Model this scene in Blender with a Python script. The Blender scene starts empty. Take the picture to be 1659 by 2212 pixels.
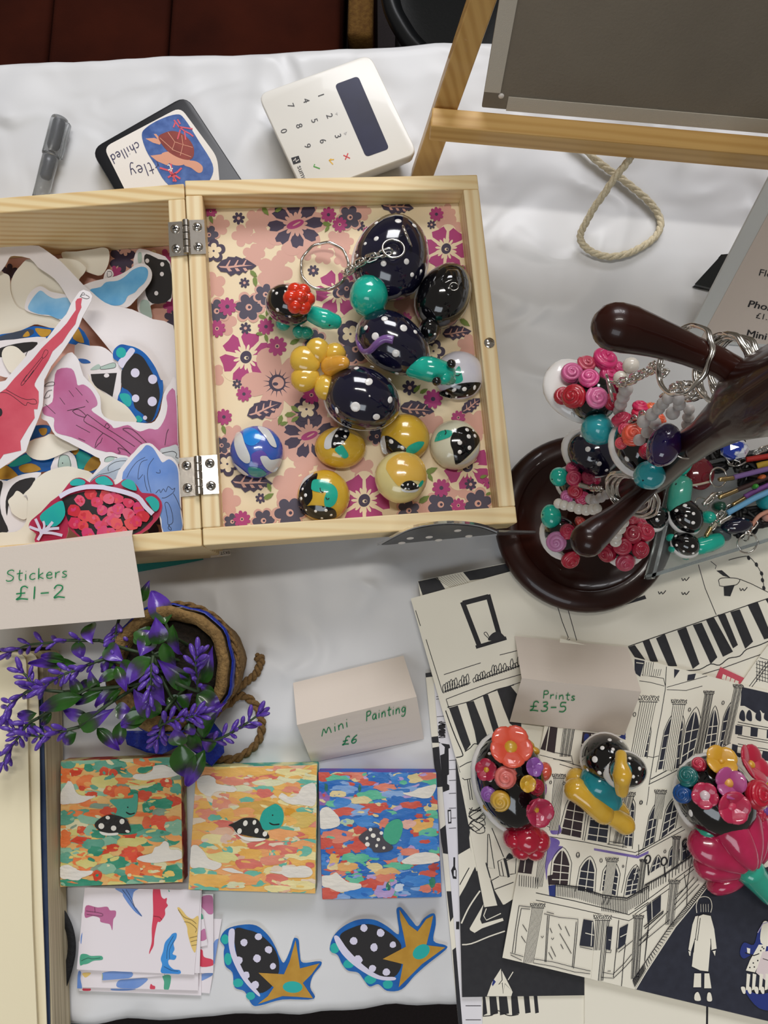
import bpy, bmesh, math, random
from mathutils import Vector, Matrix, noise
from mathutils.geometry import delaunay_2d_cdt
from mathutils.bvhtree import BVHTree

S = bpy.context.scene
COL = S.collection
# ------------------------------------------------------------------ camera
F, CH = 1678.0, 0.467
TH, RO = math.radians(9.1), math.radians(0.98)
cam_d = bpy.data.cameras.new('camera'); cam = bpy.data.objects.new('camera', cam_d); COL.objects.link(cam)
CR = Matrix.Rotation(TH, 3, 'X') @ Matrix.Rotation(RO, 3, 'Z')
cam.matrix_world = Matrix.Translation((0, 0, CH)) @ CR.to_4x4()
cam_d.sensor_fit = 'HORIZONTAL'; cam_d.sensor_width = 36; cam_d.lens = F * 36 / 1659
cam_d.clip_start = 0.01; cam_d.clip_end = 30
S.camera = cam
CAM = Vector((0, 0, CH))
# ------------------------------------------------------------------ light
S.view_settings.view_transform = 'Standard'; S.view_settings.look = 'None'
S.view_settings.exposure = 0.0; S.view_settings.gamma = 1.0; S.view_settings.use_curve_mapping = False
W = bpy.data.worlds.new('world'); S.world = W; W.use_nodes = True
W.node_tree.nodes['Background'].inputs[0].default_value = (1.0, 0.91, 0.79, 1)
W.node_tree.nodes['Background'].inputs[1].default_value = 0.16
def area(name, loc, target, sx, sy, power, col):
    d = bpy.data.lights.new(name, 'AREA'); d.shape = 'RECTANGLE'; d.size = sx; d.size_y = sy; d.energy = power; d.color = col
    o = bpy.data.objects.new(name, d); COL.objects.link(o); o.location = loc
    o.rotation_euler = (Vector(target) - Vector(loc)).to_track_quat('-Z', 'Y').to_euler()
area('back_window', (0.30, 2.30, 1.75), (0.0, 0.2, 0), 1.6, 0.9, 50, (0.97, 0.97, 1.0))
area('ceiling_strip', (0.05, 0.55, 2.0), (0.05, 0.2, 0), 0.9, 0.12, 11, (1.0, 0.96, 0.9))
area('front_window', (-0.5, -1.9, 1.9), (0.0, -0.2, 0), 1.6, 1.0, 16, (0.86, 0.93, 1.0))

# ------------------------------------------------------------------ helpers
def lin(c):
    if isinstance(c, str):
        c = c.lstrip('#'); c = [int(c[i:i + 2], 16) / 255 for i in (0, 2, 4)]
    return tuple((x / 12.92 if x <= .04045 else ((x + .055) / 1.055) ** 2.4) for x in c[:3]) + (1,)
MATS = {}
def mat(name, col='#808080', rough=.5, col2=None, nscale=40, namt=.5, bump=0, bscale=200, metal=0, coat=0, trans=0, sub=0, spec=.5, alpha=1, ior=1.45, detail=3, stretch=None):
    if name in MATS: return MATS[name]
    m = bpy.data.materials.new(name); m.use_nodes = True; nt = m.node_tree; b = nt.nodes['Principled BSDF']
    I = b.inputs
    I['Base Color'].default_value = lin(col); I['Roughness'].default_value = rough; I['Metallic'].default_value = metal
    I['Coat Weight'].default_value = coat; I['Coat Roughness'].default_value = .06
    I['Transmission Weight'].default_value = trans; I['Specular IOR Level'].default_value = spec; I['IOR'].default_value = ior
    I['Alpha'].default_value = alpha
    if sub: I['Subsurface Weight'].default_value = sub; I['Subsurface Radius'].default_value = (.004, .003, .002)
    tc = nt.nodes.new('ShaderNodeTexCoord'); vec = tc.outputs['Object']
    if stretch:
        mp = nt.nodes.new('ShaderNodeMapping'); mp.inputs['Scale'].default_value = stretch; nt.links.new(vec, mp.inputs[0]); vec = mp.outputs[0]
    if col2:
        n = nt.nodes.new('ShaderNodeTexNoise'); n.inputs['Scale'].default_value = nscale; n.inputs['Detail'].default_value = detail
        nt.links.new(vec, n.inputs['Vector'])
        r = nt.nodes.new('ShaderNodeValToRGB'); r.color_ramp.elements[0].position = .5 - namt / 2; r.color_ramp.elements[1].position = .5 + namt / 2
        r.color_ramp.elements[0].color = lin(col); r.color_ramp.elements[1].color = lin(col2)
        nt.links.new(n.outputs['Fac'], r.inputs[0]); nt.links.new(r.outputs[0], I['Base Color'])
    if bump:
        n = nt.nodes.new('ShaderNodeTexNoise'); n.inputs['Scale'].default_value = bscale; n.inputs['Detail'].default_value = 4
        nt.links.new(vec, n.inputs['Vector'])
        bp = nt.nodes.new('ShaderNodeBump'); bp.inputs['Strength'].default_value = bump; bp.inputs['Distance'].default_value = .001
        nt.links.new(n.outputs['Fac'], bp.inputs['Height']); nt.links.new(bp.outputs[0], I['Normal'])
    MATS[name] = m; return m
def wood(name, axis, light, dark, freq=150, rough=.45, dist=2.2, coat=0):
    if name in MATS: return MATS[name]
    m = bpy.data.materials.new(name); m.use_nodes = True; nt = m.node_tree; b = nt.nodes['Principled BSDF']; I = b.inputs
    tc = nt.nodes.new('ShaderNodeTexCoord'); mp = nt.nodes.new('ShaderNodeMapping')
    sc = [1, 1, 1]; sc[axis] = .09
    mp.inputs['Scale'].default_value = sc; nt.links.new(tc.outputs['Object'], mp.inputs[0])
    n = nt.nodes.new('ShaderNodeTexNoise'); n.inputs['Scale'].default_value = 45; n.inputs['Detail'].default_value = 2; nt.links.new(mp.outputs[0], n.inputs['Vector'])
    w = nt.nodes.new('ShaderNodeTexWave'); w.wave_type = 'BANDS'; w.bands_direction = 'DIAGONAL'; w.inputs['Scale'].default_value = freq
    w.inputs['Distortion'].default_value = dist; w.inputs['Detail'].default_value = 2; w.inputs['Detail Scale'].default_value = .6
    nt.links.new(mp.outputs[0], w.inputs['Vector'])
    mx = nt.nodes.new('ShaderNodeMath'); mx.operation = 'MULTIPLY'; nt.links.new(w.outputs['Fac'], mx.inputs[0]); nt.links.new(n.outputs['Fac'], mx.inputs[1])
    r = nt.nodes.new('ShaderNodeValToRGB'); r.color_ramp.elements[0].color = lin(light); r.color_ramp.elements[1].color = lin(dark)
    r.color_ramp.elements[0].position = .12; r.color_ramp.elements[1].position = .62
    nt.links.new(mx.outputs[0], r.inputs[0]); nt.links.new(r.outputs[0], I['Base Color'])
    bp = nt.nodes.new('ShaderNodeBump'); bp.inputs['Strength'].default_value = .12; bp.inputs['Distance'].default_value = .0006
    nt.links.new(mx.outputs[0], bp.inputs['Height']); nt.links.new(bp.outputs[0], I['Normal'])
    I['Roughness'].default_value = rough; I['Coat Weight'].default_value = coat
    MATS[name] = m; return m

def ray(px, py):
    return (CR @ Vector(((px - 829.5) / F, -(py - 1106) / F, -1.0))).normalized()
def at(px, py, z=0.0):
    d = ray(px, py); return CAM + d * ((z - CH) / d.z)
def pxm(px, py, z=0.0):                      # metres per photo pixel at that height
    a = at(px, py, z); return -(CR.transposed() @ (a - CAM)).z / F
class Plane:
    curved = False
    def __init__(s, p, n=(0, 0, 1)): s.p = Vector(p); s.n = Vector(n).normalized()
    def __call__(s, px, py):
        d = ray(px, py); return CAM + d * ((s.p - CAM).dot(s.n) / d.dot(s.n)), s.n
def zplane(z): return Plane((0, 0, z))
class Bent:                                  # height field z = g(x, y)
    def __init__(s, g, step=14): s.g = g; s.curved = step
    def __call__(s, px, py):
        z = .02
        for _ in range(8): p = at(px, py, z); z = s.g(p.x, p.y)
        p = at(px, py, z); e = .002
        n = Vector((s.g(p.x - e, p.y) - s.g(p.x + e, p.y), s.g(p.x, p.y - e) - s.g(p.x, p.y + e), 2 * e)).normalized()
        return p, n
class Skin:                                  # surface of objects already built (world space)
    def __init__(s, objs, step=5):
        vs, fs = [], []
        for o in objs:
            k = len(vs); mw = world(o)
            vs += [mw @ v.co for v in o.data.vertices]; fs += [[k + i for i in p.vertices] for p in o.data.polygons]
        s.t = BVHTree.FromPolygons(vs, fs); s.curved = step; s.zm = sum(v.z for v in vs) / len(vs)
    def __call__(s, px, py):
        d = ray(px, py); h = s.t.ray_cast(CAM, d)
        if h[0] is None:
            a = at(px, py, s.zm); h = s.t.find_nearest(a); return a.lerp(h[0], .25), h[1]
        n = h[1]
        if n.dot(d) > 0: n = -n
        return h[0], n
def world(o):
    m = o.matrix_basis.copy()
    return world(o.parent) @ m if o.parent else m

def inpoly(x, y, P):
    r = False; j = len(P) - 1
    for i in range(len(P)):
        if (P[i][1] > y) != (P[j][1] > y) and x < (P[j][0] - P[i][0]) * (y - P[i][1]) / (P[j][1] - P[i][1]) + P[i][0]: r = not r
        j = i
    return r
def smooth(pts, closed=True, n=4):
    out = []; L = len(pts)
    for i in range(L if closed else L - 1):
        if closed: a, b, c, d = pts[i - 1], pts[i], pts[(i + 1) % L], pts[(i + 2) % L]
        else: a, b, c, d = pts[max(i - 1, 0)], pts[i], pts[i + 1], pts[min(i + 2, L - 1)]
        for k in range(n):
            t = k / n; t2 = t * t; t3 = t2 * t
            out.append(tuple(.5 * (2 * b[j] + (c[j] - a[j]) * t + (2 * a[j] - 5 * b[j] + 4 * c[j] - d[j]) * t2 + (3 * b[j] - a[j] - 3 * c[j] + d[j]) * t3) for j in range(len(b))))
    if not closed: out.append(tuple(pts[-1]))
    return out
def circ(cx, cy, rx, ry=None, rot=0, n=20, jit=0, rng=None):
    ry = ry or rx; o = []
    for i in range(n):
        a = i * 2 * math.pi / n; k = 1 + (rng.uniform(-jit, jit) if jit else 0)
        x, y = rx * k * math.cos(a), ry * k * math.sin(a)
        o.append((cx + x * math.cos(rot) - y * math.sin(rot), cy + x * math.sin(rot) + y * math.cos(rot)))
    return o
def flower2(cx, cy, r, n=5, rot=0, depth=.45, seg=9):
    o = []
    for i in range(n * seg):
        t = i / seg * 2 * math.pi; a = t / n
        k = 1 - depth * (1 - abs(math.sin(t / 2))) ** 1.3
        o.append((cx + r * k * math.cos(a + rot), cy + r * k * math.sin(a + rot)))
    return o
class MB:
    def __init__(s): s.v = []; s.f = []; s.m = []; s.mats = []
    def mi(s, m):
        if m not in s.mats: s.mats.append(m)
        return s.mats.index(m)
    def add(s, vs, fs, m):
        k = len(s.v); s.v += [Vector(v) for v in vs]; i = s.mi(m)
        for f in fs: s.f.append([k + j for j in f]); s.m.append(i)
        return s
    def box(s, c, d, m, R=None):
        R = R or Matrix.Identity(3); c = Vector(c); x, y, z = [Vector(R @ Vector(v)) for v in ((d[0] / 2, 0, 0), (0, d[1] / 2, 0), (0, 0, d[2] / 2))]
        vs = [c + x * i + y * j + z * k for k in (-1, 1) for j in (-1, 1) for i in (-1, 1)]
        return s.add(vs, [(0, 2, 3, 1), (4, 5, 7, 6), (0, 1, 5, 4), (2, 6, 7, 3), (0, 4, 6, 2), (1, 3, 7, 5)], m)
    def prism(s, bot, top, m):
        n = len(bot); return s.add(list(bot) + list(top), [list(range(n))[::-1], list(range(n, 2 * n))] + [(i, (i + 1) % n, n + (i + 1) % n, n + i) for i in range(n)], m)
    def tube(s, pts, r, m, seg=8, closed=False, cap=True):
        pts = [Vector(p) for p in pts]; n = len(pts); vs = []; fs = []
        rs = r if isinstance(r, (list, tuple)) else [r] * n
        up = None
        for i, p in enumerate(pts):
            t = (pts[(i + 1) % n] - pts[i - 1]) if closed else (pts[min(i + 1, n - 1)] - pts[max(i - 1, 0)])
            if t.length < 1e-12: t = Vector((0, 0, 1))
            t.normalize()
            if up is None:
                up = Vector((0, 0, 1)) if abs(t.z) < .9 else Vector((1, 0, 0))
            a = t.cross(up); a = a.normalized() if a.length > 1e-6 else t.orthogonal().normalized(); b = a.cross(t); up = b
            for k in range(seg):
                q = k * 2 * math.pi / seg; vs.append(p + (a * math.cos(q) + b * math.sin(q)) * rs[i])
        for i in range(n if closed else n - 1):
            j = (i + 1) % n
            for k in range(seg):
                l = (k + 1) % seg; fs.append((i * seg + k, i * seg + l, j * seg + l, j * seg + k))
        if not closed and cap: fs += [list(range(seg))[::-1], list(range((n - 1) * seg, n * seg))]
        return s.add(vs, fs, m)
    def lathe(s, prof, m, c=(0, 0, 0), R=None, seg=32, fn=None, cap=True):
        R = R or Matrix.Identity(3); c = Vector(c); vs = []; fs = []; n = len(prof)
        for i, (r, z) in enumerate(prof):
            for k in range(seg):
                a = k * 2 * math.pi / seg; q = fn(a, z) if fn else 1
                vs.append(c + R @ Vector((r * q * math.cos(a), r * q * math.sin(a), z)))
        for i in range(n - 1):
            for k in range(seg):
                l = (k + 1) % seg; fs.append((i * seg + k, i * seg + l, (i + 1) * seg + l, (i + 1) * seg + k))
        if cap: fs += [list(range(seg))[::-1], list(range((n - 1) * seg, n * seg))]
        return s.add(vs, fs, m)
    def ball(s, c, r, m, R=None, seg=14, rings=8, fn=None, zmin=-1):
        R = R or Matrix.Identity(3); c = Vector(c); r = r if isinstance(r, (tuple, list)) else (r, r, r); vs = []; fs = []
        for i in range(rings + 1):
            t = math.pi * i / rings; z = max(math.cos(t), zmin)
            for k in range(seg):
                a = 2 * math.pi * k / seg; d = Vector((math.sin(t) * math.cos(a), math.sin(t) * math.sin(a), z))
                if fn: d = Vector(fn(d))
                vs.append(c + R @ Vector((d.x * r[0], d.y * r[1], d.z * r[2])))
        for i in range(rings):
            for k in range(seg):
                l = (k + 1) % seg; fs.append((i * seg + k, (i + 1) * seg + k, (i + 1) * seg + l, i * seg + l))
        return s.add(vs, fs, m)
    # ---- things laid on a surface: P is a 2D outline in photo pixels
    def fill(s, P, surf, m, off=.0001, step=None):
        step = step or surf.curved
        pts = [Vector(p[:2]) for p in P]; n = len(pts)
        if step:
            q = []
            for i in range(n):
                a, b = pts[i], pts[(i + 1) % n]; k = max(1, int((b - a).length / step))
                q += [a.lerp(b, j / k) for j in range(k)]
            pts = q; n = len(pts)
        vs = list(pts)
        if step:
            x0, x1 = min(p.x for p in pts), max(p.x for p in pts); y0, y1 = min(p.y for p in pts), max(p.y for p in pts)
            y = y0 + step * .5; row = 0
            while y < y1:
                x = x0 + step * (.5 if row % 2 else .1)
                while x < x1:
                    if inpoly(x, y, pts): vs.append(Vector((x, y)))
                    x += step
                y += step * .87; row += 1
        r = delaunay_2d_cdt(vs, [], [list(range(n))], 1, 1e-4)
        V = []
        for v in r[0]:
            p, nn = surf(v.x, v.y); V.append(p + nn * off)
        fs = []
        for f in r[2]:
            a, b, c = V[f[0]], V[f[1]], V[f[2]]
            nn = (b - a).cross(c - a); fs.append(list(f) if nn.dot(CAM - a) > 0 else list(f)[::-1])
        return s.add(V, fs, m)
    def slab(s, P, surf, m, th=.0004, off=0.0, side=None, step=None):
        k0 = len(s.f); s.fill(P, surf, m, off + th, step); s.fill(P, surf, side or m, off, step)
        # flip the underside
        half = (len(s.f) - k0) // 2
        for i in range(k0 + half, len(s.f)): s.f[i].reverse()
        step = step or surf.curved; pts = [Vector(p[:2]) for p in P]
        if step:
            q = []
            for i in range(len(pts)):
                a, b = pts[i], pts[(i + 1) % len(pts)]; k = max(1, int((b - a).length / step)); q += [a.lerp(b, j / k) for j in range(k)]
            pts = q
        A = [surf(p.x, p.y) for p in pts]; n = len(A)
        return s.add([p + nn * off for p, nn in A] + [p + nn * (off + th) for p, nn in A], [(i, (i + 1) % n, n + (i + 1) % n, n + i) for i in range(n)], side or m)
    def line(s, P, w, surf, m, off=.0001, closed=False, taper=False, sm=0):
        P = [tuple(p[:2]) for p in P]
        if sm: P = smooth(P, closed, sm)
        if surf.curved:
            q = []
            for i in range(len(P) - (0 if closed else 1)):
                a, b = Vector(P[i]), Vector(P[(i + 1) % len(P)]); k = max(1, int((b - a).length / surf.curved)); q += [tuple(a.lerp(b, j / k)) for j in range(k)]
            if not closed: q.append(P[-1])
            P = q
        n = len(P); L = []; Rr = []
        for i in range(n):
            a = Vector(P[i - 1] if (i or closed) else P[0]); b = Vector(P[(i + 1) % n] if (closed or i < n - 1) else P[-1]); t = b - a
            if t.length < 1e-9: t = Vector((1, 0))
            t.normalize(); k = w / 2
            if taper: k *= .35 + .65 * math.sin(math.pi * min(max((i + .4) / (n - .2), 0), 1))
            nn = Vector((-t.y, t.x)) * k; p = Vector(P[i]); L.append(p + nn); Rr.append(p - nn)
        V = []
        for p in L + Rr:
            q, nn = surf(p.x, p.y); V.append(q + nn * off)
        fs = [(i, (i + 1) % n, n + (i + 1) % n, n + i) for i in range(n if closed else n - 1)]
        return s.add(V, fs, m)
    def build(s, name, parent=None, base=None, sharp=False, bevel=0, bseg=2):
        me = bpy.data.meshes.new(name); b = Vector((0, 0, 0))
        if parent is not None: b = world(parent).translation
        elif base is not None: b = Vector(base)
        me.from_pydata([tuple(v - b) for v in s.v], [], s.f); me.update()
        for m in s.mats: me.materials.append(m)
        me.polygons.foreach_set('material_index', s.m)
        me.polygons.foreach_set('use_smooth', [not sharp] * len(s.f))
        bm = bmesh.new(); bm.from_mesh(me)
        bmesh.ops.remove_doubles(bm, verts=bm.verts, dist=1e-6)
        bmesh.ops.dissolve_degenerate(bm, edges=bm.edges, dist=1e-7)
        if bevel:
            ed = [e for e in bm.edges if len(e.link_faces) == 2 and e.calc_face_angle(0) > .6]
            bmesh.ops.bevel(bm, geom=ed, offset=bevel, segments=bseg, profile=.5, affect='EDGES')
        bm.to_mesh(me); bm.free()
        o = bpy.data.objects.new(name, me); COL.objects.link(o)
        if parent is not None: o.parent = parent
        else: o.location = b
        return o
def crease(o, deg=35):
    me = o.data; bm = bmesh.new(); bm.from_mesh(me)
    for e in bm.edges:
        if len(e.link_faces) == 2 and e.calc_face_angle(0) > math.radians(deg): e.smooth = False
    bm.to_mesh(me); bm.free(); return o
def tag(o, label, cat=None, group=None, kind=None):
    o['label'] = label
    if cat: o['category'] = cat
    if group: o['group'] = group
    if kind: o['kind'] = kind
    return o
def thing(name, base, label, cat, group=None):
    o = bpy.data.objects.new(name, None); COL.objects.link(o); o.location = base; o.empty_display_size = .01
    return tag(o, label, cat, group)
def place(me_obj, name, parent, M):          # another object sharing a mesh, M in world space
    o = bpy.data.objects.new(name, me_obj.data if hasattr(me_obj, 'data') else me_obj); COL.objects.link(o)
    if parent is not None: o.parent = parent; o.matrix_basis = world(parent).inverted() @ M
    else: o.matrix_basis = M
    return o
def frame(loc, zaxis, spin=0, s=1):
    z = Vector(zaxis).normalized(); R = z.to_track_quat('Z', 'Y').to_matrix() @ Matrix.Rotation(spin, 3, 'Z')
    sc = Matrix.Diagonal((s if not isinstance(s, (tuple, list)) else s[0], s if not isinstance(s, (tuple, list)) else s[1], s if not isinstance(s, (tuple, list)) else s[2], 1))
    return Matrix.Translation(Vector(loc)) @ R.to_4x4() @ sc
def unlinked(mb, name):                      # mesh datablock only
    o = mb.build(name); me = o.data; bpy.data.objects.remove(o); return me
# ------------------------------------------------------------------ text and handwriting helpers
def textmesh(s):
    c = bpy.data.curves.new('lettering', 'FONT'); c.body = s; c.size = 1; c.resolution_u = 3
    o = bpy.data.objects.new('lettering', c); COL.objects.link(o)
    bpy.context.view_layer.update()
    me = bpy.data.meshes.new_from_object(o); V = [v.co.copy() for v in me.vertices]; Fs = [list(p.vertices) for p in me.polygons]
    bpy.data.objects.remove(o); bpy.data.curves.remove(c); bpy.data.meshes.remove(me); return V, Fs
def text(mb, s, org, right, up, surf, m, off=.00015, shear=0):
    V, Fs = textmesh(s); vs = []
    for v in V:
        x = v.x + shear * v.y; p, n = surf(org[0] + right[0] * x + up[0] * v.y, org[1] + right[1] * x + up[1] * v.y); vs.append(p + n * off)
    if not Fs: return
    f = Fs[0]; nn = (vs[f[1]] - vs[f[0]]).cross(vs[f[2]] - vs[f[0]])
    if nn.dot(CAM - vs[f[0]]) < 0: Fs = [g[::-1] for g in Fs]
    mb.add(vs, Fs, m)
GL = {  # single-stroke hand lettering: (advance, strokes)
 'S': (.62, [[(.52, .88), (.38, 1), (.15, .92), (.12, .7), (.35, .52), (.5, .32), (.4, .06), (.15, .02), (.04, .14)]]),
 't': (.42, [[(.2, .95), (.18, .3), (.24, .04), (.36, .06)], [(.02, .62), (.4, .66)]]),
 'i': (.26, [[(.1, .55), (.12, .02)], [(.11, .78), (.13, .82)]]),
 'c': (.46, [[(.4, .5), (.25, .56), (.08, .4), (.08, .14), (.24, .01), (.42, .1)]]),
 'k': (.48, [[(.08, 1), (.1, .02)], [(.38, .55), (.12, .28), (.42, .02)]]),
 'e': (.48, [[(.08, .3), (.38, .34), (.34, .52), (.2, .56), (.07, .36), (.12, .08), (.3, .0), (.44, .1)]]),
 'r': (.4, [[(.08, .55), (.1, .02)], [(.1, .34), (.2, .5), (.36, .54)]]),
 's': (.42, [[(.34, .5), (.2, .56), (.08, .45), (.2, .3), (.34, .16), (.22, .02), (.04, .06)]]),
 'M': (.85, [[(.04, .02), (.16, .62), (.24, .62), (.36, .2), (.5, .62), (.62, .6), (.74, .04)]]),
 'n': (.5, [[(.06, .55), (.08, .02)], [(.08, .34), (.2, .54), (.34, .5), (.4, .02)]]),
 'P': (.56, [[(.1, .98), (.12, .0)], [(.1, .92), (.36, .98), (.48, .78), (.38, .55), (.13, .5)]]),
 'a': (.5, [[(.38, .5), (.2, .55), (.06, .34), (.12, .05), (.3, .08), (.38, .48), (.4, .06), (.48, .03)]]),
 'g': (.5, [[(.38, .5), (.2, .56), (.06, .36), (.16, .1), (.32, .16), (.39, .5), (.38, -.2), (.2, -.36), (.04, -.24)]]),
 '£': (.66, [[(.56, .86), (.42, 1), (.26, .86), (.26, .3), (.08, .04), (.3, .08), (.6, .02)], [(.06, .46), (.46, .5)]]),
 '1': (.3, [[(.14, .95), (.14, .02)]]),
 '-': (.5, [[(.06, .42), (.42, .44)]]),
 '2': (.6, [[(.08, .72), (.2, .96), (.42, .9), (.42, .62), (.1, .06), (.3, .1), (.58, .03)]]),
 '3': (.52, [[(.1, .9), (.34, .96), (.4, .74), (.18, .54), (.42, .42), (.4, .1), (.16, .0), (.04, .1)]]),
 '5': (.52, [[(.44, .96), (.14, .94), (.12, .56), (.36, .58), (.46, .3), (.32, .03), (.06, .04)]]),
 '6': (.52, [[(.4, .96), (.16, .66), (.06, .28), (.2, .02), (.4, .1), (.42, .36), (.24, .46), (.08, .28)]]),
 'h': (.5, [[(.08, 1), (.08, .02)], [(.08, .34), (.22, .54), (.36, .46), (.38, .02)]]),
 'l': (.24, [[(.1, 1), (.12, .02)]]),
 'd': (.52, [[(.4, 1), (.42, .02)], [(.4, .42), (.24, .56), (.07, .36), (.12, .06), (.3, .04), (.41, .24)]]),
 'y': (.5, [[(.06, .55), (.2, .12), (.34, .16)], [(.42, .56), (.32, -.1), (.18, -.36), (.02, -.28)]]),
 'u': (.5, [[(.06, .55), (.08, .12), (.26, .02), (.4, .2), (.41, .55), (.43, .02)]]), ' ': (.45, [])}
def hand(mb, s, org, right, up, w, surf, m, off=.00012, track=.06):
    x = 0
    for ch in s:
        adv, st = GL[ch]
        for k in st:
            P = [(org[0] + right[0] * (x + a) + up[0] * b, org[1] + right[1] * (x + a) + up[1] * b) for a, b in k]
            mb.line(P, w, surf, m, off, sm=4 if len(P) > 2 else 0)
        x += adv + track
def clip(P, Q):                              # Sutherland-Hodgman, Q convex
    ar = sum(Q[i][0] * Q[(i + 1) % len(Q)][1] - Q[(i + 1) % len(Q)][0] * Q[i][1] for i in range(len(Q)))
    if ar < 0: Q = Q[::-1]
    out = list(P)
    for i in range(len(Q)):
        a, b = Q[i], Q[(i + 1) % len(Q)]; inp = out; out = []
        side = lambda p: (b[0] - a[0]) * (p[1] - a[1]) - (b[1] - a[1]) * (p[0] - a[0])
        for j in range(len(inp)):
            p, q = inp[j - 1], inp[j]; sp, sq = side(p), side(q)
            if (sp < 0) != (sq < 0):
                t = sp / (sp - sq); out.append((p[0] + (q[0] - p[0]) * t, p[1] + (q[1] - p[1]) * t))
            if sq >= 0: out.append(q)
        if not out: return []
    return out
# ------------------------------------------------------------------ common materials
PAPER = mat('paper_white', '#f1ebe4', .7, bump=.05, bscale=900)
INK = mat('black_ink', '#1d1c22', .6)
NAVY = mat('navy_paint', '#0d0f25', .12, col2='#14122e', nscale=60, coat=1, spec=.6, bump=.12, bscale=120)
BLACKG = mat('black_gloss_paint', '#0b0b0e', .1, coat=1, bump=.15, bscale=120)
WHITEP = mat('white_paint', '#f2efec', .25, coat=.6)
TEAL = mat('teal_paint', '#12a793', .18, col2='#1cbfa6', nscale=90, coat=.9, bump=.12, bscale=200)
CHROME = mat('chrome', '#d9d5cf', .16, metal=1)
STEEL = mat('steel', '#b8b2aa', .25, metal=1, bump=.05, bscale=300)

# ------------------------------------------------------------------ the setting
rg = random.Random(4)
fl = MB(); fl.box((0, .6, -.76), (6, 6, .04), mat('dark_carpet', '#17110f', .9, col2='#20161a', nscale=300, bump=.6, bscale=800))
tag(fl.build('floor', base=(0, .6, -.74), sharp=True), 'dark brown carpet floor under the table', kind='structure')

BK0, BK1 = at(0, 150), at(1055, 104)         # back edge of the table
FR0, FR1 = at(150, 2190), at(985, 2142)      # front edge
def on(a, b, x): t = (x - a.x) / (b.x - a.x); return a.lerp(b, t)
XL, XR = -.62, .75
tb = thing('folding_table', (0, .1, -.74), 'folding trestle table hidden under the white cloth', 'table')
A, B, C, D = on(BK0, BK1, XL), on(BK0, BK1, XR), on(FR0, FR1, XR), on(FR0, FR1, XL)
lft = mat('table_laminate', '#b9b4a8', .5)
mb = MB(); q = [Vector((p.x, p.y, -.005)) for p in (D, C, B, A)]
cen = sum(q, Vector()) / 4; q = [cen + (p - cen) * .985 for p in q]
mb.prism([p + Vector((0, 0, -.028)) for p in q], q, lft); mb.build('table_top', tb, sharp=True)
lm = mat('grey_metal', '#55575a', .4, metal=.8)
for p in q:
    p2 = cen + (p - cen) * .9; mb = MB(); mb.tube([(p2.x, p2.y, -.034), (p2.x, p2.y, -.74)], .013, lm, 12); mb.build('leg', tb)

cm = mat('white_vinyl_cloth', '#dfe0e2', .4, col2='#d6d7da', nscale=8, spec=.4)
nt = cm.node_tree; tcn = nt.nodes.new('ShaderNodeTexCoord'); nzs = []
for sc_, ds_ in ((8.0, 1.4), (24.0, 1.0)):
    q_ = nt.nodes.new('ShaderNodeTexNoise'); q_.noise_type = 'RIDGED_MULTIFRACTAL'; q_.inputs['Scale'].default_value = sc_; q_.inputs['Detail'].default_value = 3; q_.inputs['Distortion'].default_value = ds_; nt.links.new(tcn.outputs['Object'], q_.inputs['Vector']); nzs.append(q_)
ad_ = nt.nodes.new('ShaderNodeMath'); ad_.operation = 'MULTIPLY_ADD'; nt.links.new(nzs[1].outputs['Fac'], ad_.inputs[0]); ad_.inputs[1].default_value = .35; nt.links.new(nzs[0].outputs['Fac'], ad_.inputs[2])
bpn = nt.nodes.new('ShaderNodeBump'); bpn.inputs['Strength'].default_value = 1.0; bpn.inputs['Distance'].default_value = .012; nt.links.new(ad_.outputs[0], bpn.inputs['Height']); nt.links.new(bpn.outputs[0], nt.nodes['Principled BSDF'].inputs['Normal'])
def wr(x, y):                                # wrinkles stay below z = 0
    z = 0
    for k, (ang, fq, am) in enumerate(((.5, 9, .5), (1.35, 13, .5), (2.3, 11, .4), (.1, 23, .25))):
        u = x * math.cos(ang) + y * math.sin(ang) + .03 * noise.noise(Vector((x * 6, y * 6, k)))
        z += am * (1 - abs(noise.noise(Vector((u * fq, k * 7.3, .15 * fq * (x * math.sin(ang) - y * math.cos(ang)))))) * 2.2)
    return -.0034 * max(0, min(1, .62 - .5 * z)) 
nx, ny = 230, 130; vs = []; fs = []
def hang(k, t, x): return .10 * t
for i in range(nx + 1):
    x = XL + (XR - XL) * i / nx
    b, f = on(BK0, BK1, x), on(FR0, FR1, x)
    wv = .0030 * noise.noise(Vector((x * 16, 1, 0))) + .0012 * noise.noise(Vector((x * 50, 2, 0))); wf = .0045 * noise.noise(Vector((x * 16, 9, 0))) + .002 * noise.noise(Vector((x * 55, 5, 0)))
    col = []
    for k in (6, 5, 4, 3, 2, 1): col.append((x, f.y + wf - .006 - .0016 * k - .004 * k * noise.noise(Vector((x * 18, k * .3, 3))), -.012 - .024 * k))
    for a in (60, 30, 0): col.append((x, f.y + wf - .008 * math.sin(math.radians(a)), -.008 + .008 * math.cos(math.radians(a)) + (0 if a else 0)))
    for j in range(1, ny):
        t = j / ny; y = (f.y + wf) * (1 - t) + (b.y + wv) * t; ed = min(1, 12 * min(t, 1 - t))
        col.append((x, y, wr(x, y) * ed))
    for a in (0, 30, 60): col.append((x, b.y + wv + .008 * math.sin(math.radians(a)), -.008 + .008 * math.cos(math.radians(a))))
    for k in (1, 2, 3, 4, 5, 6): col.append((x, b.y + wv + .008 + .002 * noise.noise(Vector((x * 20, k, 8))), -.012 - .024 * k))
    vs += col
m = len(col)
for i in range(nx):
    for j in range(m - 1): fs.append((i * m + j, (i + 1) * m + j, (i + 1) * m + j + 1, i * m + j + 1))
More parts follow.
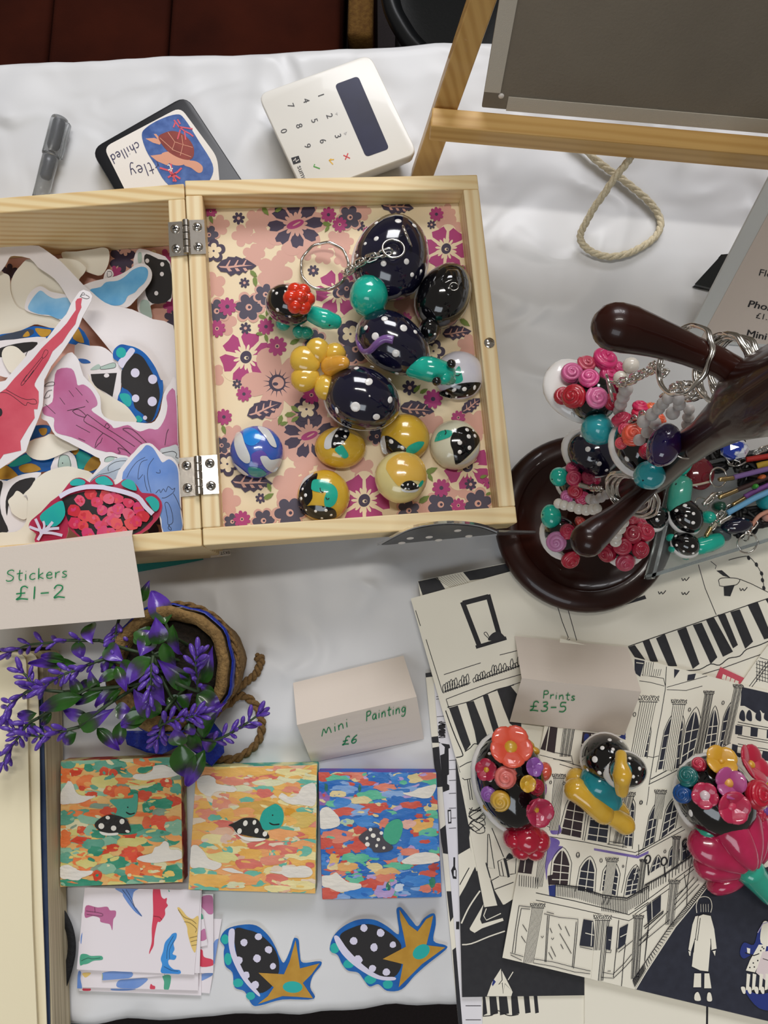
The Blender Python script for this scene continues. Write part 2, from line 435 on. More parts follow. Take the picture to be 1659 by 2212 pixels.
mb = MB(); mb.add(vs, fs, cm); o = mb.build('tablecloth', base=(0, .1, 0))
tag(o, 'creased white vinyl tablecloth spread over the trestle table', 'tablecloth')

# ------------------------------------------------------------------ behind the table
velvet = mat('rust_velvet', '#3e170b', .9, col2='#2b0e07', nscale=14, bump=.3, bscale=500, spec=.1)
bn = thing('velvet_bench', (-.35, .75, -.74), 'rust red velvet bench behind the table', 'bench')
x0, x1 = -1.3, at(735, 20, -.30).x
for i, (a, b) in enumerate(((-1.3, at(108, 20, -.30).x), (at(108, 20, -.30).x + .0015, at(365, 20, -.30).x), (at(365, 20, -.30).x + .0015, x1))):
    mb = MB(); mb.box(((a + b) / 2, .86, -.365), (b - a, .62, .13), velvet); mb.build('cushion', bn, bevel=.007, bseg=3)
mb = MB(); mb.box(((x0 + x1) / 2, .88, -.465), (x1 - x0, .58, .06), mat('dark_bench_wood', '#24130b', .5)); mb.build('seat_rail', bn, sharp=True, bevel=.003)
for xx in (-1.2, x1 - .06):
    for yy in (.64, 1.1):
        mb = MB(); mb.box((xx, yy, -.617), (.05, .05, .246), mat('dark_bench_wood')); mb.build('leg', bn, sharp=True, bevel=.003)
# upholstered block beside the bench
bp = at(778, 36, -.33); bp.x -= .012
st = thing('upholstered_stool', (bp.x, bp.y + .12, -.74), 'small stool with ochre woven top and red side beside the bench', 'stool')
mb = MB(); mb.box((bp.x + .012, bp.y + .13, -.35), (.030, .30, .03), mat('ochre_weave', '#7d5a25', .9, col2='#664417', nscale=200, namt=.3, bump=.8, bscale=500)); mb.build('seat_pad', st, bevel=.006)
mb = MB(); mb.box((bp.x + .012, bp.y + .13, -.395), (.032, .31, .06), velvet); mb.build('side_panel', st, bevel=.008)
for sx in (-1, 1):
    for sy in (-1, 1):
        mb = MB(); mb.tube([(bp.x + .012 + sx * .010, bp.y + .13 + sy * .13, -.425), (bp.x + .012 + sx * .010, bp.y + .13 + sy * .13, -.74)], .004, mat('dark_bench_wood'), 8); mb.build('leg', st)
# black chair
cp = at(1000, 20, -.315)
ch = thing('plastic_chair', (cp.x, cp.y + .1, -.74), 'black moulded plastic chair with a rounded rim behind the easel', 'chair')
blk = mat('black_plastic', '#2b2d2f', .42, bump=.15, bscale=300)
out = [tuple(at(x, y, -.315).xy) for x, y in smooth([(838, -150), (840, -40), (848, 20), (868, 62), (898, 104), (945, 142), (1010, 160), (1080, 150), (1150, 110), (1185, 40), (1195, -60), (1190, -150)], False, 4)]
seat = MB(); seat.prism([(x, y, -.335) for x, y in out], [(x, y, -.318) for x, y in out], blk); seat.build('seat', ch, sharp=True, bevel=.003)
rim = MB(); rim.tube([(x, y, -.314) for x, y in out], .011, mat('black_rim', '#1c1e21', .35), 10); rim.build('seat_rim', ch)
x_0, x_1 = min(q[0] for q in out), max(q[0] for q in out); y_0, y_1 = min(q[1] for q in out), max(q[1] for q in out)
mb = MB(); mb.box(((x_0 + x_1) / 2, y_1 + .012, -.14), (x_1 - x_0, .02, .36), blk); mb.build('backrest', ch, bevel=.008)
for sx, sy in ((x_0 + .02, y_0 + .07), (x_1 - .02, y_0 + .07), (x_0 + .02, y_1 - .02), (x_1 - .02, y_1 - .02)):
    mb = MB(); mb.tube([(sx, sy, -.33), (sx, sy - .005, -.74)], .009, lm, 8); mb.build('leg', ch)
# ------------------------------------------------------------------ hinged wooden box
WX = wood('pine_along_x', 0, '#ead4a4', '#d9b67c', 120)
WY = wood('pine_along_y', 1, '#ecd9ae', '#d8b681', 120)
RZ, FT = .057, .0095                          # rim height, wall thickness
b_tr, b_br = at(397, 396, RZ), at(436, 1180, RZ)
ey = (b_tr - b_br); LEN = ey.length; ey.normalize(); ex = Vector((ey.y, -ey.x, 0))
box = thing('hinged_wooden_box', (b_br.x - .09, (b_tr.y + b_br.y) / 2, 0), 'open pine hinged box with a floral paper lined lid beside the card reader', 'box')
def rails(o, U, V, N, w, l, h, pre, tx, ty):
    # o: outer corner (u=0,v=0) at rim level; U,V in rim plane; N up
    def rail(u0, u1, v0, v1, m, nm):
        mb = MB(); P = [o + U * u + V * v for u, v in ((u0, v0), (u1, v0), (u1, v1), (u0, v1))]
        mb.prism([p - N * h for p in P], P, m); return mb.build(nm, box, sharp=True, bevel=.0007)
    rail(0, w, 0, FT, tx, pre); rail(0, w, l - FT, l, tx, pre)
    rail(0, FT, FT, l - FT, ty, pre); rail(w - FT, w, FT, l - FT, ty, pre)
BW = .172
o0 = b_br - ex * BW
rails(o0, ex, ey, Vector((0, 0, 1)), BW, LEN, RZ - .001, 'base_wall', WX, WY)
mb = MB(); P = [o0 + ex * u + ey * v for u, v in ((.008, .008), (BW - .008, .008), (BW - .008, LEN - .008), (.008, LEN - .008))]
mb.prism([p.xy.to_3d() + Vector((0, 0, .002)) for p in P], [p.xy.to_3d() + Vector((0, 0, .006)) for p in P], WX); mb.build('base_panel', box, sharp=True)
BASEFLOOR = .0065
# lid, tilted down to rest on the foot of the mug tree
c_tl, c_tr, c_br, c_bl = at(399, 390, .0575), at(1031, 376, .0405), at(1118, 1130, .0405), at(439, 1178, .0575)
V = ((c_tl - c_bl) + (c_tr - c_br)).normalized(); U = ((c_br - c_bl) + (c_tr - c_tl)); U = (U - V * U.dot(V)).normalized(); N = U.cross(V).normalized()
if N.z < 0: N = -N
LW = ((c_br - c_bl).length + (c_tr - c_tl).length) / 2; LL = ((c_tl - c_bl).length + (c_tr - c_br).length) / 2
mid = (c_tl + c_tr + c_br + c_bl) / 4; l0 = mid - U * LW / 2 - V * LL / 2
LH = .0205
rails(l0, U, V, N, LW, LL, LH, 'lid_wall', WX, WY)
mb = MB(); P = [l0 + U * u + V * v for u, v in ((.006, .006), (LW - .006, .006), (LW - .006, LL - .006), (.006, LL - .006))]
mb.prism([p - N * .0195 for p in P], [p - N * .0148 for p in P], WX); mb.build('lid_panel', box, sharp=True)
LIDP = Plane(l0 - N * .0147, N); LIDN = N
def lidpt(u, v, w=0): return l0 + U * u + V * v + N * w
def topx(p):
    d = CR.transposed() @ (Vector(p) - CAM); return (829.5 + F * d.x / -d.z, 1106 - F * d.y / -d.z)
e = FT + .0003
QUAD = [topx(lidpt(u, v, -.0147)) for u, v in ((e, e), (LW - e, e), (LW - e, LL - e), (e, LL - e))]
CREAM = mat('lining_cream', '#f0dcb8', .55); PINK = mat('lining_pink', '#dba898', .55); NV = mat('lining_navy', '#40344c', .55); NV2 = mat('lining_slate', '#4c4658', .55)
MAG = mat('lining_magenta', '#b03a78', .55); GRN = mat('lining_green', '#75893c', .55)
lin_ = MB(); lin_.slab(QUAD, LIDP, CREAM, .0001); lining = lin_.build('floral_lining', box, sharp=True); lining['label'] = 'cream floral lining paper'
ar = MB(); cnt = [0]
def put(P, m):
    P = clip(P, QUAD)
    if len(P) > 2: cnt[0] += 1; ar.fill(P, LIDP, m, .00015 + cnt[0] * 1.2e-6)
ZT = {'A': (430, 430, 4.74), 'B': (740, 430, 4.74), 'C': (430, 760, 4.74), 'D': (740, 760, 4.484)}
def blossom(x, y, r, k): put(flower2(x, y, r * 1.08, 5, k, .34), PINK)
def daisy(x, y, r, k):
    put(flower2(x, y, r * 1.18, 7, k, .25), PINK)
    for i in range(8):
        a = k + i * .785; put([(x + math.cos(a + da) * r * q, y + math.sin(a + da) * r * q * .86) for da, q in ((-.22, .3), (-.34, .75), (-.2, 1), (-.06, .94), (.05, 1.04), (.2, .97), (.34, .72), (.2, .3))], NV)
    put(flower2(x, y, r * .46, 13, k, .35, 5), PINK); put(circ(x, y, r * .34, r * .15, -.35), MAG); put(circ(x + r * .05, y - r * .02, r * .17, r * .03, -.5), PINK)
def magbig(x, y, r, k):
    put(flower2(x, y, r * 1.12, 6, k, .3), CREAM)
    for i in range(6):
        a = k + i * 1.047; put([(x + math.cos(a + da) * r * q, y + math.sin(a + da) * r * q) for da, q in ((-.2, .25), (-.46, .8), (-.3, 1), (0, .93), (.3, 1.02), (.44, .8), (.2, .25))], MAG)
    put(flower2(x, y, r * .5, 15, k, .5, 5), CREAM); put(circ(x, y, r * .22, r * .25, .4), NV); put(circ(x + r * .02, y + r * .03, r * .09, r * .07), CREAM); put(circ(x + r * .05, y + r * .03, r * .05), NV)
def magsm(x, y, r, k): put(flower2(x, y, r, 9, k, .3, 6), MAG); put(circ(x, y, r * .22), PINK if cnt[0] % 2 else NV); put(circ(x, y, r * .12), NV)
def navsm(x, y, r, k): put(flower2(x, y, r, 7, k, .45, 6), NV); put(circ(x, y, r * .26), PINK)
def navfl(x, y, r, k): put(flower2(x, y, r * 1.2, 6, k, .3), PINK); put(flower2(x, y, r, 6, k, .32), NV2); put(circ(x, y, r * .24), PINK); put(circ(x + r * .04, y, r * .11), NV)
def cream(x, y, r, k): put(flower2(x, y, r * 1.5, 5, k, .3), NV); put(flower2(x, y, r, 5, k, .42), CREAM); put(circ(x, y, r * .14), NV)
def pinkbig(x, y, r, k):
    put(flower2(x, y, r * 1.05, 5, k, .5), PINK)
    for i in range(15):
        a = i * .42 + k; put([(x + math.cos(a + d) * r * q, y + math.sin(a + d) * r * q) for d, q in ((-.1, .2), (.0, .42), (.1, .2))], NV)
    put(circ(x, y, r * .24), NV); put(circ(x + 2, y, r * .17), PINK); put(circ(x - r * .05, y + r * .03, r * .08, r * .05), NV)
def leaf(x, y, r, k):
    c, s = math.cos(k), math.sin(k); T = lambda a, b: (x + (a * c - b * s) * r, y + (a * s + b * c) * r)
    put([T(a, b) for a, b in ((-1, 0), (-.75, -.3), (-.5, -.38), (-.42, -.48), (-.1, -.44), (-.02, -.5), (.3, -.36), (.38, -.4), (.7, -.2), (1, 0), (.72, .2), (.6, .16), (.45, .36), (.3, .3), (.12, .46), (-.05, .36), (-.3, .5), (-.5, .3), (-.8, .26))], NV)
    put([T(a, b) for a, b in ((-.9, -.02), (-.4, .0), (.2, -.06), (.8, -.02), (.2, .03), (-.4, .1), (-.8, .06))], PINK)
    for a in (-.55, -.15, .25): put([T(a, 0), T(a + .2, -.3), T(a + .26, -.3), T(a + .12, 0)], PINK); put([T(a + .05, .1), T(a + .16, .26), T(a + .32, .24), T(a + .2, .1)], PINK)
def green(x, y, r, k):
    c, s = math.cos(k), math.sin(k)
    put([(x + (a * c - b * s) * r, y + (a * s + b * c) * r) for a, b in ((-1, 0), (-.5, -.42), (.2, -.4), (1, 0), (.2, .4), (-.5, .4))], GRN)
FL = {'p': blossom, 'd': daisy, 'M': magbig, 'm': magsm, 'n': navsm, 'N': navfl, 'c': cream, 'P': pinkbig, 'l': leaf, 'g': green}
PAT = '''A p 210 270 100,A p 600 225 125,A p 450 375 110,A p 665 405 125,A p 560 575 110,A p 895 570 95,A p 770 755 175,A p 1085 535 95,A p 1415 430 110,A p 1275 570 100,A p 1475 600 95,A p 140 885 130
B p 1090 300 135,B p 1060 140 90,B p 200 130 90,B p 20 440 90,B p 650 1100 120,B p 1290 1500 110,C p 350 860 110,C p 760 800 120,C p 1065 1180 100,C p 940 1380 180,C p 880 990 110,C p 280 1540 140,C p 1300 1130 120,C p 1250 560 130,C p 130 240 130,D p 850 700 120,D p 1280 720 150,D p 190 1130 110,D p 830 1540 110,D p 1060 1050 130,A p 960 970 120,A p 250 1270 130,C p 560 1000 90,D p 600 1100 120,D p 1120 1300 120
A d 985 260 275,C d 1130 860 265,A M 480 1620 265,A M 1420 960 235,D M 210 1440 255,D M 1210 1110 230,B M 1060 510 225,C P 800 320 360,A n 405 200 65,A n 465 860 55,A n 475 1325 62,A n 1170 735 60,C n 390 330 50,C n 630 1500 55,B n 910 265 46,B n 175 275 55,D n 1240 1285 60,D n 650 350 75
A N 100 370 100,A N 510 1110 140,A N 180 1150 120,A N 1545 190 120,A N 1600 1540 150,B N 130 1540 140,C N 660 1730 115,C N 230 960 90,C N 340 1740 85,D N 950 1480 130,D N 1310 1470 135,D N 640 1540 110,A N 680 980 110,A N 1180 1450 110,C N 930 1650 160,D N 330 820 80,B N 40 920 100
A c 150 535 82,A c 1550 1380 90,C c 1100 590 90,C c 290 1150 85,B c 80 1385 90,B c 930 1560 80,D c 60 850 60
A l 385 690 205 -.02,C l 670 590 190 -.35,C l 540 1340 215 .05,D l 720 560 170 .12,B l 560 80 170 .1,B l 1170 1370 150 -.1,D l 1250 520 120 -.6
A m 120 130 65,A m 1325 165 80,A m 1440 265 78,A m 685 1310 85,A m 800 1510 102,A m 290 1105 95,A m 185 1330 90,C m 460 435 80,C m 1150 445 95,C m 255 670 85,C m 440 1715 90,B m 960 160 75,B m 1250 740 65,B m 250 330 45,B m 640 1230 70,D m 875 460 95,D m 1120 640 70,D m 955 1320 90,D m 1120 1490 72,D m 1420 1270 60,A m 1020 1590 60
A g 125 215 45 1.2,A g 680 130 55 .9,A g 815 115 45 -.5,A g 560 770 50 .7,A g 575 850 55 1.4,A g 1310 260 50 .2,A g 1310 310 40 2.2,A g 700 1160 45 1.9,A g 650 1210 45 .3,A g 745 1215 45 -.6,A g 620 1385 40 .1,A g 690 1430 45 1.3,A g 980 1465 55 -.4,C g 985 590 55 .6,C g 935 645 60 -.1,C g 985 690 50 -.6,C g 830 700 55 1.9,C g 870 735 45 -.3,C g 720 1390 50 1.2,C g 715 1480 60 -.5,C g 255 800 50 1.2,D g 860 1150 65 -.4,D g 850 1220 45 1,D g 790 1430 65 -.6,D g 720 360 50 -.8,D g 785 385 45 -.5,D g 1415 1375 35 -.4,D g 1365 1210 40 -.3,B g 1210 710 45 -.3,B g 1250 1270 65 .6'''
for ln in PAT.replace('\n', ',').split(','):
    a = ln.split(); ox, oy, z = ZT[a[0]]; x, y, r = [float(v) for v in a[2:5]]
    FL[a[1]](ox + x / z, oy + y / z, r / z, float(a[5]) if len(a) > 5 else (x * .37 + y * .11) % 6)
ar.build('printed_flowers', lining, sharp=True)
# hinges
def hinge(v0, v1):
    h = .0006; mb = MB(); w = .0098
    cB = b_br + ey * ((v0 + v1) / 2); L = v1 - v0
    R0 = Matrix((ex, ey, Vector((0, 0, 1)))).transposed(); R1 = Matrix((U, V, N)).transposed()
    mb.box(cB - ex * (w / 2) + Vector((0, 0, h / 2 + .0003)), (w, L, h), STEEL, R0)
    cL = l0 + V * ((v0 + v1) / 2)
    mb.box(cL + U * (w / 2) + N * (h / 2 + .0003), (w, L, h), STEEL, R1)
    hg = mb.build('hinge', box, sharp=True)
    a = (cB + cL) / 2 + Vector((0, 0, .0012)); k = 5
    for i in range(k):
        m2 = MB(); s0 = -L / 2 + L * i / k + .0003; s1 = -L / 2 + L * (i + 1) / k - .0003; m2.tube([a + ey * s0, a + ey * s1], .0021, STEEL, 12); crease(m2.build('hinge_knuckle', hg))
    for c, u, n in ((cB - ex * .0058, R0, Vector((0, 0, 1))), (cL + U * .0058, R1, N)):
        for s in (-1, 1):
            m2 = MB(); p = c + ey * (s * L * .29) + n * .0009
            m2.lathe([(.0001, -.0002), (.0027, -.0002), (.0026, .0005), (.0014, .001), (.0001, .0011)], CHROME, p, u, 16)
            for q in (0.4, 0.4 + math.pi / 2): m2.box(p + n * .0011, (.0028, .0006, .0002), INK, u @ Matrix.Rotation(q, 3, 'Z'))
            m2.build('screw', hg)
def vof(py): return (at(415, py, RZ) - b_br).dot(ey)
hinge(vof(552), vof(478)); hinge(vof(1072), vof(988))
mb = MB(); p = Plane(l0, N)(1057, 741)[0]; mb.lathe([(.0001, 0), (.0032, 0), (.003, .0006), (.0001, .0007)], CHROME, p, Matrix((U, V, N)).transposed(), 24); mb.build('magnet', box)
wl = MB(); wl.box((0, 3.62, .56), (6, .04, 2.6), mat('wall_paint', '#b8b0a2', .8)); tag(wl.build('wall_back', base=(0, 3.62, -.74), sharp=True), 'plain beige wall at the far end of the room', kind='structure')
def rpoly(P, r, n=5):
    o = []; L = len(P)
    for i in range(L):
        a, b, c = Vector(P[i - 1][:2]), Vector(P[i][:2]), Vector(P[(i + 1) % L][:2])
        u = (a - b); v = (c - b); ru = min(r, u.length * .49); rv = min(r, v.length * .49); p = b + u.normalized() * ru; q = b + v.normalized() * rv
        for k in range(n + 1):
            t = k / n; w = p * (1 - t) ** 2 + b * 2 * t * (1 - t) + q * t * t; o.append((w.x, w.y))
    return o
def Z(ox, oy, s): return lambda *p: [(ox + a / s, oy + b / s) for a, b in p]
def loft(rings, m, mb=None):
    mb = mb or MB(); n = len(rings[0]); vs = [v for r in rings for v in r]; fs = []
    for i in range(len(rings) - 1):
        for k in range(n): l = (k + 1) % n; fs.append((i * n + k, i * n + l, (i + 1) * n + l, (i + 1) * n + k))
    fs += [list(range(n))[::-1], list(range((len(rings) - 1) * n, len(rings) * n))]
    mb.add(vs, fs, m); return mb
def ccw(P):
    a = sum(P[i - 1].x * P[i].y - P[i].x * P[i - 1].y for i in range(len(P))); return P if a > 0 else P[::-1]
# maker's label sticking out at the foot of the box
mb = MB(); mb.slab([(455, 1193), (496, 1188), (498, 1199), (455, 1205)], zplane(.012), PAPER, .0003); lbp = mb.build('paper_label', box, sharp=True)
mb = MB(); text(mb, 'EKST', (496, 1190), (-9.2, .9), (.9, 9.5), zplane(.0125), INK); mb.build('label_lettering', lbp, sharp=True)
# ------------------------------------------------------------------ card reader
z = Z(530, 90, 4.1475); ZT_ = .0195
P = z((110, 470), (1115, 108), (1545, 1000), (530, 1375)); P = rpoly(P, 22)
top = ccw([at(x, y, ZT_) for x, y in P]); c = sum(top, Vector()) / len(top)
def ring(s, zz): return [Vector((c.x + (p.x - c.x) * s, c.y + (p.y - c.y) * s, zz)) for p in top]
cr = thing('card_reader', (c.x, c.y, 0), 'square white card reader with number keys and a dark screen', 'card reader')
whp = mat('ivory_plastic', '#e6e3dc', .35, coat=.15)
loft([ring(.80, .0005), ring(.86, .003), ring(.955, .0105), ring(.985, .0122), ring(.995, .0155), ring(1, .0165), ring(1, .0185), ring(.992, .0193), ring(.98, ZT_)], whp).build('body', cr)
crease(cr.children[0], 50)
TP = zplane(ZT_ + .00005)
mb = MB(); mb.fill(rpoly(z((800, 385), (1010, 308), (1290, 960), (1080, 1035)), 9), TP, mat('lcd_dark', '#1f1e30', .3, col2='#2b2d4a', nscale=25, spec=.25)); mb.build('screen', cr, sharp=True)
kb = MB(); grey = mat('key_print', '#3d3c40', .5)
R_, U_ = (7.4, 18.3), (18.6, -6.6)
for chh, x, y in (('1', 680, 482), ('2', 757, 667), ('3', 833, 848), ('4', 547, 530), ('5', 622, 710), ('6', 697, 893), ('7', 410, 575), ('8', 485, 757), ('9', 560, 937), ('0', 347, 803)):
    px, py = z((x, y))[0]; text(kb, chh, (px - R_[0] * .28 - U_[0] * .35, py - R_[1] * .28 - U_[1] * .35), R_, U_, TP, grey)
kb.build('key_numbers', cr, sharp=True)
kb = MB(); red, yel, gn = mat('key_red', '#d02a2c'), mat('key_yellow', '#e3b021'), mat('key_green', '#3f9a2c')
kb.line(z((878, 1018), (938, 1045)), 2.2, TP, red); kb.line(z((920, 1000), (895, 1058)), 2.2, TP, red)
kb.line(z((752, 1062), (795, 1055)), 2.2, TP, yel); kb.line(z((770, 1050), (750, 1062), (785, 1100)), 2.4, TP, yel)
kb.line(z((622, 1098), (612, 1118), (668, 1138)), 2.6, TP, gn); kb.build('key_symbols', cr, sharp=True)
kb = MB(); gl = mat('key_lightgrey', '#b5b2ae'); kb.fill(z((805, 650), (822, 632), (828, 658)), TP, gl); kb.fill(z((880, 822), (912, 806), (900, 838)), TP, gl)
kb.build('key_arrows', cr, sharp=True); kb = MB(); kb.fill(z((410, 1042), (478, 1022), (498, 1080), (430, 1102)), TP, INK); kb.line(z((432, 1070), (450, 1045), (455, 1078), (478, 1058)), 1.8, TP, PAPER, .0002); kb.build('brand_mark', cr, sharp=True); kb = MB()
text(kb, 'sumup', z((462, 1118))[0], (6.2, 15.6), (15.4, -5.6), TP, grey); kb.build('brand_name', cr, sharp=True)
# ------------------------------------------------------------------ black case with turtle sticker
z = Z(50, 180, 3.386); P = rpoly(z((1190, 80), (490, 480), (790, 985), (1560 + 150, 690 + 180)), 26)
top = ccw([at(x, y, .010) for x, y in P]); c = sum(top, Vector()) / len(top)
cs = thing('black_case', (c.x, c.y, 0), 'flat black case with a turtle sticker on its lid', 'case')
bc = mat('black_case_plastic', '#17181d', .4)
loft([[Vector((c.x + (p.x - c.x) * s, c.y + (p.y - c.y) * s, zz)) for p in top] for s, zz in ((.97, .0003), (1, .002), (1, .0085), (.985, .0098), (.975, .010))], bc).build('case_body', cs)
CP = zplane(.0101); mb = MB(); P = rpoly(z((1150, 175), (590, 470), (800, 890), (1440, 760), (1420, 540)), 18)
mb.slab(P, CP, PAPER, .0002); sk = mb.build('sticker', cs, sharp=True); sk['label'] = 'white sticker with a painted turtle'
CP = zplane(.0104); mb = MB(); blu = mat('sea_blue', '#2d4f92', .5, col2='#5576b8', nscale=150, namt=.4)
shell, fl_, cor = mat('turtle_brown', '#9a4238', .5, col2='#7c3028', nscale=120), mat('turtle_skin', '#e0a185', .5), mat('coral_red', '#e05a68', .5)
mb.fill(smooth(z((868, 380), (900, 325), (1000, 265), (1120, 228), (1180, 260), (1290, 430), (1385, 590), (1375, 690), (1300, 760), (1150, 790), (1040, 720), (960, 590), (900, 490))), CP, blu)
for Q in (((895, 405), (960, 400), (1020, 420), (1000, 450), (950, 435)), ((955, 370), (975, 372), (1000, 405), (985, 410)), ((930, 530), (1010, 520), (1090, 570), (1050, 600), (980, 570))): mb.fill(z(*Q), CP, fl_, .00015)
mb.fill(smooth(z((1190, 570), (1260, 570), (1310, 605), (1310, 645), (1280, 655), (1230, 620), (1180, 600))), CP, fl_, .00016)
mb.fill(smooth(z((1010, 520), (1100, 500), (1220, 560), (1160, 600), (1080, 590))), CP, fl_, .00014)
mb.fill(smooth(z((990, 400), (1030, 365), (1100, 350), (1180, 380), (1240, 450), (1250, 520), (1220, 560), (1140, 545), (1050, 490))), CP, shell, .0002)
for Q in (((1000, 400), (1100, 490), (1230, 540)), ((1060, 360), (1110, 430), (1090, 490)), ((1160, 380), (1170, 450), (1240, 470)), ((1110, 430), (1170, 450), (1150, 530))): mb.line(z(*Q), 1.2, CP, fl_, .00024)
for Q in (((1105, 270), (1140, 320), (1180, 350), (1190, 415)), ((1140, 320), (1240, 335)), ((1150, 300), (1130, 265)), ((1100, 325), (1115, 285)), ((1180, 350), (1220, 370), (1245, 390)), ((1150, 340), (1130, 410))): mb.line(z(*Q), 3, CP, cor, .00026)
for Q in (((1000, 620), (1070, 640), (1120, 720)), ((1080, 590), (1090, 660), (1150, 700)), ((1060, 690), (1130, 650), (1160, 620)), ((1100, 720), (1110, 660))): mb.line(z(*Q), 4, CP, cor, .00026)
ink = mat('indigo_ink', '#35345c', .5)
hand(mb, 'chilled', z((838, 425))[0], (-20, 10), (9, 19), 1.8, CP, ink); hand(mb, 'rtley', z((985, 560))[0], (-28, 8), (9, 26), 1.8, CP, ink)
hand(mb, 't', z((1090, 590))[0], (-28, 8), (4, 16), 2.4, CP, PAPER, .0003)
mb.build('sticker_print', sk, sharp=True)
# ------------------------------------------------------------------ pen
a, b = at(130, 256, .0058), at(84, 440, .0058); d = (b - a).normalized(); s_ = d.cross(Vector((0, 0, 1)))
pn = thing('marker_pen', (a.x, a.y, 0), 'clear capped pen with grey ink barrel lying behind the wooden box', 'pen')
clr = mat('frosted_plastic', '#d9dcde', .18, trans=.88, ior=1.25); L = (b - a).length
RR = Matrix((s_, d.cross(s_), d)).transposed()
mb = MB(); mb.lathe([(.0035, 0), (.0052, .0006), (.0056, .003), (.0057, .026), (.0055, .0265)], clr, a, RR, 20); mb.build('cap', pn)
mb = MB(); mb.lathe([(.0026, .0015), (.0030, .003), (.0031, .020), (.0022, .0225)], mat('grey_ink', '#3b3d46', .4), a, RR, 16); mb.build('ink_refill', pn)
mb = MB(); mb.lathe([(.0050, .0268), (.0051, .034), (.0049, .05), (.0049, L)], clr, a, RR, 20); mb.build('barrel', pn)
mb = MB(); mb.lathe([(.0022, .028), (.0028, .029), (.0028, .042), (.0018, .044)], mat('grey_ink'), a, RR, 16); mb.build('nib_holder', pn)
mb = MB(); p0 = a - s_ * .0066 + d * .003
if topx(p0)[0] < topx(a)[0]: p0 = a + s_ * .0066 + d * .003
mb.box(p0 + d * .0125, (.0022, .0036, .025), clr, RR); mb.build('pocket_clip', pn, bevel=.0006)
# ------------------------------------------------------------------ easel
EW = wood('easel_pine', 0, '#d6ac66', '#c4954e', 110, coat=.2); EWL = wood('easel_pine_upright', 2, '#cfa663', '#bd9150', 110, coat=.2)
LZ = .062
e0 = at(932, 231, LZ); f0 = at(930, 272, LZ); e1 = at(1659, 336, LZ)
dx = (e1 - f0).normalized(); dy = Vector((-dx.y, dx.x, 0)); LEAN = math.radians(13); up = (Vector((0, 0, 1)) * math.cos(LEAN) + dy * math.sin(LEAN)).normalized()
dep = abs((e0 - f0).dot(dy)); EL = .47
es = thing('table_easel', (f0 + dx * .17 + dy * .03).xy.to_3d(), 'pine table easel holding the canvas board', 'easel')
mb = MB(); P = [f0, f0 + dx * EL, f0 + dx * EL + dy * dep, f0 + dy * dep]; mb.prism([p - Vector((0, 0, .0135)) for p in P], P, EW); mb.build('ledge', es, sharp=True, bevel=.0008)
def bar(a, b, w, t, m, nm, side=None):
    ax = (b - a).normalized(); sd = (side or dx); sd = (sd - ax * sd.dot(ax)).normalized(); n = ax.cross(sd)
    mb = MB(); mb.box((a + b) / 2, (w, t, (b - a).length), m, Matrix((sd, n, ax)).transposed()); return mb.build(nm, es, sharp=True, bevel=.0008)
LPn = Plane(e0 + dy * .009, dx.cross(up)); La, Lb = LPn(936, 305)[0], LPn(1040, 0)[0]; ax = (Lb - La).normalized()
foot = La - ax * ((La.z - .0005) / ax.z); apex = foot + ax * .72
bar(foot, apex, .0135, .010, EWL, 'leg')
rf = foot + dx * (2 * (apex - foot).dot(dx)); ra = apex + dx * .016
bar(rf, ra, .0135, .010, EWL, 'leg')
rear = foot + dx * (apex - foot).dot(dx) + dy * .17; rear.z = .0005
rear.y = min(rear.y, on(BK0, BK1, rear.x).y - .02)
bar(rear, apex - up * .03 + dy * .012, .012, .009, EWL, 'leg')
hg = MB(); hg.box(apex - up * .02 + dx * .008, (.05, .02, .03), EWL, Matrix((dx, dy, Vector((0, 0, 1)))).transposed()); hg.build('head_block', es, sharp=True, bevel=.001)
zc = Z(1200, 330, 3.614); rp = []
for i, (x, y, zz) in enumerate(((120, -120, 3), (310, 50, 3), (400, 120, 3), (520, 205, 3), (620, 285, 3), (720, 372, 3), (790, 460, 3), (822, 545, 3), (800, 625, 3), (740, 690, 3), (640, 752, 3), (560, 788, 3), (430, 812, 3), (320, 790, 3), (240, 742, 4), (195, 680, 6), (200, 620, 9), (240, 540, 14), (300, 430, 21), (380, 320, 29), (460, 200, 37), (540, 100, 44), (590, 30, 48))):
    px, py = zc((x, y))[0]; rp.append(tuple(at(px, py, zz / 1000)))
rp = smooth(rp, False, 4)
rope = mat('cotton_cord', '#e6dcc2', .9, col2='#cdbf9e', nscale=600, bump=.6, bscale=900)
mb = MB(); 
for ph in (0, 2.1, 4.2):
    Q = []
    for i, p in enumerate(rp):
        a_ = ph + i * .9; t = (Vector(rp[min(i + 1, len(rp) - 1)]) - Vector(rp[max(i - 1, 0)])).normalized(); s1 = t.cross(Vector((0, 0, 1))).normalized(); s2 = s1.cross(t)
        Q.append(Vector(p) + (s1 * math.cos(a_) + s2 * math.sin(a_)) * .0011)
    mb.tube(Q, .00135, rope, 7)
mb.build('cord', es)
